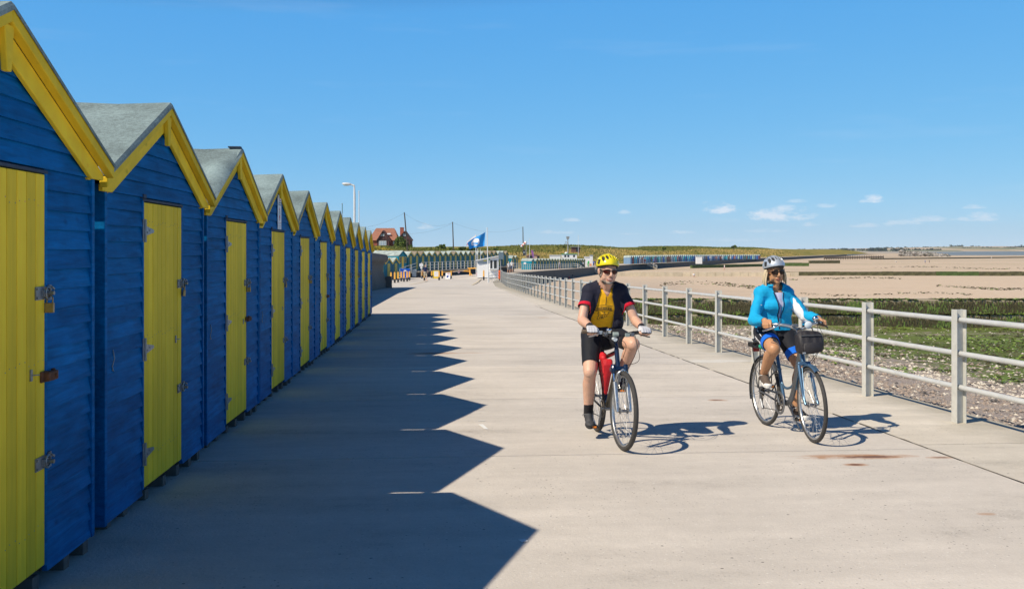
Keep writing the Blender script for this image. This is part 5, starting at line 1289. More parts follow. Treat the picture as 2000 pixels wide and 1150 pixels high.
# hair: blonde locks falling from under the helmet, a dark fringe on the forehead
rg = random.Random(11); b = MB()
for k in range(64):
    a = R(80 + 200 * (k / 63)); s = math.sin(a); c_ = math.cos(a); r0 = .085
    p0 = Vector((-.012 + .094 * c_, .079 * s, .015 + rg.uniform(-.01, .02))); ln = rg.uniform(.14, .185) if s < .2 else rg.uniform(.10, .15)
    out = Vector((.35 * c_ - .1, .55 * s, 0)) * rg.uniform(.02, .07) + Vector((rg.uniform(-.012, .012), rg.uniform(-.012, .012), 0)); p1 = p0 + Vector((.012 * c_, .014 * s, -ln * .5)) + out * .35; p2 = p0 + Vector((0, 0, -ln)) + out
    b.tube([HM @ p for p in spline([p0, p1, p2], 4)], [.009, .0105, .011, .0115, .011, .010, .0085, .006, .0025], 7, flat=.6)
b.build('hair', M_BLONDE, wom, smooth=True)
b = MB()
for k in range(14):
    y = -.05 + .1 * k / 13; b.tube([HM @ Vector(p) for p in spline([(.082 - y * y * 9, y, .062), (.096 - y * y * 9, y * 1.05 + .004, .04), (.0955 - y * y * 9, y * 1.1 + rg.uniform(-.006, .012), .022)], 4)], [.006, .006, .006, .0055, .005, .004, .003, .002, .001], 6)
b.build('fringe', M_BROWNHAIR, wom, smooth=True)
# pale top, then the turquoise jacket zipped at the waist only
b = MB(); torso(b, .010)
for s in (-1, 1): b.ell((.325, s * .068 - .01, 1.215), (.054, .062, .062))
tp = remeshed(b, .008, 3, .5, .003, 12); cutfaces(tp, lambda c, n: c.z < 1.02 or c.z > 1.385 or (c.z > 1.345 and abs(c.y + .02) < .055 and c.x > .28)); setmats(tp, [M_LILAC]); link('top', tp, wom)
b = MB(); torso(b, .026); b.ell((.335, -.01, 1.215), (.082, .152, .085)); chainell(b, [(.215, 0, .965), (.225, 0, 1.07)], [.192, .158], [.140, .125], 4, .015)
for s in (-1, 1):
    b.cap(shl[s] + Vector((0, -s * .02, .004)), shl[s].lerp(el[s], .5), .062, .059, 16); b.cap((.272, s * .05 - .02, 1.385), (.275, s * .13 - .02, 1.34), .040, .052, 12); b.cap(shl[s].lerp(el[s], .5), el[s], .059, .056, 16); b.cap(el[s], el[s].lerp(wr[s], .5), .058, .052, 16); b.cap(el[s].lerp(wr[s], .5), el[s].lerp(wr[s], .96), .052, .040, 16)
jk = remeshed(b, .0072, 3, .5, .012, 8.5, (1, 1, .8))
def openw(c): w = ip(c.z, [1.04, 1.10, 1.2, 1.30, 1.36, 1.42], [-.001, .008, .017, .030, .048, .056]); return c.x > .28 + (1.2 - c.z) * .2 and abs(c.y + .008 + (c.z - 1.1) * .03) < w
def wend(c, s): d = (wr[s] - el[s]).normalized(); t = (c - el[s]).dot(d); return t > .232 and (c - el[s] - d * t).length < .07
cutfaces(jk, lambda c, n: c.z < .945 + (.03 if c.x > .28 else 0) or openw(c) or wend(c, -1) or wend(c, 1) or (c.z > 1.392 and abs(c.y + .02) < .075)); setmats(jk, [M_CYAN])
o = link('jacket', jk, wom); sm = o.modifiers.new('thickness', 'SOLIDIFY'); sm.thickness = .005; sm.offset = -1
# white panel under the far sleeve, zip edges, collar, small chest mark
d0 = (el[1] - shl[1]).normalized()
def panel(c, n):
    t = (c - shl[1]).dot(d0)
    if c.y < .10 or not (.03 < t): return False
    t2 = (c - shl[1]).dot((wr[1] - shl[1]).normalized()); L = (wr[1] - shl[1]).length
    dd = c - shl[1].lerp(el[1], min(1, max(0, t / .275))) if t < .275 else c - el[1].lerp(wr[1], (t - .275) / .26)
    return .05 < t2 < L * .80 and dd.length < .082 and c.y > .135 and (n.dot(Vector((.55, -.62, -.50))) > .42)
shell(jk, panel, .0016, 'white_sleeve_panel', M_WHITEC, wom, .003)
tb = BVHTree.FromPolygons([v.co for v in jk.vertices], [tuple(p.vertices) for p in jk.polygons])
for sg in (-1, 1): strokes([[(-.008 - (z - 1.1) * .03 + sg * (ip(z, [1.04, 1.10, 1.2, 1.30, 1.36], [.001, .008, .017, .030, .048]) + .007), z) for z in (1.35, 1.30, 1.25, 1.2, 1.15, 1.1, 1.06)]], .011, 'zip_edge', M_INKBLUE, wom, .002, tb)
strokes([[(-.008, 1.07), (-.008, 1.03), (-.008, .99)]], .012, 'zip', M_INKBLUE, wom, .002, tb); MB().box((.365, -.008, 1.055), (.010, .008, .022)).build('zip_pull', M_ALU, wom)
strokes([[(.085, 1.245), (.085, 1.262), (.105, 1.262), (.105, 1.245), (.085, 1.245)]], .003, 'chest_mark', M_GREYF, wom, .002, tb)
strokes([[(-.205, 1.225), (-.203, 1.232), (-.200, 1.222), (-.197, 1.232), (-.192, 1.224), (-.187, 1.232)]], .004, 'sleeve_mark', M_WHITEC, wom, .003, tb)
b = MB(); n = 24; vs = []
for i in range(n):
    a = R(34) + (2 * math.pi - R(68)) * i / (n - 1)
    for (k, z, ex) in ((.070, 1.372, 0), (.082, 1.40, .004), (.083, 1.442, .012), (.100, 1.425, .02)): vs.append((.285 + (k + ex * (1 if math.cos(a) > 0 else .2)) * math.cos(a), -.02 + k * math.sin(a) * 1.05, z - (.012 if math.cos(a) > .3 else 0)))
b.add(vs, [(i * 4 + j, i * 4 + j + 1, (i + 1) * 4 + j + 1, (i + 1) * 4 + j) for i in range(n - 1) for j in range(3)]); o = b.build('collar', M_CYAN, wom, smooth=True); sm = o.modifiers.new('t', 'SOLIDIFY'); sm.thickness = .006
b = MB(); chainell(b, [(.205, 0, .90), (.225, 0, 1.0)], [.182, .17], [.13, .125], 5, .010)
for s in (-1, 1): b.cap(hips[s], knee[s], .110, .074, 18)
so = remeshed(b, .0072, 3, .5, .003, 10)
cutfaces(so, lambda c, n: hem(c, -1, .74) or hem(c, 1, .74) or c.z > 1.0); setmats(so, [M_LYCRA]); link('shorts', so, wom)
for s in (-1, 1): shell(so, lambda c, n: hem(c, s, .57), .0018, 'blue_hem', M_BLUEHEM, wom, .003)
def stripe(c, n):
    s = -1; d = knee[s] - hips[s]; L = d.length; d = d / L; t = (c - hips[s]).dot(d)
    return .05 < t < L * .57 and c.y < 0 and (abs(n.z - .45) < .07 or abs(n.z + .25) < .07) and n.y < -.3
shell(so, stripe, .0012, 'white_piping', M_WHITEC, wom, .002)
for s in (-1, 1): make_shoe(shoe(ank[s], (1, s * .14), R(10 if s < 0 else 6)), wom, 'w')
b = MB(); G, A = GR2[-1]; b.tube([G + (A * .010) + Vector((.03, 0, .0)) + Vector((.013 * math.cos(a), 0, .013 * math.sin(a))) for a in [2 * math.pi * k / 14 for k in range(14)]], .0016, 5, closed=True); b.build('ring', M_CHROME, wom)
helmet(HM @ Matrix.Translation((.0, 0, .012)) @ Matrix.Rotation(R(-1), 4, 'Y'), wom, M_HELM_S, 'w'); glasses(HM, wom, M_LENSB, M_BLACKP, 1.12)
# ================================================================ beach, banks, sea, far land
def depth(X, Y): return X * math.sin(YAW) + Y * math.cos(YAW)
def proj(X, Y, Z):
    d = depth(X, Y); r = X * math.cos(YAW) - Y * math.sin(YAW); return 1000 + F * r / d, 487 - F * (Z - CAMZ) / d, d
ZB_D = [-60, 0, 10, 20, 39, 39.5, 60, 100, 180, 240, 400, 1100, 1500, 9000]; ZB_Z = [-.2, -.42, -.58, -.95, -1.50, -1.25, -2.0, -3.2, -4.3, -4.55, -4.8, -5.15, -5.6, -6.5]
def zb(X, Y):
    d = depth(X, Y); s = X - edge(Y); z = ip(d, ZB_D, ZB_Z)
    if d < 60: z += ip(d, [0, 10, 20, 30, 39, 41, 60], [.22, .30, .48, .52, .40, .15, .1]) * math.exp(-max(s, 0) / 3.0) + .05 * noise.noise(Vector((X * .5, Y * .5, 0))) + .03 * noise.noise(Vector((X * 1.7, Y * 1.7, 3)))
    elif d > 820: z += .75 * ip(proj(X, Y, z)[0], [1815, 1850], [1, 0]) * ip(d, [820, 1000], [0, 1])
    elif d < 400: z += .10 * noise.noise(Vector((X * .05, Y * .05, 0)))
    return z
def bpt(px, py):
    """point of the beach seen at photo pixel"""
    lo, hi = 3.0, 1600.0
    for _ in range(60):
        m = (lo + hi) / 2; p = at(px, py, m)
        if p.z > zb(p.x, p.y): lo = m
        else: hi = m
    p = at(px, py, lo); p.z = zb(p.x, p.y); return p
t = NT('beach_sand_shingle_weed'); p = t.pos(); sx = t.new('ShaderNodeSeparateXYZ'); t.l.new(p, sx.inputs[0])
def attr(nm):
    a = t.new('ShaderNodeAttribute', attribute_name=nm); return a.outputs['Color']
zn = t.new('ShaderNodeSeparateColor'); t.l.new(attr('zone'), zn.inputs[0])
nb_ = t.noise(p, .9, 6, .65); nf = t.noise(p, 7, 6, .7); nv = t.noise(p, 34, 4, .7); nw = t.noise(t.pos((.25, 1.0, 1)), .12, 6, .65)
sand = t.ramp(t.math('ADD', t.math('MULTIPLY', nw, .6), t.math('MULTIPLY', nb_, .4)), [(.34, (.56, .43, .31)), (.5, (.65, .51, .38)), (.66, (.70, .57, .44))])
# thin dark wrack lines across the sand
wr_ = t.noise(t.pos((.05, .55, 1)), 1.0, 6, .7); wk = t.math('MULTIPLY', t.math('SUBTRACT', wr_, .60), 9.0, True)
sand = t.mix(t.math('MULTIPLY', wk, .6), sand, (.16, .12, .08))
st_ = t.vor(p, 26, 'F1', 'Color'); s3 = t.new('ShaderNodeSeparateColor'); t.l.new(st_, s3.inputs[0])
shing = t.mix(t.math('ADD', t.math('MULTIPLY', s3.outputs[0], .6), t.math('MULTIPLY', nf, .4)), (.20, .165, .145), (.52, .44, .39))
weed = t.ramp(t.math('ADD', t.math('MULTIPLY', nf, .55), t.math('MULTIPLY', nb_, .45)), [(.34, (.075, .065, .03)), (.45, (.11, .12, .035)), (.55, (.13, .185, .035)), (.68, (.27, .29, .10))])
wig = t.math('MULTIPLY', t.math('SUBTRACT', t.math('ADD', t.math('MULTIPLY', nb_, .55), t.math('MULTIPLY', nf, .45)), .5), 2.4)
fs_ = t.math('MULTIPLY', t.math('ADD', t.math('SUBTRACT', zn.outputs[0], .5), wig), 3.0, True)
fs_ = t.math('ADD', t.math('MULTIPLY', t.math('ADD', t.math('SUBTRACT', zn.outputs[0], .5), t.math('MULTIPLY', wig, .7)), 3.0), .5, True)
fw = t.math('ADD', t.math('MULTIPLY', t.math('ADD', t.math('SUBTRACT', zn.outputs[1], .5), wig), 3.5), .5, True)
c = t.mix(fs_, sand, shing); c = t.mix(fw, c, weed)
wet = t.math('MULTIPLY', zn.outputs[2], t.math('ADD', t.math('MULTIPLY', t.math('SUBTRACT', nw, .5), 6), .5, True))
c = t.mix(t.math('MULTIPLY', wet, .6), c, (.30, .25, .17))
t.col(c); t.rough(.92); t.b.inputs['Specular IOR Level'].default_value = .2; t.bump(t.math('ADD', nv, t.math('MULTIPLY', nf, 1.5)), .6, .03)
M_BEACH = t.mat
Ys = np.concatenate([[-60, -30, -10], np.arange(-4, 60, .9), np.arange(60, 200, 4), np.geomspace(200, 1700, 50), [2500, 4000]])
Ss = np.concatenate([[0, .3], np.arange(.6, 22, .55), np.geomspace(22, 4000, 60)])
vs = []; zone = []
for Y in Ys:
    for s in Ss:
        X = edge(Y) + s; d = depth(X, Y); z = zb(X, Y) if d > 0 else -.5; vs.append((X, Y, z))
        n1 = noise.noise(Vector((X * .12, Y * .12, 5)))
        if d < 39.3:
            sh = 1.0 if d < 33 else .75
            wd = ip(s + 1.4 * n1, [2.6, 4.6, 7, 60, 90], [0, .62, .80, .80, .75]) * ip(d, [11, 15, 30, 35, 39], [0, 1, 1, .72, .75])
            wd = max(wd, ip(d, [24, 30, 36, 39.5], [0, .42, .62, .8])) * ip(proj(X, Y, z)[0], [1400, 1680], [.55, 1.0])
            wt = 0
        elif d < 75:
            sh = ip(d, [39.5, 60, 75], [.55, .45, .2]) * ip(s, [0, 25, 40], [1, .8, .1]); wd = ip(d, [39.5, 41.5, 44, 46, 60, 64], [.35, .2, .25, .62, .62, 0]) * ip(s, [0, 6, 16, 30], [.9, 1, .75, .08]); wt = 0
        else:
            sh = ip(s, [0, 4, 22, 40], [.40, .42, .42, .05]) * ip(d, [75, 120, 190, 260], [.8, 1.1, .9, 0]); wd = 0
            if 228 < d < 262: wd = .32 * ip(s, [0, 60, 90], [.3, .9, .9])
            if d > 300: wd = .36 * (0.5 + 0.5 * math.sin(d * .045 + X * .004)) + .12 * n1
            wt = ip(d, [90, 180, 300, 900], [.1, .25, .5, 1.0])
        zone.append((sh, wd, wt, 1))
n1_, n2_ = len(Ys), len(Ss)
me = bpy.data.meshes.new('beach'); me.from_pydata(vs, [], [(i * n2_ + j, i * n2_ + j + 1, (i + 1) * n2_ + j + 1, (i + 1) * n2_ + j) for i in range(n1_ - 1) for j in range(n2_ - 1)])
ca = me.color_attributes.new('zone', 'FLOAT_COLOR', 'POINT'); ca.data.foreach_set('color', np.array(zone).ravel()); me.materials.append(M_BEACH); me.polygons.foreach_set('use_smooth', [True] * len(me.polygons))
tag(link('beach', me), kind='structure')

def rocks_mesh(pts, m, name, flat=.55):
    """pts: (x, y, z, size, tint index) -> one mesh of little eight-sided stones"""
    P = np.array([q[:4] for q in pts]); n = len(P); base = np.array([(1, 0, 0), (0, 1, 0), (-1, 0, 0), (0, -1, 0), (0, 0, 1), (0, 0, -1)], float)
    rn = np.random.uniform(.65, 1.3, (n, 6, 1)); ang = np.random.uniform(0, 6.28, n); ca_, sa_ = np.cos(ang), np.sin(ang)
    V = base[None] * rn * P[:, 3][:, None, None]; V[:, :, 2] *= flat
    X = V[:, :, 0] * ca_[:, None] - V[:, :, 1] * sa_[:, None]; Yv = V[:, :, 0] * sa_[:, None] + V[:, :, 1] * ca_[:, None]
    V[:, :, 0], V[:, :, 1] = X, Yv; V += P[:, None, :3]
    f = np.array([(0, 1, 4), (1, 2, 4), (2, 3, 4), (3, 0, 4), (1, 0, 5), (2, 1, 5), (3, 2, 5), (0, 3, 5)]); FF = (f[None] + (np.arange(n) * 6)[:, None, None]).reshape(-1, 3)
    me = bpy.data.meshes.new(name); me.from_pydata(V.reshape(-1, 3).tolist(), [], FF.tolist()); mats = m if isinstance(m, list) else [m]
    for q in mats: me.materials.append(q)
    me.polygons.foreach_set('material_index', np.repeat(np.array([int(q[4]) for q in pts]), 8)); me.polygons.foreach_set('use_smooth', [False] * len(me.polygons)); return me
M_ST = [mat('flint_grey', (.27, .235, .21), .85, .3, 30), mat('flint_brown', (.33, .26, .21), .85, .3, 30), mat('pale_chalk', (.60, .54, .45), .9, .15, 30), mat('flint_dark', (.10, .09, .085), .7, .3, 30)]
rg = np.random.RandomState(3); stones = []
for _ in range(42000):
    y = 3 + 36 * rg.rand() ** 1.25; s = .12 + 6.5 * rg.rand() ** 1.6; X = edge(y) + s; d = depth(X, y)
    if d > 38.6: continue
    k = rg.rand(); chalk = .09 + .22 * (s > 2.8) * (s < 4.8) + .10 * (s > 4.8); c_ = 2 if k < chalk else (0 if k < chalk + .38 else 1 if k < .93 else 3)
    if s > 4.6 and rg.rand() > .30: continue
    stones.append((X, y, zb(X, y) + .003, (.012 + .030 * rg.rand() ** 2) * (1 + d * .018) * (1.15 if c_ == 2 else 1), c_))
for _ in range(7000):
    y = 6 + 32 * rg.rand(); s = 3 + 55 * rg.rand() ** 1.5; X = edge(y) + s; d = depth(X, y)
    if 9 < d < 38.4 and (noise.noise(Vector((X * .35, y * .9, 9))) > .02 or rg.rand() < .12): stones.append((X, y, zb(X, y) + .01, .014 + .04 * rg.rand() ** 2, 2))
tag(link('pebbles', rocks_mesh(stones, M_ST, 'pebbles')), 'loose grey and chalk white shingle below the promenade edge', 'shingle', kind='stuff')
def weed_mesh(pts, mats, name, up=.35):
    n = len(pts); V = np.zeros((n, 4, 3)); rs = np.random.RandomState(8)
    for i, (x, y, z, r, c_) in enumerate(pts):
        a = rs.rand() * 6.28; t_ = rs.uniform(-up, up); u = np.array((math.cos(a), math.sin(a), t_)) * r; w = np.array((-math.sin(a), math.cos(a), rs.uniform(-up, up))) * r * rs.uniform(.35, .8); c0 = np.array((x, y, z))
        V[i] = (c0 - u - w * .6, c0 + u * .3 - w, c0 + u + w * .5, c0 - u * .4 + w)
    me = bpy.data.meshes.new(name); me.from_pydata(V.reshape(-1, 3).tolist(), [], (np.arange(n * 4).reshape(-1, 4)).tolist())
    for m in mats: me.materials.append(m)
    me.polygons.foreach_set('material_index', [int(q[4]) for q in pts]); return me
M_WEED = [mat('bladder_wrack', (.075, .062, .022), .6, .35, 12), mat('green_seaweed', (.135, .205, .035), .6, .3, 12), mat('bright_sea_lettuce', (.22, .32, .055), .55, .25, 12)]
wd = []
for _ in range(105000):
    y = 5 + 34 * rg.rand(); s = .2 + 42 * rg.rand() ** 1.6; X = edge(y) + s; d = depth(X, y)
    if not 11 < d < 38.8: continue
    n1 = noise.noise(Vector((X * .3, y * .55, 1))) + .5 * noise.noise(Vector((X * 1.1, y * 2.0, 4))); dn = ip(s + 1.2 * n1, [2.8, 4.8, 8], [0, .9, 1.0]) * ip(d, [12, 16, 30, 38], [0, 1, 1, .5]); dn = max(dn, ip(d, [22, 30, 39], [0, .35, .7]))
    pxw = proj(X, y, -1)[0]; lf = ip(pxw, [1400, 1680], [.35, 1])
    if n1 + .25 < 1 - dn or rg.rand() > (dn + .2) * lf: continue
    g = noise.noise(Vector((X * .2, y * .35, 7))); wd.append((X, y, zb(X, y) + .012 + .03 * rg.rand(), .022 + .05 * rg.rand(), 2 if g + .35 * rg.randn() > .30 else 1 if g + .3 * rg.randn() > -.12 and d < 32 and rg.rand() < lf else 0))
for _ in range(6500):
    d = 44 + 18 * rg.rand(); q = at(1210 + 560 * rg.rand(), 570, d); X, y = q.x, q.y; s = X - edge(y)
    if s < .3: continue
    n1 = noise.noise(Vector((X * .25, y * .4, 2)))
    if n1 > -.12 - (.3 if s < 10 else -.1): wd.append((X, y, zb(X, y) + .05 * rg.rand(), .10 + .16 * rg.rand(), 2 if rg.rand() < .45 else 1 if rg.rand() < .6 else 0))
for (xa, xb, ya, yb3, cnt) in ((1830, 2060, 557, 567, 800), (1560, 1900, 570, 579, 500), (1290, 1500, 548, 566, 900), (1700, 2060, 520, 526, 500), (1540, 1760, 541, 548, 400)):
    for _ in range(cnt):
        px = xa + (xb - xa) * rg.rand(); q = bpt(px, ya + (yb3 - ya) * (.5 + .5 * math.sin(px * .021 + ya)) * .6 + (yb3 - ya) * .4 * rg.rand()); k = depth(q.x, q.y) / 100
        if noise.noise(Vector((px * .03, ya * .7, 0))) + .6 * rg.randn() > .1: wd.append((q.x, q.y, q.z + .03, (.07 + .14 * rg.rand()) * max(.6, k), 0 if rg.rand() < .85 else 1))
tag(link('seaweed', weed_mesh(wd, M_WEED, 'seaweed')), 'green and brown seaweed spread over the shore stones by the groyne', 'seaweed', kind='stuff')

# ---------------------------------------------------------------- the near groyne: stepped concrete blocks draped with weed
M_GROYNE = concrete('groyne_concrete', (.30, .255, .18), streak=(1.2, 1.2, .5))
gr = thing('groyne', 'weed covered stepped concrete groyne crossing the beach behind the railing', 'groyne', at(1600, 640, 39))
g0 = gr.location.copy(); dr = Vector((math.cos(YAW), -math.sin(YAW), 0)); fw_ = Vector((math.sin(YAW), math.cos(YAW), 0))
rr_ = random.Random(4); blocks = {}
def bl(w, dp, h): return mshare(('gb', w, dp, h), lambda: MB().box((0, 0, h / 2), (w, dp, h)).mesh('block', M_GROYNE, bevel=.035))
gx = -8.9; GW = []
while gx < 60:
    w = 2.6
    for (yo, z0, h, dp) in ((.0, -1.62, .66, 1.0), (.22, -.955, .55, 1.2)):
        x = gx + w / 2 + (0 if yo == 0 else 1.1); c = g0 + dr * x + fw_ * (yo + dp / 2 + rr_.uniform(0, .03)); c.z = z0 + rr_.uniform(-.02, .02)
        if c.x - 1.4 < edge(c.y): continue
        link('block', bl(w - .03, dp, h), gr, c - g0, (rr_.uniform(-.008, .008), rr_.uniform(-.008, .008), -YAW + rr_.uniform(-.006, .006))); GW.append((x, yo, z0, h))
    gx += w
# seaweed hanging on the faces and lying on the ledges
pts = []; rs = np.random.RandomState(12); V = []; FF = []; MI = []
for _ in range(80000):
    x = -8.4 + 66 * rs.rand() ** 1.25; top = rs.rand() < .36; up_ = rs.rand() < .5
    yo, z0, h = (.22, -.955, .55) if up_ else (.0, -1.62, .66)
    nz = noise.noise(Vector((x * .55, 2.0 * up_, 0))) + .6 * noise.noise(Vector((x * 2.1, 5 + up_, 0)))
    if top:
        yy = yo + rs.rand() * (.22 if not up_ else 1.0); zz = z0 + h + .01 + .02 * rs.rand(); r = .03 + .07 * rs.rand(); a = rs.rand() * 6.28
        if nz < -.35: continue
        u = Vector((math.cos(a), math.sin(a), rs.uniform(-.3, .3))) * r; w = Vector((-math.sin(a), math.cos(a), rs.uniform(-.3, .3))) * r * .6; c = Vector((x, yy, zz)); q = (c - u - w, c + u - w * .7, c + u * .8 + w, c - u * .7 + w); gq = noise.noise(Vector((x * .7, yy * 3, 11))) + .45 * rs.randn(); mi = 2 if gq > (.25 if not up_ else .5) else 1 if gq > -.05 else 0
    else:
        f = rs.rand() ** .8; zz = z0 + h * (1 - f * .95); thr = ip(x, [-8, 10, 22, 40, 60], [-1.2, -1.0, -.42, -.12, -.05])
        cov = nz - thr + .25 * math.cos(f * 6.0) * (1 if up_ else -.4)
        if cov < 0: continue
        ln = .06 + .16 * rs.rand(); wd_ = .006 + .014 * rs.rand(); lean = rs.uniform(-.3, .3); yy = yo - .012 - .025 * rs.rand(); c = Vector((x, yy, zz)); q = (c + Vector((-wd_, 0, 0)), c + Vector((wd_, 0, 0)), c + Vector((wd_ * .7 + lean * ln, -.02, -ln)), c + Vector((-wd_ * .7 + lean * ln, -.015, -ln))); mi = 1 if noise.noise(Vector((x * .9, zz * 2.5, 17))) + .4 * rs.randn() > .28 else 0
    b0 = len(V)
    for v in q: P3 = dr * v.x + fw_ * v.y; V.append((P3.x, P3.y, v.z - g0.z))
    FF.append((b0, b0 + 1, b0 + 2, b0 + 3)); MI.append(mi)
me = bpy.data.meshes.new('hanging_seaweed'); me.from_pydata(V, [], FF)
for m in M_WEED: me.materials.append(m)
me.polygons.foreach_set('material_index', MI); tag(link('hanging_seaweed', me, gr), kind='stuff')

# ---------------------------------------------------------------- further groynes and walls on the sand
M_PALECON = concrete('pale_groyne_concrete', (.52, .45, .34)); M_WEEDCON = mat('weedy_concrete', (.10, .095, .045), .9, .55, 1.3, .3, detail=6); M_GREENCON = mat('green_weed_wall', (.07, .115, .03), .9, .4, 1.5, .2); M_OLDWOOD = mat('weathered_groyne_timber', (.16, .12, .085), .9, .35, 3)
def low_wall(name, label, cat, pa, pb, h, th, m, n, gap=.05, mats=None, group=None):
    a, b_ = Vector(pa), Vector(pb); d = b_ - a; L = d.length; o = thing(name, label, cat, a, (0, -math.asin(d.z / L), math.atan2(d.y, d.x)), group); w = L / n
    rn = random.Random(len(label))
    for k in range(n):
        mm = (mats or (lambda k: m))(k); hh = h + rn.uniform(-.04, .04) * h
        link('panel', mshare(('lw', round(w, 2), round(h, 2), th, mm.name), lambda: MB().box((0, 0, 0), (w - gap, th, h + 1.0)).mesh('panel', mm, bevel=.03)), o, (w * (k + .5), 0, hh / 2 - .5 + rn.uniform(-.03, .03)), (0, 0, 0))
    return o
def zat(p): return Vector((p.x, p.y, zb(p.x, p.y)))
low_wall('groyne', 'long pale concrete groyne with square panels lying across the sand behind the man', 'groyne', zat(at(1205, 540, 226)), zat(at(1560, 540, 222)), .98, .6, M_PALECON, 22)
low_wall('groyne', 'dark weed covered low groyne with a green section stretching across the open sand', 'groyne', zat(at(1535, 537, 232)), zat(at(2120, 537, 232)), .95, .7, M_WEEDCON, 28, .04, lambda k: M_GREENCON if 14 <= k <= 17 else M_WEEDCON)
low_wall('groyne', 'short mossy green groyne on the sand just right of the woman', 'groyne', zat(at(1500, 517, 380)), zat(at(1580, 516, 378)), 1.3, .8, M_GREENCON, 6)
low_wall('groyne', 'dark green groyne on the sand further out than the mossy one', 'groyne', zat(at(1580, 512, 455)), zat(at(1640, 511, 460)), 1.3, .8, M_WEEDCON, 5)
low_wall('groyne', 'weedy green wall on the beach below the row of coloured huts', 'groyne', zat(at(1350, 522, 330)), zat(at(1500, 521, 372)), 1.0, .8, M_GREENCON, 9)
low_wall('groyne', 'thin dark groyne far out near the sea', 'groyne', zat(at(1700, 507, 640)), zat(at(2080, 504, 820)), .8, .8, M_WEEDCON, 20)
# timber breakwater far out
tb_ = thing('timber_breakwater', 'old dark timber breakwater with upright posts far along the beach', 'breakwater', zat(at(1610, 505, 620)))
for k in range(26):
    q = zat(at(1610 + k * 4.6, 505, 620 + k * 3)) - tb_.location; link('post', mshare('tbp', lambda: MB().box((0, 0, 1.0), (.5, .5, 2.4)).mesh('post', M_OLDWOOD)), tb_, q)
a_, b2 = zat(at(1610, 505, 620)), zat(at(1725, 505, 695)); b = MB(); b.tube([Vector((0, 0, 1.2)), (b2 - a_) + Vector((0, 0, 1.2))], .45, 6); b.build('rail_beam', M_OLDWOOD, tb_)
pts = []
for _ in range(900):
    q = at(1758 + 95 * rg.rand(), 492, 900 + 160 * rg.rand()); k = rg.rand(); pts.append((q.x, q.y, -5.2 + 5.5 * rg.rand() * (1 - abs(k - .5)) * ip(proj(q.x, q.y, -5)[0], [1758, 1790, 1850], [1, .75, .1]), 1.0 + 1.6 * rg.rand(), 0 if rg.rand() < .6 else 1))
tag(link('rock_armour', rocks_mesh(pts, [mat('armour_rock', (.30, .27, .24), .9, .3, .5), mat('armour_rock_dark', (.13, .12, .10), .9, .3, .5)], 'rock_armour', .8)), 'heap of grey boulders at the point far along the shore', 'rock heap', kind='stuff')

# ---------------------------------------------------------------- lower promenade that carries the far hut rows, with its sea wall
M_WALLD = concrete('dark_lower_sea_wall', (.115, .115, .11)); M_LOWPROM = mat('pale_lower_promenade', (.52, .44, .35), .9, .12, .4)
yy = np.concatenate([np.arange(112, 260, 8), np.geomspace(260, 900, 26)])
b = MB(); n = len(yy); W_ = 16
b.add([(edge(y) + .05, y, pz(y) - .02) for y in yy] + [(edge(y) - W_ - (6 if y < 160 else 0), y, pz(y) - .02) for y in yy], [(i, i + 1, n + i + 1, n + i) for i in range(n - 1)])
tag(b.build('lower_promenade', M_LOWPROM), kind='structure')
lsw = thing('lower_sea_wall', 'dark lower sea wall running below the far rows of beach huts', 'sea wall', (edge(140), 140, pz(140)))
o_ = lsw.location
for i in range(n - 1):
    y0, y1 = yy[i], yy[i + 1]; y1 -= .05; b = MB(); A = [(edge(y) + .12, y, pz(y) + .12) for y in (y0, y1)]; B = [(edge(y) + .35, y, zb(edge(y) + .4, y) - .6) for y in (y0, y1)]; C = [(edge(y) - .6, y, pz(y) + .12) for y in (y0, y1)]; D = [(edge(y) - .6, y, zb(edge(y), y) - .6) for y in (y0, y1)]
    vs = [Vector(q) - o_ for q in (A[0], A[1], B[0], B[1], C[0], C[1], D[0], D[1])]; b.add(vs, [(0, 1, 3, 2), (4, 5, 1, 0), (6, 7, 5, 4), (0, 2, 6, 4), (1, 5, 7, 3)]); b.build('wall_bay', M_WALLD, lsw)

# ---------------------------------------------------------------- grassy bank behind the huts
SKY_X = [600, 740, 800, 850, 900, 960, 1000, 1030, 1060, 1090, 1110, 1150, 1200, 1240, 1270, 1295, 1320, 1345, 1400, 1425, 1440, 1460, 1500, 1560, 1620, 1700, 1760, 1800]
SKY_Y = [486, 484, 486, 488, 488, 488, 487.5, 486, 482, 480, 480, 481, 485, 487.5, 487.5, 485.5, 482, 482, 484, 486, 484, 484, 486, 487, 487.3, 488.5, 490, 494]
def foot(Y): return ip(Y, [90, 125, 150, 180, 215, 260, 520, 1100], [-24, -20, -14, -17, -17, -14, -13, -8])
yb = np.concatenate([np.arange(84, 280, 3.0), np.geomspace(280, 1150, 90)])
sb = [0, .06, .15, .3, .45, .6, .75, .88, 1.0, 1.15, 1.4, 1.8, 2.6, 4, 7, 14, 30]
def bank_pt(Y, k):
    w = ip(Y, [90, 170, 300, 1100], [12, 14, 26, 40]); s = foot(Y) - w * k; X = edge(Y) + s; Xc = edge(Y) + foot(Y) - w; px, _, d = proj(Xc, Y, 0)
    zt = CAMZ - (np.interp(px, SKY_X, SKY_Y) - 487) / F * d; z0 = pz(Y) - .1 + (1.0 if Y < 160 else 0) * ip(Y, [84, 118, 150, 165], [0, 1, 1, 0]); u = min(k, 1.0); pr = 1 - (1 - u) ** 1.7
    z = z0 + (zt - z0) * pr - (.25 * (k - 1) if k > 1 else 0) * 1.0
    z += .22 * min(1, k * 2) * noise.noise(Vector((X * .16, Y * .16, 0))) + .10 * noise.noise(Vector((X * .5, Y * .5, 2)))
    return X, Y, max(z, -5)
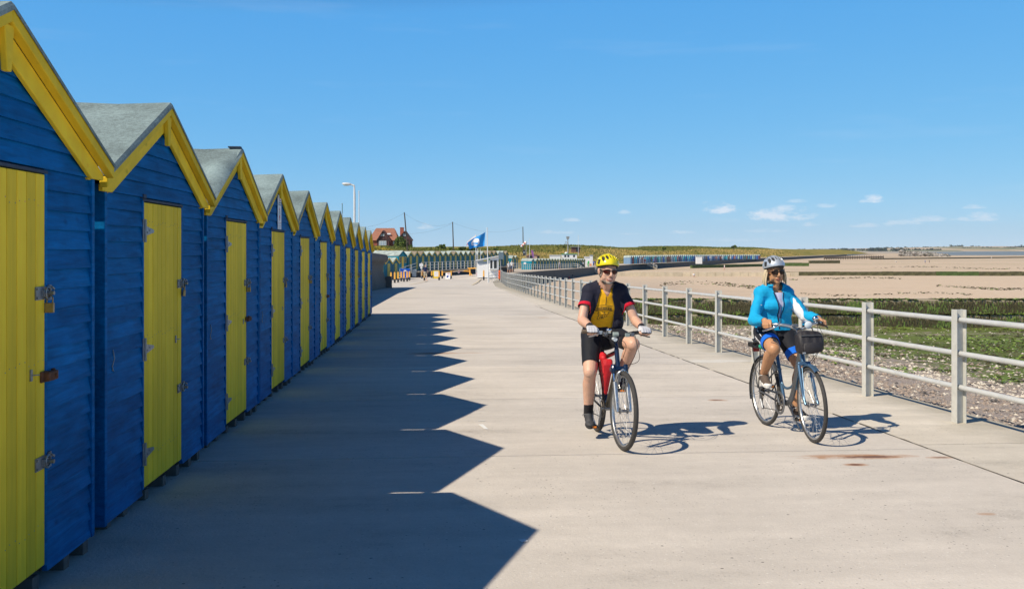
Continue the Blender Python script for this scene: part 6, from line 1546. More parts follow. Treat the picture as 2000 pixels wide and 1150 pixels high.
vs = [bank_pt(Y, k) for Y in yb for k in sb]; m2 = len(sb)
t = NT('rough_grass_bank'); p = t.pos(); n1 = t.noise(t.pos((1, 1, 1)), .09, 6, .65); n2 = t.noise(p, .9, 6, .7); gx_ = t.new('ShaderNodeSeparateXYZ'); t.l.new(t.new('ShaderNodeTexCoord').outputs['Object'], gx_.inputs[0])
u = t.math('ADD', t.math('MULTIPLY', n1, .6), t.math('MULTIPLY', n2, .4)); c = t.ramp(u, [(.34, (.10, .12, .02)), (.46, (.20, .19, .035)), (.54, (.34, .26, .07)), (.66, (.42, .30, .10))])
t.col(c); t.rough(.95); t.b.inputs['Specular IOR Level'].default_value = .1; t.bump(n2, .8, .3); M_GRASSB = t.mat
me = bpy.data.meshes.new('grass_bank'); me.from_pydata(vs, [], [(i * m2 + j, (i + 1) * m2 + j, (i + 1) * m2 + j + 1, i * m2 + j + 1) for i in range(len(yb) - 1) for j in range(m2 - 1)]); me.materials.append(M_GRASSB); me.polygons.foreach_set('use_smooth', [True] * len(me.polygons)); tag(link('grass_bank', me), kind='structure')
# tufts of grass and scrub standing on the bank
M_TUFT = [mat('green_tuft', (.15, .165, .035), .9, .3, 1), mat('straw_tuft', (.46, .34, .12), .9, .25, 1), mat('golden_scrub', (.33, .25, .025), .9, .3, 1), mat('dark_scrub', (.075, .095, .02), .9, .3, 1)]
V = []; FF = []; MI = []; rs = np.random.RandomState(21)
for _ in range(60000):
    Y = 92 + 640 * rs.rand() ** 1.7; k = 1.6 * rs.rand() ** .8; X, Y, z = bank_pt(Y, k); d = depth(X, Y); g = noise.noise(Vector((X * .05, Y * .05, 3))) + .35 * rs.randn(); left = d < 175
    hi = k > .62
    mi = (2 if g > -.15 else 0 if g > -.5 else 3) if left else ((0 if g > -.75 else 3) if hi else (1 if g > -.35 else 0)) 
    h = (.16 + .30 * rs.rand()) * (1.25 if mi in (2, 3) else 1) * (1 + d / 900); w = h * rs.uniform(.25, .6)
    for q in range(2):
        a = rs.rand() * 3.14; u = Vector((math.cos(a), math.sin(a), 0)) * w * .5; le = Vector((rs.uniform(-.3, .3), rs.uniform(-.3, .3), 0)) * h; c = Vector((X + rs.uniform(-.3, .3), Y + rs.uniform(-.3, .3), z - .1)); b0 = len(V)
        V += [c - u, c + u, c + u * .6 + le + Vector((0, 0, h)), c - u * .5 + le + Vector((0, 0, h * .8))]; FF.append((b0, b0 + 1, b0 + 2, b0 + 3)); MI.append(mi)
me = bpy.data.meshes.new('grass_tufts'); me.from_pydata([tuple(v) for v in V], [], FF)
for m in M_TUFT: me.materials.append(m)
me.polygons.foreach_set('material_index', MI); tag(link('grass_tufts', me), 'rough dry grass and golden scrub growing over the bank', 'grass', kind='stuff')

# land behind the hut row and the bank, out to the skyline
M_LAND = mat('rough_land', (.17, .16, .05), .95, .3, .05, src='pos')
b = MB(); b.add([(-3000, -300, -.9), (-5.6, -300, -.9), (-5.6, 84, -1.9), (-10, 1200, -3.6), (-10, 7000, -3.5), (-6000, 7000, -3.5)], [(0, 1, 2, 3, 4, 5)]); tag(b.build('land', M_LAND), kind='structure')
# ---------------------------------------------------------------- sea and far shore
t = NT('sea_water'); p = t.pos((1, .25, 1)); n1 = t.noise(p, .02, 5, .6); t.col(t.ramp(n1, [(.3, (.15, .19, .22)), (.7, (.22, .26, .28))])); t.rough(.6); t.bump(t.noise(p, .4, 4), .25, .3); M_SEA = t.mat
b = MB(); b.add([(100, 700, -5.2), (12000, 700, -5.2), (12000, 9000, -5.2), (100, 9000, -5.2)], [(0, 1, 2, 3)]); tag(b.build('sea', M_SEA), kind='structure')
t = NT('far_fields'); p = t.pos(); v = t.vor(t.pos((1, .55, 1)), .0032, 'F1', 'Color'); s4 = t.new('ShaderNodeSeparateColor'); t.l.new(v, s4.inputs[0]); n1 = t.noise(p, .004, 5, .6)
c = t.ramp(t.math('ADD', t.math('MULTIPLY', s4.outputs[0], .7), t.math('MULTIPLY', n1, .3)), [(.2, (.24, .24, .13)), (.4, (.42, .33, .20)), (.6, (.50, .38, .26)), (.85, (.55, .43, .31))]); t.col(c); t.rough(.95); M_FIELD = t.mat
HX_ = [1100, 1480, 1560, 1640, 1720, 1760, 1830, 1900, 1960, 2020, 2100, 2300]; HY_ = [488, 487.5, 487, 486, 484.5, 483.5, 482, 481.3, 481, 481.5, 482.5, 485]
b = MB(); cols = list(range(1100, 2310, 10)); rows = [(3300, 0), (3450, .15), (3700, .45), (4000, .72), (4400, 1.0), (5000, .9)]
for px in cols:
    for (d, k) in rows:
        zt = CAMZ - (np.interp(px, HX_, HY_) - 487) / F * 4400; q = at(px, 487, d); b.v.append((q.x, q.y, -5.4 + (zt + 5.4) * k + (.5 * noise.noise(Vector((q.x * .004, q.y * .004, 0))) if 0 < k < 1 else 0)))
nr = len(rows); b.f = [(i * nr + j, (i + 1) * nr + j, (i + 1) * nr + j + 1, i * nr + j + 1) for i in range(len(cols) - 1) for j in range(nr - 1)]; b.m = [0] * len(b.f)
tag(b.build('hills', M_FIELD, smooth=True), kind='structure')
# far tree belts on the hills
def leafcloud(blobs, n, size, mats, rs, squash=.8):
    """leaf-sized faces spread through a set of (x, y, z, radius) lobes, lighter and darker clumps mixed"""
    V = []; FF = []; MI = []; w = np.array([q[3] ** 2 for q in blobs]); w = w / w.sum(); ids = rs.choice(len(blobs), n, p=w)
    for i in ids:
        x, y, z, r = blobs[i]; v = rs.randn(3); v /= np.linalg.norm(v) + 1e-9; rad = r * (rs.rand() ** .33) * (1 + .15 * rs.randn()); c = np.array((x, y, z)) + v * rad * np.array((1, 1, squash)); a = rs.randn(3); a /= np.linalg.norm(a); bb = np.cross(a, rs.randn(3)); bb /= np.linalg.norm(bb) + 1e-9
        s_ = size * rs.uniform(.6, 1.4); b0 = len(V); V += [tuple(c - a * s_ - bb * s_ * .5), tuple(c + a * s_ - bb * s_ * .4), tuple(c + a * s_ * .8 + bb * s_ * .5), tuple(c - a * s_ * .7 + bb * s_ * .6)]; FF.append((b0, b0 + 1, b0 + 2, b0 + 3)); MI.append(int((i * 7 + (rs.rand() < .3)) % len(mats)))
    return V, FF, MI
M_FARTREE = [mat('far_tree_green', (.035, .060, .035), .95, .25, .02), mat('far_tree_dark', (.022, .042, .030), .95, .25, .02)]
rs = np.random.RandomState(31); blobs = []
for (xa, xb, py, d, r) in ((1625, 1700, 486.5, 3400, 5), (1690, 1765, 486.2, 3350, 8), (1765, 1838, 487.2, 3500, 6), (1700, 1730, 484.8, 4000, 6), (1858, 1882, 480.8, 4350, 9), (1890, 1915, 481, 4350, 5), (1880, 1965, 484.5, 3900, 7), (1800, 1850, 482.5, 4300, 5), (1985, 2010, 482.3, 4000, 12), (1960, 1985, 484, 3900, 7), (2010, 2200, 483.5, 3900, 9), (1555, 1630, 487.2, 3300, 4), (1730, 1800, 483.5, 4300, 5)):
    for k in range(int((xb - xa) / 2.2)):
        px = xa + (xb - xa) * rs.rand(); q = at(px, py + .6 * rs.randn() * .4, d); blobs.append((q.x, q.y, q.z - r * .35, r * rs.uniform(.6, 1.25)))
V, FF, MI = leafcloud(blobs, 9000, 2.2, M_FARTREE, rs, .75); me = bpy.data.meshes.new('far_woods'); me.from_pydata(V, [], FF)
for m in M_FARTREE: me.materials.append(m)
me.polygons.foreach_set('material_index', MI); tag(link('far_woods', me), 'dark hedgerows and woods on the far hills across the water', 'woods', kind='stuff')
# ================================================================ the gate end of the promenade and everything beyond it
b = MB(); b.add([(-60, 83.5, -1.845), (-6.38, 83.5, -1.6), (-6.38, 100, -1.86), (14, 148, -1.9), (14, 190, -2.3), (-60, 190, -1.9)], [(0, 1, 2, 3, 4, 5)]); tag(b.build('forecourt', M_LOWPROM), kind='structure')
M_TEAL = mat('teal_hut_paint', (.004, .155, .215), .55, .2, 3, 0, 0, .2, rnd=True); M_TEALL = mat('teal_painted_sun', (.006, .23, .33), .6, .15, 3, 0, 0, .2, rnd=True)  # second teal is a lighter copy with sunlight put into its colour
M_OLIVE = mat('faded_yellow_door', (.52, .44, .11), .6, .2, 3, 0, 0, .2, rnd=True); M_YEL2 = mat('bright_yellow_paint', (.80, .50, .03), .5, .1, 6); M_ROOFS = [felt('pale_hut_felt', (.36, .42, .40)), felt('brown_hut_felt', (.26, .215, .16))]
M_GLASS = mat('dark_window_glass', (.02, .028, .035), .1, .2, 4); M_WHITEP = mat('white_painted_board', (.80, .80, .80), .55, .06, 6); M_BLACK = mat('matt_black_paint', (.02, .02, .022), .6, .2, 10)
M_POLEW = mat('white_pole_paint', (.72, .73, .74), .45, .06, 6); M_POLEG = mat('grey_pole', (.30, .31, .32), .5, .15, 6); M_WOODPOLE = mat('dark_utility_pole', (.085, .07, .06), .9, .25, 5)
def hut_meshes(W, D, H, He, wallm, roofm, doorm, trimm, dw):
    key = ('sh', W, D, H, He, dw, wallm.name, roofm.name, doorm.name, trimm.name)
    if key in MESHES: return MESHES[key]
    sl = (H - He) / (W / 2)
    w = MB().prism([(-W / 2 + .04, 0), (W / 2 - .04, 0), (W / 2 - .04, He - .05), (0, H - .08), (-W / 2 + .04, He - .05)], 'x', -D, 0).mesh('walls', wallm)
    rf = []
    for s in (-1, 1): rf.append(MB().prism([(0, H), (s * W / 2, He), (s * W / 2, He - .06), (0, H - .06)] if s > 0 else [(0, H - .06), (s * W / 2, He - .06), (s * W / 2, He), (0, H)], 'x', -D - .06, .08).mesh('roof_panel', roofm))
    bb = []
    for s in (-1, 1): bb.append(MB().prism([(0, H - .03), (s * W / 2, He - .03), (s * W / 2, He - .20), (0, H - .20)] if s > 0 else [(0, H - .20), (s * W / 2, He - .20), (s * W / 2, He - .03), (0, H - .03)], 'x', .03, .09).mesh('bargeboard', trimm))
    d = MB().box((.02, 0, .95), (.05, dw, 1.75)).mesh('door', doorm, bevel=.01); MESHES[key] = (w, rf, bb, d); return MESHES[key]
def small_hut(label, loc, ang, W=1.95, D=2.0, H=2.42, He=1.9, wallm=None, roofm=None, doorm=None, trimm=None, group=None, dw=.62, name='beach_hut'):
    o = thing(name, label, 'beach hut', loc, (0, 0, ang), group); w, rf, bb, d = hut_meshes(W, D, H, He, wallm or M_TEAL, roofm or M_ROOFS[0], doorm or M_OLIVE, trimm or M_OLIVE, dw)
    link('walls', w, o)
    for m in rf: link('roof_panel', m, o)
    for m in bb: link('bargeboard', m, o)
    link('door', d, o); return o
# ---- raised row of teal huts
DECK = -1.04
P0, P1 = at(794.5, 0, 122), at(930, 0, 147); P0.z = P1.z = 0; u_ = (P1 - P0).normalized(); nrm = Vector((u_.y, -u_.x, 0)); ANG = math.atan2(nrm.y, nrm.x); SPC = (P1 - P0).length / 13
rr_ = random.Random(9)
for k in range(21):
    c = P0 + u_ * (SPC * (k + .6)); rm = M_ROOFS[1] if rr_.random() < .36 else M_ROOFS[0]
    small_hut('teal hut with yellow door, %s from the windowed hut on the raised walkway' % ordn(k + 1), (c.x, c.y, DECK), ANG, SPC - .02, 2.0, 2.40 + rr_.uniform(-.04, .04), 1.86, roofm=rm, group='teal huts on the raised walkway')
bh = thing('beach_hut', 'larger teal hut with long slate roof, yellow door and two small windows by the bollards', 'beach hut', (P0 - u_ * 1.3).to_tuple()[:2] + (DECK - .05,), (0, 0, ANG))
w, rf, bb, d = hut_meshes(2.6, 3.6, 2.55, 1.95, M_TEALL, M_ROOFS[0], M_YEL2, M_TEAL, .55); link('walls', w, bh)
for m in rf: link('roof_panel', m, bh)
for m in bb: link('bargeboard', m, bh)
link('door', d, bh)
for s in (-1, 1):
    wn_ = node('window', bh); MB().box((.03, s * .78, 1.42), (.03, .42, .62)).build('pane', M_GLASS, wn_)
    b = MB()
    for (y, z, a, c_) in ((s * .78, 1.76, .54, .07), (s * .78, 1.08, .54, .07), (s * .78 - .24, 1.42, .06, .62), (s * .78 + .24, 1.42, .06, .62)): b.box((.035, y, z), (.05, a, c_))
    b.build('window_frame', M_OLIVE, wn_)
for i, (px, dd) in enumerate(((745.5, 110.5), (759, 112.5), (772.8, 114.5))):
    q = at(px, 0, dd); small_hut('low teal hut with yellow bargeboards beside the sea wall end, ' + ('half hidden by the wall', 'between two neighbours', 'next to the blue bin')[i], (q.x, q.y, -1.82), ANG, 1.98, 2.0, 2.5, 1.92, trimm=M_YEL2, group='teal huts at promenade level', dw=.7)
# raised walkway and its railing
M_DECK = concrete('walkway_concrete', (.40, .36, .29)); M_UNDER = mat('walkway_face_painted_shade', (.05, .05, .05), .9, .3, 2)  # second tone has the shade under the deck put into the wall colour
dk = thing('raised_walkway', 'raised concrete walkway with dark front wall below the row of teal huts', 'walkway', (P0.x, P0.y, DECK)); Lr = SPC * 13.2; a_ = math.atan2(u_.y, u_.x)
T_ = lambda x, y, z: Vector((u_.x * x + nrm.x * y, u_.y * x + nrm.y * y, z))
def obox(x0, x1, y0, y1, z0, z1):
    b = MB(); b.box(((x0 + x1) / 2, (y0 + y1) / 2, (z0 + z1) / 2), (x1 - x0, y1 - y0, z1 - z0)); b.v = [tuple(T_(*p)) for p in b.v]; b.f = [f[::-1] for f in b.f]; return b
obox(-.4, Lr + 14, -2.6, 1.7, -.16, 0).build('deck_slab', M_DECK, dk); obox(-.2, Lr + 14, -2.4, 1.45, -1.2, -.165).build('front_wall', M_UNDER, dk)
wr2 = thing('walkway_railing', 'grey three-rail railing along the raised walkway of teal huts', 'railing', (P0.x, P0.y, DECK))
pmw = MB().box((0, 0, .53), (.07, .07, 1.06)).mesh('post', M_RAIL)
for k in range(19): link('post', pmw, wr2, T_(.9 + k * 1.42, 1.6, 0), (0, 0, a_))
for z in (1.03, .68, .34): b = MB(); b.tube([T_(.9, 1.6, z), T_(.9 + 18 * 1.42, 1.6, z)], .028, 8); b.build('rail', M_RAIL, wr2)
o_ = Vector((P0.x, P0.y, DECK))
for (dz) in (0, -.38): b = MB(); b.tube([at(781, 524, 116) - o_ + Vector((0, 0, dz)), at(814, 513.8, 121.5) - o_ + Vector((0, 0, dz))], .03, 8); b.build('ramp_rail', M_RAIL, wr2)
for px, y0 in ((781, 524), (791, 521), (803, 517.5)): q = at(px, y0, 117.5); b = MB(); b.tube([q - o_, q - o_ - Vector((0, 0, 1.0))], .035, 8); b.build('post', M_RAIL, wr2)
# ---- bollards
M_BOLL = mat('bollard_yellow', (.86, .44, .07), .5, .1, 8)
def bollard_mesh():
    up = MB().prism([(-.085, .42), (.085, .42), (.075, 1.12), (.0, 1.24), (-.075, 1.12)], 'y', -.085, .085).mesh('yellow_sleeve', M_BOLL, bevel=.012); lo = MB().box((0, 0, .21), (.18, .18, .42)).mesh('black_base', M_BLACK, bevel=.01); return up, lo
BUP, BLO = bollard_mesh()
for i, (px, yt, yb_, wh) in enumerate([(763.8, 531, 553.5, 'outermost of the line below the two low teal huts'), (771, 530.5, 552.6, 'second of the line below the two low teal huts'), (777.6, 530, 551.5, 'third of the line, just left of the blue bin'), (783.8, 529.5, 549.2, 'in front of the left edge of the blue bin'),
        (789, 529, 550, 'in front of the middle of the blue bin'), (795.2, 529, 549.3, 'in front of the right edge of the blue bin'), (799.8, 529, 547.6, 'between the blue bin and the grey bin'), (823.6, 528, 543.8, 'under the small white sign on a pole'), (829, 530.5, 548, 'beside the man in the navy shirt'), (843.2, 529, 542.6, 'left of the yellow sign board'),
        (857.7, 529.5, 547, 'right of the yellow sign board'), (863.8, 528, 543.8, 'holding the barrier pole'), (881, 528, 544, 'behind the leaning notice board'), (940.4, 525.5, 542.8, 'against the white kiosk wall'), (944.8, 527, 547, 'nearer one in front of the white kiosk')]):
    q = gpt(px, yb_); hh = (yb_ - yt) / F * depth(q.x, q.y) / 1.24
    o = thing('bollard', 'yellow and black bollard ' + wh, 'bollard', q, (0, 0, -.1), 'bollards at the gate'); o.scale = (1, 1, hh); link('yellow_sleeve', BUP, o); link('black_base', BLO, o)
# ---- bins, signs, barrier
M_BIN = mat('blue_plastic_bin', (.006, .11, .60), .4, .1, 4); M_BING = mat('grey_plastic_bin', (.36, .42, .46), .5, .1, 4)
q = gpt(791, 545.5); o = thing('wheelie_bin', 'big blue wheeled bin behind the line of bollards', 'bin', q, (0, 0, .05))
b = MB(); b.box((0, 0, .62), (1.0, .8, .95), taper=1.12); b.build('bin_body', M_BIN, o, bevel=.03); b = MB(); b.box((0, .02, 1.16), (1.2, .95, .10)); b.box((0, -.45, 1.10), (1.1, .08, .06)); b.build('bin_lid', M_BIN, o, bevel=.03); MB().box((0, -.475, .98), (.28, .02, .16)).build('label_patch', M_WHITEP, o)
for x in (-.38, .38): MB().cyl((x - .04, -.25, .09), (x + .04, -.25, .09), .09, 12).build('bin_wheel', M_BLACK, o)
q = gpt(809, 541.5); o = thing('wheelie_bin', 'grey wheeled bin right of the blue bin', 'bin', q); MB().box((0, 0, .48), (.5, .5, .85), taper=1.1).build('bin_body', M_BING, o, bevel=.02); MB().box((0, 0, .95), (.6, .6, .08)).build('bin_lid', M_BING, o, bevel=.02)
q = gpt(822.8, 544); o = thing('sign_post', 'small white notice sign on a pole beside the railing', 'sign', q); MB().cyl((0, 0, 0), (0, 0, 1.85), .03, 8).build('pole', M_POLEG, o); MB().box((0, -.04, 1.58), (.42, .02, .34)).build('sign_panel', M_WHITEP, o); MB().cyl((0, -.03, 1.27), (0, -.05, 1.27), .13, 18).build('round_sign', M_WHITEP, o)
q = gpt(852, 543.6); o = thing('sign_board', 'bright yellow framed sign board with white panel by the barrier', 'sign', q); MB().box((0, 0, .45), (.80, .06, .90)).build('yellow_frame', mat('sign_yellow', (.90, .62, .03), .5, .08, 6), o, bevel=.01); MB().box((0, -.034, .52), (.50, .01, .62)).build('white_panel', M_WHITEP, o)
q = gpt(874.5, 545); o = thing('notice_board', 'leaning white notice board with blue print standing by the barrier', 'sign', q, (0, 0, -.2)); rx = Matrix.Rotation(R(-14), 3, 'X')
MB().box((0, .10, .36), (.55, .03, .72), rx).build('front_panel', M_WHITEP, o); MB().box((.02, .32, .34), (.55, .03, .70), Matrix.Rotation(R(14), 3, 'X')).build('back_panel', M_POLEG, o)
b = MB(); b.box((-.04, .055, .28), (.20, .006, .22), rx); b.box((.06, .085, .40), (.26, .006, .05), rx); b.build('blue_print', mat('blue_print', (.02, .05, .28), .6, .1, 9), o); MB().box((.05, .128, .60), (.30, .006, .06), rx).build('red_print', mat('red_print', (.5, .05, .08), .6, .1, 9), o)
q = gpt(863.8, 544); q2 = gpt(918, 538.5); o = thing('swing_barrier', 'yellow swing barrier pole with red and white striped board across the road', 'barrier', q2, (0, 0, 0)); v = q - q2
b = MB(); b.tube([v + Vector((0, -.08, .72)), v * .45 + Vector((0, 0, .76)), Vector((0, 0, .80))], .055, 8); b.build('pole', M_BOLL, o); b = MB(); b.tube([v * .62 + Vector((0, -.02, .69)), v * .25 + Vector((0, 0, .72))], .045, 8); b.build('sleeve', M_WHITEP, o); b = MB(); b.tube([Vector((-.3, 0, .95)), Vector((1.15, 0, .98))], .09, 8); b.tube([(0, 0, 0), (0, 0, .95)], .09, 8); b.tube([(0, 0, .55), (-1.1, 0, .62)], .06, 8); b.tube([(.1, 0, .3), (.3, -.2, 0)], .05, 6); b.build('pivot_frame', M_BOLL, o)
sb_ = node('striped_board', o, v * .42 + Vector((0, -.09, .66)), (0, 0, math.atan2(-v.y, -v.x)))
MB().box((0, 0, 0), (.78, .03, .40)).build('white_face', M_WHITEP, sb_)
for k in range(4): x = -.36 + k * .2; MB().add([(x - .02, -.019, -.19), (x + .08, -.019, -.19), (x + .20, -.019, .19), (x + .10, -.019, .19)], [(0, 1, 2, 3)]).build('red_stripe', mat('barrier_red', (.62, .03, .04), .5, .05, 9), sb_)
# ---- white kiosk
q = gpt(943, 543.2); o = thing('kiosk', 'white beach kiosk with sloping roof and side window behind the flagpole', 'kiosk', q, (0, 0, -.06)); m = depth(q.x, q.y) / F; X0, X1 = -11.5 * m, 31 * m
b = MB(); b.prism([(X0, .06), (X1, .06), (X1, 42.0 * m), (X0, 33.5 * m)], 'y', 0, 2.4); b.build('walls', M_WHITEP, o)
b = MB(); b.prism([(X0 - .15, 33.6 * m), (X1 + .2, 43.2 * m), (X1 + .2, 44.4 * m), (X0 - .15, 34.9 * m)], 'y', -.3, 2.6); b.build('roof', M_POLEW, o); b = MB(); b.prism([(X0 + .1, 28 * m), (9 * m, 28 * m), (9 * m, 36 * m), (X0 + .1, 32.9 * m)], 'y', -.02, .0); b.build('fascia_panel', M_BING, o)
MB().box((4.5 * m, -.03, 34 * m), (6.5 * m, .02, 2.0 * m)).build('yellow_nameplate', mat('nameplate_yellow', (.7, .6, .08), .5, .05, 9), o)
for x0, x1 in ((14, 19.5), (21, 28)):
    w_ = node('window', o); MB().box(((x0 + x1) / 2 * m, -.02, 27 * m), ((x1 - x0) * m, .03, 16 * m)).build('pane', M_GLASS, w_); b = MB()
    for xx in (x0, x1): b.box((xx * m, -.03, 27 * m), (.06, .06, 17 * m))
    b.build('window_frame', M_WHITEP, w_)
MB().box((21 * m, -.25, 17.5 * m), (17 * m, .5, .05)).build('counter', M_WHITEP, o); MB().box((13 * m, -.03, 36.5 * m), (2.2 * m, .02, 3.2 * m)).build('green_notice', mat('notice_green', (.02, .35, .12), .5, .05, 9), o)
# ---- flags and poles
def pole_at(name, label, cat, px, y0, y1, d, r, m_, px1=None, ball=True):
    a, c = at(px, y1, d), at(px1 or px, y0, d); o = thing(name, label, cat, a); b = MB(); b.tube([(0, 0, 0), c - a], [r, r * .7], 10); b.build('pole', m_, o)
    if ball: MB().ell(c - a, (r * 1.3, r * 1.3, r * 1.2)).build('finial', m_, o)
    return o
fp = pole_at('flagpole', 'tall white flagpole at the gate flying the blue flag', 'flagpole', 953.6, 446, 552, 101.5, .055, M_POLEW, 951.3)
M_FLAGB = mat('blue_flag_cloth', (.006, .27, .72), .7, .12, 1.5); fm = 101.4 / F
def flag_pt(u, v, off=0.0):
    """u 0 at the pole to 1 at the fly, v 0 at the foot to 1 at the head, in photo pixels then metres"""
    A = Vector((946.2, 480.6)) * (1 - v) + Vector((947.8, 453.2)) * v; B = Vector((917.5, 485.5)) * (1 - v) + Vector((912.5, 474.0)) * v
    mid = .10 * math.sin(u * math.pi); p = A * (1 - u) + B * u; p.y += -4.5 * mid * v * 4 * .35 + 1.2 * math.sin(u * 7) * .5 + (6.0 * (u - .78) if u > .78 and v < .4 else 0); d = 101.4 + .22 * math.sin(u * 9 + v * 2.5) * (.3 + u) - off
    return at(p.x, p.y, d)
o = thing('flag', 'blue award flag with white disc and waves flying from the white flagpole', 'flag', flag_pt(0, .5)); fo = o.location.copy(); b = MB(); nu_, nv_ = 26, 14
b.add([flag_pt(i / nu_, j / nv_) - fo for i in range(nu_ + 1) for j in range(nv_ + 1)], [(i * (nv_ + 1) + j, (i + 1) * (nv_ + 1) + j, (i + 1) * (nv_ + 1) + j + 1, i * (nv_ + 1) + j + 1) for i in range(nu_) for j in range(nv_)]); b.build('cloth', M_FLAGB, o, smooth=True)
def flag_poly(poly, off): return [flag_pt(u, v, off) - fo for (u, v) in poly]
b = MB(); cx, cy, ru, rv = .58, .52, .25, .36; n = 30
disc = [(cx + ru * math.cos(2 * math.pi * k / n), cy + rv * math.sin(2 * math.pi * k / n)) for k in range(n)]
for ring in range(4):
    a_r, b_r = 1 - ring / 4, 1 - (ring + 1) / 4; ra = flag_poly([(cx + (p[0] - cx) * a_r, cy + (p[1] - cy) * a_r) for p in disc], .05); rb = flag_poly([(cx + (p[0] - cx) * b_r, cy + (p[1] - cy) * b_r) for p in disc], .05)
    for k in range(n): b.add([ra[k], ra[(k + 1) % n], rb[(k + 1) % n], rb[k]], [(0, 1, 2, 3)])
b.build('white_disc', M_WHITEC, o); b = MB()
for w_ in range(3):
    for k in range(10):
        u0, u1 = cx - ru * .88 + ru * 1.76 * k / 10, cx - ru * .88 + ru * 1.76 * (k + 1) / 10; f_ = lambda u: cy - .03 - w_ * .10 + .05 * math.sin((u - cx) * 13 + w_)
        kx = lambda u: ((u - cx) / ru) ** 2 + ((f_(u) - cy) / rv) ** 2
        if max(kx(u0), kx(u1)) > .9: continue
        b.add(flag_poly([(u0, f_(u0)), (u1, f_(u1)), (u1, f_(u1) - .055), (u0, f_(u0) - .055)], .09), [(0, 1, 2, 3)])
b.build('wave_bands', M_FLAGB, o)
wp = pole_at('flagpole', 'thin white pole with notices beside the white kiosk, behind the blue flag', 'flagpole', 930.3, 459, 541, 121, .05, M_POLEW, 929.2)
for (yy_, h_, mm) in ((516.5, 7, M_BLACK), (524.5, 5, mat('notice_yellow', (.75, .62, .10), .5, .05, 9)), (535, 7, mat('notice_red', (.6, .06, .08), .5, .05, 9))): p_ = at(932.2, yy_, 120.9) - wp.location; MB().box(p_, (.16, .03, h_ * 121 / F)).build('notice_plate', mm, wp)
o = thing('flag', 'white and red flag mostly hidden behind the blue flag', 'flag', at(929, 465, 121)); fo = o.location.copy(); b = MB(); g = [(929.2, 459.5, 468), (924, 462.5, 471.5), (919, 466, 475), (914.5, 470.5, 478.5), (911.5, 473, 483)]
b.add([at(x, y0 + (y1 - y0) * j / 3, 121 + .15 * math.sin(i * 2 + j)) - fo for i, (x, y0, y1) in enumerate(g) for j in range(4)], [(i * 4 + j, (i + 1) * 4 + j, (i + 1) * 4 + j + 1, i * 4 + j + 1) for i in range(4) for j in range(3)]); b.mi = 0; b.build('cloth', M_WHITEC, o, smooth=True)
b = MB(); b.add([at(x, y0 + (y1 - y0) * t_, 120.9 + .15 * math.sin(i * 2 + j)) - fo for i, (x, y0, y1) in enumerate(g[2:]) for j, t_ in enumerate((.45, .7))], [(i * 2, (i + 1) * 2, (i + 1) * 2 + 1, i * 2 + 1) for i in range(2)]); b.build('red_stripe', M_REDC, o)
pole_at('flagpole', 'bare thin white pole just behind the kiosk roof', 'flagpole', 933.2, 486, 530, 132, .045, M_POLEW); pole_at('flagpole', 'slightly leaning bare white pole behind the kiosk roof', 'flagpole', 939.6, 487, 530, 138, .04, M_POLEW, 938)
o = pole_at('sign_post', 'pole with a blank blue grey sign seen from behind, beside the orange lifebuoy', 'sign', 978.6, 492, 553, 100.5, .05, M_POLEG, 977.4, False); MB().box(at(978.6, 499.5, 100.4) - o.location, (.50, .04, .70)).build('sign_panel', mat('sign_back_grey', (.13, .19, .24), .6, .1, 6), o)
q = gpt(975.8, 547.5); o = thing('lifebuoy_housing', 'upright orange lifebuoy housing at the end of the railing', 'lifebuoy', q); MB().cyl((0, 0, 0), (0, 0, 1.25), .05, 8).build('stand', M_BLACK, o); MB().box((0, -.05, .62), (.26, .18, .98)).build('orange_case', mat('lifebuoy_orange', (.85, .13, .01), .45, .08, 5), o, bevel=.08); MB().box((0, 0, 1.22), (.2, .12, .22)).build('black_cap', M_BLACK, o, bevel=.03)
gr_ = thing('gate_railing', 'short grey railing between the flagpole and the orange lifebuoy', 'railing', gpt(955, 552)); go_ = gr_.location.copy()
for px, py in ((955, 552), (961, 550.5), (966.5, 549), (972, 547.5)): link('post', pmw, gr_, gpt(px, py) - go_)
for z in (1.03, .68, .34): b = MB(); b.tube([gpt(955, 552) - go_ + Vector((0, 0, z)), gpt(972, 547.5) - go_ + Vector((0, 0, z))], .03, 8); b.build('rail', M_RAIL, gr_)
# street lamp behind the sea wall, and slim masts
lb = at(692.5, 560, 80); lb.z = -2; o = thing('street_lamp', 'tall white street lamp rising behind the blue huts', 'street lamp', lb); top = at(692.2, 370, 80) - lb
b = MB(); b.tube(spline([(0, 0, 0), (0, 0, top.z * .6), (top.x, top.y, top.z), at(690.5, 363, 80) - lb, at(686, 360.5, 80) - lb], 6), [.10] * 6 + [.085] * 6 + [.065] * 13, 10); b.build('column', M_POLEW, o, smooth=60)
b = MB(); b.ell(at(677.5, 359.6, 80) - lb, (.40, .17, .115), Matrix.Rotation(R(4), 3, 'Y'), 16, 8); b.build('lamp_head', M_POLEW, o, smooth=True); MB().ell(at(676.5, 361, 80) - lb, (.28, .13, .09), None, 14, 8).build('lamp_lens', M_LENS, o, smooth=True)
pole_at('mast', 'slim white mast right of the street lamp behind the huts', 'mast', 701.5, 374, 560, 86, .045, M_POLEW, 701); o = pole_at('mast', 'short mast with a small teal pennant behind the hut roofs', 'mast', 668.3, 398, 540, 70, .03, M_POLEG); MB().box(at(668.6, 408, 70) - o.location, (.05, .03, .62)).build('pennant', M_TEALL, o)
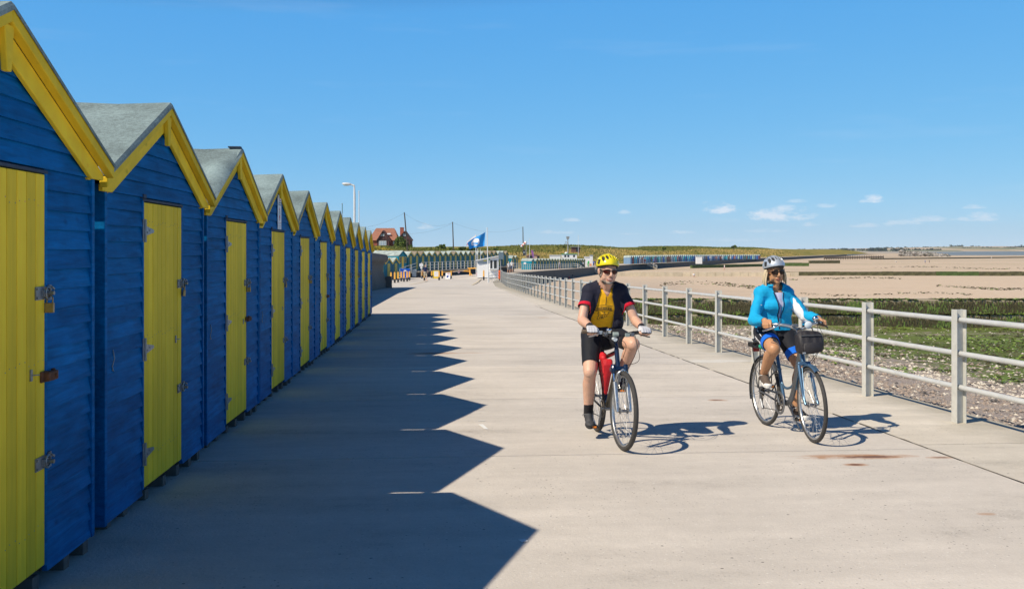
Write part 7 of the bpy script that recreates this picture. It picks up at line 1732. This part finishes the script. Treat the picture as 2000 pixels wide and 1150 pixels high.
# utility poles and wires
up_ = [pole_at('utility_pole', 'leaning dark utility pole right of the brick house', 'utility pole', 797, 415, 500, 170, .13, M_WOODPOLE, 789.8, False), pole_at('utility_pole', 'upright dark utility pole above the row of teal huts', 'utility pole', 886, 433.5, 500, 210, .14, M_WOODPOLE, 884, False), pole_at('utility_pole', 'distant dark utility pole by the windsock', 'utility pole', 1022, 443, 500, 255, .14, M_WOODPOLE, 1021.3, False)]
def wire(label, a, c, sag):
    o = thing('overhead_wire', label, 'overhead wire', a); b = MB(); d = c - a; b.tube([d * t_ + Vector((0, 0, -sag * 4 * t_ * (1 - t_))) for t_ in [k / 14 for k in range(15)]], .010, 5); b.build('wire', M_BLACK, o)
wire('overhead wire from the leaning pole to the upright pole', at(789.9, 417, 170), at(884, 434.5, 210), 1.3); wire('overhead wire from the upright pole to the pole by the windsock', at(884, 434.5, 210), at(1021.3, 444, 255), 1.6); wire('overhead wire running off behind the huts from the leaning pole', at(640, 446, 130), at(789.9, 416, 170), 1.0); wire('lower overhead wire dipping above the brick house roof', at(650, 424, 130), at(884, 436, 210), 2.2)
# ---- brick and timber house on the bank
M_BRICK = mat('red_brick_wall', (.30, .095, .06), .85, .25, 2); M_TILE = mat('orange_roof_tiles', (.46, .20, .12), .85, .2, 2.2); M_TILED = mat('brown_roof_tiles', (.33, .145, .095), .85, .2, 2.2); M_TIMB = mat('dark_half_timber', (.035, .025, .03), .8, .3, 3); M_INFILL = mat('dark_red_infill', (.13, .05, .05), .8, .25, 3)
hq = at(765, 486, 300); hs = thing('house', 'red brick and dark timbered house with steep tiled roofs behind the huts', 'house', hq, (0, 0, -YAW)); m = 300 / F
hxp = lambda px: (px - 765) * m
hzp = lambda py: (486 - py) * m
b = MB(); b.box2((hxp(726), .6, -1), (hxp(777), 8, hzp(469))); b.build('main_wall', M_BRICK, hs)
b = MB(); x0, x1 = hxp(718), hxp(777); ze = hzp(469.5); zr = hzp(445); b.add([(x0, .1, ze), (x1, .1, ze), (hxp(767), 4.2, zr), (hxp(731), 4.2, zr), (x0, 8.4, ze), (x1, 8.4, ze), (hxp(772), 2.9, hzp(452))], [(0, 1, 6, 2, 3), (1, 5, 2, 6), (5, 4, 3, 2), (4, 0, 3)]); b.build('main_roof', M_TILED, hs)
def gable(xa, xb, xm, yf, yb2, zap, zev, rm):
    b = MB(); b.prism([(hxp(xa) + .25, -1), (hxp(xb) - .25, -1), (hxp(xb) - .25, zev), (hxp(xm), zap - .25), (hxp(xa) + .25, zev)], 'y', yf, yb2); b.build('gable_wall', M_INFILL, hs)
    for s, xe in ((-1, xa), (1, xb)): b = MB(); b.prism([(hxp(xm), zap), (hxp(xe), zev - .15), (hxp(xe), zev - .42), (hxp(xm), zap - .27)], 'y', yf - .35, yb2); b.build('gable_roof', rm, hs)
    for s, xe in ((-1, xa), (1, xb)): b = MB(); b.prism([(hxp(xm), zap - .02), (hxp(xe), zev - .2), (hxp(xe), zev - .55), (hxp(xm), zap - .42)], 'y', yf - .42, yf - .36); b.build('bargeboard', M_TIMB, hs)
gable(736, 763.5, 749.3, -1.4, 4, hzp(450), hzp(469), M_TILE); gable(774.5, 804, 791, -.6, 5, hzp(451), hzp(467.5), M_TILE)
for xa, xb, yf in ((739, 761, -1.45), (779, 801, -.65)):
    for k in range(8): x = hxp(xa + (xb - xa) * k / 7); top = hzp(469) + (1 - abs(k - 3.5) / 3.5) * 1.6; MB().box((x, yf, (top - 1) / 2), (.14, .05, top + 1)).build('timber', M_TIMB, hs)
    MB().box((hxp((xa + xb) / 2), yf - .02, hzp(469)), (hxp(xb) - hxp(xa), .06, .16)).build('timber', M_TIMB, hs)
def hwin(xa, xb, ya, yb2, yf, n):
    w_ = node('window', hs); MB().box(((hxp(xa) + hxp(xb)) / 2, yf, (hzp(ya) + hzp(yb2)) / 2), (hxp(xb) - hxp(xa), .05, hzp(ya) - hzp(yb2))).build('pane', mat('glass_painted_sky', (.30, .40, .50), .12, .15, 3), w_); b = MB()  # pale blue panes carry a painted reflection of the sky
    for k in range(n + 1): x = hxp(xa + (xb - xa) * k / n); b.box((x, yf - .03, (hzp(ya) + hzp(yb2)) / 2), (.07, .05, hzp(ya) - hzp(yb2) + .06))
    for y in (ya, (ya * 2 + yb2) / 3, yb2): b.box(((hxp(xa) + hxp(xb)) / 2, yf - .03, hzp(y)), (hxp(xb) - hxp(xa), .05, .06))
    b.build('window_frame', M_WHITEP, w_)
hwin(741.5, 755.5, 470.5, 479, -1.48, 4); hwin(745, 747.5, 457, 461, -1.48, 1); hwin(749, 751.5, 457, 461, -1.48, 1); hwin(767.5, 771, 471, 477, .52, 1); hwin(788, 793, 456.5, 461, -.68, 2)
b = MB(); b.box((hxp(758.5), 1.5, hzp(457.5)), (6.5 * m, .5, 3.2 * m), Matrix.Rotation(R(-35), 3, 'X')); b.build('roof_window', mat('skylight', (.6, .66, .72), .2, .1, 3), hs)
b = MB(); b.box((hxp(783), 3, hzp(453)), (7 * m, 1.0, 18 * m)); b.box((hxp(783), 3, hzp(444.2)), (8 * m, 1.15, .9 * m)); b.build('chimney', M_BRICK, hs)
# ---- bushes and trees
M_LEAF = [mat('bush_leaf_light', (.20, .27, .05), .85, .3, .6), mat('bush_leaf_mid', (.11, .17, .032), .85, .3, .6), mat('bush_leaf_dark', (.05, .085, .02), .85, .3, .6)]; M_BARK = mat('bark', (.09, .07, .05), .9, .3, 6)
def bush(label, px, py, rx_px, rz_px, d, n, leaf, name='bush', mats=M_LEAF, seed=1, cat='bush'):
    c = at(px, py, d); k = d / F; rs = np.random.RandomState(seed); base = c.copy(); base.z = c.z - rz_px * k * 1.5; o = thing(name, label, cat, base); bl_ = []
    for _ in range(max(5, int(n / 110))):
        v = rs.randn(3); v /= np.linalg.norm(v); f = rs.rand() ** .5; bl_.append((v[0] * rx_px * k * f * .8, v[1] * rx_px * k * f * .8, (c.z - base.z) + v[2] * rz_px * k * f * .8, min(rx_px, rz_px) * k * rs.uniform(.28, .5)))
    V, FF, MI = leafcloud(bl_, n, leaf, mats, rs, .85); me = bpy.data.meshes.new('crown'); me.from_pydata(V, [], FF)
    for m_ in mats: me.materials.append(m_)
    me.polygons.foreach_set('material_index', MI); tag(link('crown', me, o), kind='stuff'); b = MB()
    for q in bl_[:4]: b.tube([(0, 0, -.5), (q[0] * .3, q[1] * .3, q[2] * .6), (q[0], q[1], q[2])], [.12, .08, .03], 6)
    b.build('trunk', M_BARK, o); return o
bush('rounded green tree standing in front of the brick house', 783, 474.5, 14.5, 12, 285, 4200, .20, 'tree', seed=2, cat='tree')
for i, (px, py, rx_, rz_, d, n, lab) in enumerate([(836, 485.5, 8, 3.5, 225, 700, 'small green bush on the bank right of the leaning pole'), (864, 484, 13, 6.5, 230, 1600, 'rounded green bush on the bank left of the upright utility pole'), (878, 485, 8, 5, 235, 700, 'dull grey green bush at the foot of the upright utility pole'), (902, 485.5, 10, 5, 230, 1000, 'green bush on the bank beyond the upright utility pole'),
        (918, 484.5, 12, 6.5, 230, 1400, 'bigger green bush below the blue flag'), (930, 486.5, 8, 4.5, 235, 700, 'dark bush behind the thin white poles'), (970, 486.5, 14, 3, 240, 700, 'low hedge on the skyline right of the flagpole'), (1296, 484.5, 4.5, 3, 395, 400, 'small round tree at the near end of the green dune crest'), (1433, 482.5, 9, 3.2, 440, 700, 'dark wide bush on the dune crest left of the woman'), (801, 482, 6, 4, 260, 500, 'spindly bush at the corner of the brick house')]):
    bush(lab, px, py, rx_, rz_, d, n, .17 * d / 230, seed=10 + i)
# ---- middle distance: teal rows on the lower promenade, small buildings on the bank
def row(pa, pb, n, fn):
    a, c = Vector(pa), Vector(pb)
    for k in range(n): fn(k, a.lerp(c, (k + .5) / n))
a, c = at(1046, 526, 214), at(1143, 522.5, 262); u2 = (c - a); u2.z = 0; u2.normalize(); n2 = Vector((u2.y, -u2.x, 0)); ang2 = math.atan2(n2.y, n2.x); rr_ = random.Random(77); wd2 = (c - a).length / 19
def f(k, p): small_hut('teal hut with yellow door on the lower promenade, %s from the white notice' % ordn(k + 1), p, ang2, wd2 - .03, 2.0, 2.35, 1.9, roofm=M_ROOFS[0], group='teal huts on the lower promenade', dw=.75)
row(a, c, 19, f)
e = at(1044, 526.5, 213) - u2 * 1.0; o = thing('beach_hut', 'bright teal end hut with a white notice on its sunlit side wall', 'beach hut', e - n2 * .1, (0, 0, ang2)); w, rf, bb, d_ = hut_meshes(2.2, 2.3, 2.4, 1.9, M_TEALL, M_ROOFS[0], M_OLIVE, M_TEAL, .7); link('walls', w, o)
for m_ in rf: link('roof_panel', m_, o)
link('door', d_, o); MB().box((-1.45, -1.09, 1.35), (.55, .03, .42)).build('notice', M_WHITEP, o)
for k, px in enumerate((1002.5, 1008.5)): small_hut('teal hut beside the pale green store, ' + ('next to it' if k == 0 else 'with sand coloured path on its far side'), at(px, 524, 176 + 3 * k), ang2, 2.0, 2.0, 2.3, 1.85, group='pair of teal huts by the green store', dw=.6)
q = at(990, 521.5, 178); o = thing('store', 'low pale green store with grey roof behind the gate railing', 'store', q, (0, 0, -YAW)); MB().box((0, 1, .62), (2.0, 2, 1.25)).build('walls', mat('pale_green_boards', (.09, .34, .32), .6, .12, 3), o); b = MB(); b.prism([(-.2, 1.28), (2.2, 1.28), (1.2, 1.75)], 'x', -1.05, 1.05); b.build('roof', M_ROOFS[0], o)
for x in (-.6, -.2, .2, .6):
    for z in (.45, .9): MB().box((x, -.01, z), (.28, .03, .28)).build('panel', mat('green_panel', (.13, .40, .38), .6, .1, 3), o)
# brick cabin, white huts, shelter on the bank
q = at(1041, 504.5, 238); o = thing('cabin', 'small brick cabin with pitched roof above the teal row', 'cabin', q, (0, 0, -YAW)); k = 238 / F
b = MB(); b.prism([(-12 * k, -.6), (12 * k, -.6), (12 * k, 5 * k), (0, 8.5 * k), (-12 * k, 5 * k)], 'y', 0, 3); b.build('walls', mat('pinkish_brick', (.50, .34, .26), .85, .15, 2), o)
for s in (-1, 1): b = MB(); b.prism([(0, 9.4 * k), (s * 14 * k, 5 * k), (s * 14 * k, 4.2 * k), (0, 8.6 * k)], 'y', -.3, 3.3); b.build('roof', M_TILED, o)
for (x0, x1) in ((-6.5, -1), (8, 12.5)): MB().box(((x0 + x1) / 2 * k, -.02, 1.9 * k), ((x1 - x0) * k, .05, 4.6 * k)).build('opening', M_GLASS, o)
def white_unit(lab, xa, xb, ya, yb2, d, roofm, green=False):
    q = at((xa + xb) / 2, yb2, d); k = d / F; o = thing('kiosk', lab, 'kiosk', q, (0, 0, -YAW)); w_ = (xb - xa) * k; h = (yb2 - ya) * k; MB().box((0, 1.2, h / 2 - .3), (w_, 2.4, h + .6)).build('walls', M_WHITEP, o); MB().box((0, 1.2, h + .05), (w_ + .3, 2.7, .12)).build('roof', roofm, o); return o, w_, h
M_GREENR = mat('green_roof_sheet', (.04, .28, .08), .6, .1, 3)
white_unit('low white beach office left of the green roofed one', 1074, 1095, 499, 504.5, 262, M_WHITEP); o, w_, h = white_unit('white beach office with green roof and dark windows on the bank', 1097.5, 1127, 496.5, 504.5, 265, M_GREENR)
for x in (-.28, -.08, .30): MB().box((x * w_, -.02, h * .55), (.5, .04, .55)).build('window', M_GLASS, o)
b = MB(); b.ell((-.35 * w_ + .6, 1.2, h + .25), (.45, .45, .35)); b.build('dome', M_WHITEP, o)
white_unit('tall white beach shop at the end of the teal row', 1142.5, 1152.5, 502, 521, 266, M_WHITEP); white_unit('grey white block behind the beach shop', 1152.8, 1158, 499, 521, 272, M_BING)
q = at(1124.5, 491.5, 275); k = 275 / F; o = thing('shelter', 'dark flat roofed brick shelter on top of the bank', 'shelter', q, (0, 0, -YAW)); MB().box((0, 1, 4 * k), (17 * k, 2, 10 * k)).build('walls', mat('dark_brick', (.16, .075, .06), .85, .25, 2), o); MB().box((0, 1, 9.4 * k), (21 * k, 2.8, 1.0 * k)).build('roof', mat('grey_green_roof', (.22, .28, .27), .7, .1, 3), o); MB().box((3.5 * k, -.02, 4 * k), (5.5 * k, .05, 8 * k)).build('door', M_GLASS, o)
o = pole_at('camera_mast', 'dark mast with square floodlight head and ring beside the shelter', 'mast', 1109.3, 467, 494, 272, .16, M_POLEG, 1109, False); b = MB(); c = at(1109, 464.5, 272) - o.location; b.box(c, (.62, .5, .75), taper=1.35); b.build('floodlight_head', M_POLEG, o); b = MB(); c = at(1105.6, 474.5, 272) - o.location; b.tube([c + Vector((.25 * math.cos(a), 0, .38 * math.sin(a))) for a in [2 * math.pi * k_ / 14 for k_ in range(14)]], .06, 6, closed=True); b.tube([c + Vector((.25, 0, 0)), at(1109, 474.5, 272) - o.location], .04, 5); b.build('speaker_ring', M_POLEG, o)
pole_at('mast', 'hair thin white pole in front of the dark shelter', 'mast', 1129.5, 460, 500, 262, .05, M_POLEW); pole_at('mast', 'thin white pole by the purple feather banner', 'mast', 1034.2, 467, 503, 236, .06, M_POLEW)
a = at(1017.2, 482, 228); c = at(1027.8, 472.6, 228); o = thing('windsock', 'white and red windsock streaming beside the distant utility pole', 'windsock', a); v = c - a
for i in range(5): b = MB(); b.tube([v * (i / 5), v * ((i + 1) / 5)], [.16 + .03 * i, .16 + .03 * (i + 1)], 10); b.build('sleeve_band', M_WHITEC if i % 2 == 0 else mat('windsock_red', (.75, .25, .2), .7, .1, 5), o)
b = MB(); b.tube([v, at(1028.5, 472, 228) - a, at(1028, 500, 228) - a], .045, 6); b.build('pole', M_POLEG, o)
def feather(lab, pts, d, m_, pole):
    o = thing('feather_banner', lab, 'banner', at(pole, 504, d)); b = MB(); P_ = [at(x, y, d) - o.location for (x, y) in pts]; n_ = len(P_); b.add(P_ + [p + Vector((0, .05, 0)) for p in P_], [tuple(range(n_)), tuple(range(n_, 2 * n_))[::-1]] + [(i, n_ + i, n_ + (i + 1) % n_, (i + 1) % n_) for i in range(n_)]); b.build('banner_cloth', m_, o); b = MB(); b.tube([(0, 0, 0), at(pole, pts[0][1] - 2, d) - o.location], .04, 6); b.build('pole', M_POLEG, o); return o
feather('purple feather shaped banner in front of the brick cabin', [(1037, 488.5), (1040, 488.5), (1043, 497), (1043.5, 504), (1041, 504), (1038.5, 496)], 228, mat('purple_banner', (.30, .10, .34), .7, .15, 3), 1042.5); o = feather('dark rounded feather banner with pale print left of the brick cabin', [(1022, 489), (1025, 487.5), (1026.5, 492), (1026.5, 499), (1023.5, 498), (1020.5, 493)], 226, mat('dark_banner', (.03, .035, .06), .7, .15, 3), 1026.8); MB().box(at(1023.5, 493, 225.8) - o.location, (.30, .03, .30)).build('banner_print', M_BING, o)
# ---- far row of many coloured huts
PAL = [('navy', (.012, .04, .14)), ('teal', (.01, .16, .22)), ('maroon', (.13, .03, .03)), ('slate blue', (.10, .17, .26)), ('white', (.72, .72, .72)), ('dark green', (.02, .09, .06)), ('sky blue', (.05, .30, .46)), ('brown', (.12, .07, .05)), ('grey', (.25, .28, .32)), ('lilac grey', (.24, .22, .32)), ('royal blue', (.015, .10, .34)), ('faded red', (.30, .10, .08)), ('turquoise', (.03, .34, .40)), ('pale green', (.25, .40, .32))]
PM = {n_: mat('hut_' + n_.replace(' ', '_'), tuple(min(.75, q * 1.6 + .01) for q in c_), .6, .12, 2) for n_, c_ in PAL}; rr_ = random.Random(41); n_far = 64; prev = None; M_DGREY = mat('dark_door', (.05, .05, .06), .6, .2, 3); cc = {}
for k in range(n_far):
    px = 1231 + (1486 - 1231) * (k + .5) / n_far; tt = (k + .5) / n_far; d = 300 + 225 * tt ** 1.25; yb_ = ip(px, [1220, 1340, 1486], [516.2, 510.8, 506.6]); p = at(px, yb_, d); px2 = px + 4; d2 = 300 + 225 * ((k + 1.5) / n_far) ** 1.25; p2 = at(px2, yb_, d2); v = p2 - p; ang = math.atan2(-v.x, v.y)
    ch = [q for q in PAL if q[0] != prev]; nm, cl = ch[rr_.randrange(len(ch))] if k not in (0, 5, 35) else ('white', (.72,) * 3) if k else ('slate blue', (.1, .17, .26)); prev = nm; cc[nm] = cc.get(nm, 0) + 1; s_ = (v.length * .82); d_m = rr_.choice([M_DGREY, PM['white'], PM['slate blue'], PM[nm], PM['royal blue'], PM['brown']])
    small_hut('%s beach hut, %s along the far row of coloured huts' % (nm, ordn(k + 1)), p, ang, round(min(s_, 3.4), 1), 2.2, 2.45 * (1.0 + .1 * rr_.uniform(-1, 1)) if False else 2.55, 2.0, PM[nm], M_ROOFS[0], d_m, PM['slate blue'] if rr_.random() < .5 else PM[nm], 'far row of coloured beach huts', .9)
white_unit('plain white kiosk standing among the far coloured huts', 1361, 1371.5, 501.5, 512, 352, M_WHITEP)
# steps with white handrails down to the sand
def steps(lab, px, py0, py1, d, w_px, dirx):
    a = at(px, py0, d); k = d / F; h = (py1 - py0) * k; o = thing('beach_steps', lab, 'steps', a, (0, 0, -YAW)); n_ = 8
    for i in range(n_): MB().box((dirx * (i + .5) * w_px * k / n_, -.9, -h * (i + 1) / n_ - .1), (w_px * k / n_, 1.5, h / n_ + .3)).build('step', M_DECK, o)
    for yy_ in (-.2, -1.6):
        for z in (1.0, .55): b = MB(); b.tube([(-dirx * 1.0, yy_, z), (0, yy_, z), (dirx * w_px * k, yy_, z - h)], .045, 6); b.build('handrail', M_RAIL, o)
        for i in range(4): x = dirx * w_px * k * i / 3; zz = -h * i / 3; b = MB(); b.tube([(x, yy_, zz), (x, yy_, zz + 1.0)], .045, 6); b.build('rail_post', M_RAIL, o)
steps('concrete beach steps with pale handrails near the end of the teal row', 1128, 523.5, 534, 236, 18, 1); steps('beach steps with several pale handrails just behind the man', 1150, 522.5, 532.5, 247, 18, 1); steps('beach steps in the wall below the coloured huts', 1262, 514.5, 524, 318, 20, 1)
lr = thing('promenade_railing', 'grey railing of close posts along the lower promenade in front of the teal row', 'railing', at(1000, 530, 150)); lo_ = lr.location.copy(); ypts = [(1001, 527, 150), (1030, 527, 168), (1062, 527.5, 186), (1095, 525, 206), (1120, 523.5, 224)]
for i in range(len(ypts) - 1):
    (xa, ya, da), (xb, yb2, db) = ypts[i], ypts[i + 1]
    for j in range(8): t_ = j / 8; link('post', pmw, lr, at(xa + (xb - xa) * t_, ya + (yb2 - ya) * t_, da + (db - da) * t_) - lo_)
    for z in (1.03, .55): b = MB(); b.tube([at(xa, ya, da) - lo_ + Vector((0, 0, z)), at(xb, yb2, db) - lo_ + Vector((0, 0, z))], .03, 6); b.build('rail', M_RAIL, lr)
# ---- people in the distance
CM = {n_: mat('clothes_' + n_, c_, .85, .12, 6) for n_, c_ in dict(navy=(.015, .03, .10), beige=(.50, .42, .30), white=(.78, .78, .78), pink=(.70, .35, .40), black=(.02, .02, .025), red=(.55, .03, .04), blue=(.03, .12, .50), denim=(.08, .12, .22), grey=(.3, .3, .32), green=(.02, .45, .10), orange=(.8, .25, .03)).items()}
def far_person(lab, feet, h, top, bottom, face=0.0, sit=False, stride=.12, vox=.022):
    o = thing('person', lab, 'person', feet, (0, 0, face)); k = h / 1.75; b = MB(); L = []
    if not sit:
        for s in (-1, 1): hp = Vector((0, s * .09, .92)); an = Vector((s * stride, s * .10, .09)); kn = ik(hp, an, .43, .42, (1, 0, 0)); L.append((hp, kn, an)); b.cap(hp, kn, .085, .058, 10); b.cap(kn, an, .058, .038, 10); b.cap(an + Vector((-.03, 0, -.05)), an + Vector((.16, 0, -.055)), .042, .036, 8)
        z0 = 0
    else:
        z0 = -.72
        for s in (-1, 1): hp = Vector((0, s * .09, .16)); kn = Vector((.34, s * .14, .42)); an = Vector((.56, s * .13, .08)); L.append((hp, kn, an)); b.cap(hp, kn, .085, .058, 10); b.cap(kn, an, .058, .04, 10); b.cap(an, an + Vector((.14, 0, -.02)), .04, .035, 8)
    tz = lambda z: z + z0
    chainell(b, [(0, 0, tz(.92)), (0, 0, tz(1.12)), (.01, 0, tz(1.38))], [.16, .15, .18], [.11, .10, .11], 3); b.cap((0, 0, tz(1.42)), (.02, 0, tz(1.58)), .055, .05, 10); b.ell((.02, 0, tz(1.645)), (.095, .075, .115), None, 12, 10); b.cap((.10, 0, tz(1.64)), (.115, 0, tz(1.62)), .014, .016, 6)
    A = []
    for s in (-1, 1): sh_ = Vector((.0, s * .20, tz(1.40))); e_ = Vector((-.02 + s * stride * .5, s * .25, tz(1.13))); w_ = Vector((.08 + s * stride * .6, s * .24, tz(.90))); A.append((sh_, e_)); b.cap(sh_, e_, .05, .04, 10); b.cap(e_, w_, .04, .03, 10); b.cap(w_, w_ + Vector((.02, 0, -.12)), .032, .02, 8)
    sc = Matrix.Scale(k, 4)
    def fin(mb, nm, mm): me = remeshed(mb, vox, 1); me.transform(sc); setmats(me, [mm]); link(nm, me, o)
    fin(b, 'body', M_SKIN_M); b = MB(); chainell(b, [(0, 0, tz(.96)), (0, 0, tz(1.12)), (.01, 0, tz(1.38))], [.165, .16, .19], [.12, .115, .12], 3, .012)
    for sh_, e_ in A: b.cap(sh_, sh_.lerp(e_, .6), .065, .06, 10)
    fin(b, 'shirt', top); b = MB(); chainell(b, [(0, 0, tz(.86)), (0, 0, tz(.98))], [.165, .16], [.125, .12], 2, .012)
    for hp, kn, an in L: b.cap(hp, hp.lerp(kn, .95), .10, .085, 10)
    fin(b, 'shorts', bottom); b = MB(); b.ell((.0, 0, tz(1.68)), (.10, .082, .095), None, 12, 8); fin(b, 'hair', CM['black'] if top is not CM['white'] else CM['beige']); return o
def onbeach(px, py): p = bpt(px, py); return p
far_person('man in navy shirt and beige shorts walking by the gate bollards', gpt(830.5, 548), 1.76, CM['navy'], CM['beige'], R(-60))
far_person('person in white shirt leaning at the railing beyond the kiosk', at(993.5, 533, 148), 1.7, CM['white'], CM['grey'], R(120)); far_person('taller person in white top and hat behind the first at the railing', at(999.5, 531, 152), 1.75, CM['white'], CM['denim'], R(100))
far_person('person in pink standing on the sand near the sea wall', onbeach(1099.5, 541), 1.68, CM['pink'], CM['pink'], R(-90), vox=.03); far_person('person in black sitting on the sand beside a child', onbeach(1117, 542.5), 1.7, CM['black'], CM['black'], R(-60), True, vox=.03); far_person('small child in red crouched on the sand', onbeach(1111.5, 544), 1.0, CM['red'], CM['red'], R(-60), True, vox=.03)
far_person('person in white top walking in front of the teal row', at(1092.5, 526, 206), 1.72, CM['white'], CM['denim'], R(-20), vox=.03); far_person('person in white by the tall white beach shop', at(1138.5, 523.5, 256), 1.7, CM['white'], CM['navy'], R(-100), vox=.03); far_person('person in blue beside the beach shop', at(1159.5, 521.5, 262), 1.7, CM['blue'], CM['navy'], R(-100), vox=.03); far_person('person in dark clothes right of the beach shop', at(1164, 521.5, 264), 1.7, CM['navy'], CM['black'], R(-80), vox=.03)
far_person('person in white sitting against the pale groyne', onbeach(1355, 541), 1.75, CM['white'], CM['grey'], R(-90), True, vox=.035); far_person('walker in pale pink on the sand beyond the pale groyne', onbeach(1415, 528), 1.75, CM['white'], CM['pink'], R(180), vox=.035)
far_person('walker in blue far out on the sand, one of a pair', onbeach(1807, 515.5), 1.75, CM['blue'], CM['navy'], 0, vox=.04); far_person('walker in dark clothes beside the one in blue', onbeach(1815, 514.5), 1.7, CM['black'], CM['navy'], 0, vox=.04); far_person('crouching figure in white far out on the sand', onbeach(1750, 512.5), 1.7, CM['white'], CM['grey'], 0, True, vox=.04); far_person('walker in white near the water line', onbeach(1936.5, 506), 1.75, CM['white'], CM['white'], 0, vox=.05)
far_person('person in blue shirt at the top of the steps by the coloured huts', at(1277, 515.5, 318), 1.75, CM['blue'], CM['navy'], R(-90), vox=.035); far_person('person in red by the coloured huts', at(1260, 516, 314), 1.7, CM['red'], CM['white'], R(-90), vox=.035)
o = thing('kayak', 'bright green kayak stood up against the white beach shop', 'kayak', at(1149, 521, 258)); b = MB(); b.tube([(0, 0, 0), (0, 0, .5), (.05, 0, 1.2), (.1, 0, 1.55)], [.1, .27, .25, .06], 10, flat=.5); b.build('hull', CM['green'], o, smooth=True); b = MB(); b.tube([(.03, -.14, .75), (.05, -.14, 1.0)], .12, 8, flat=.4); b.build('cockpit', M_BLACK, o)
o = thing('beach_chair', 'orange folding beach chair beside the green kayak', 'chair', at(1153.5, 521.5, 256)); b = MB(); b.box((0, 0, .35), (.6, .55, .06), Matrix.Rotation(.2, 3, 'X')); b.box((0, .3, .62), (.6, .06, .6), Matrix.Rotation(-.3, 3, 'X')); b.build('canvas', CM['orange'], o); b = MB()
for s in (-1, 1): b.tube([(s * .3, -.3, 0), (s * .3, .3, .5)], .025, 6); b.tube([(s * .3, .3, 0), (s * .3, -.3, .5)], .025, 6)
b.build('frame', M_POLEG, o)
# ================================================================ sea air
hz = MB(); hz.box2((-2600, -120, -8), (4600, 5700, 140)); hm_ = bpy.data.materials.new('haze_air'); hm_.use_nodes = True; hn = hm_.node_tree; hn.nodes.remove(hn.nodes['Principled BSDF'])
pv = hn.nodes.new('ShaderNodeVolumePrincipled'); pv.inputs['Color'].default_value = (.86, .93, 1.0, 1); pv.inputs['Density'].default_value = .00005; hn.links.new(pv.outputs[0], hn.nodes['Material Output'].inputs['Volume'])
tag(hz.build('haze', hm_), kind='stuff')
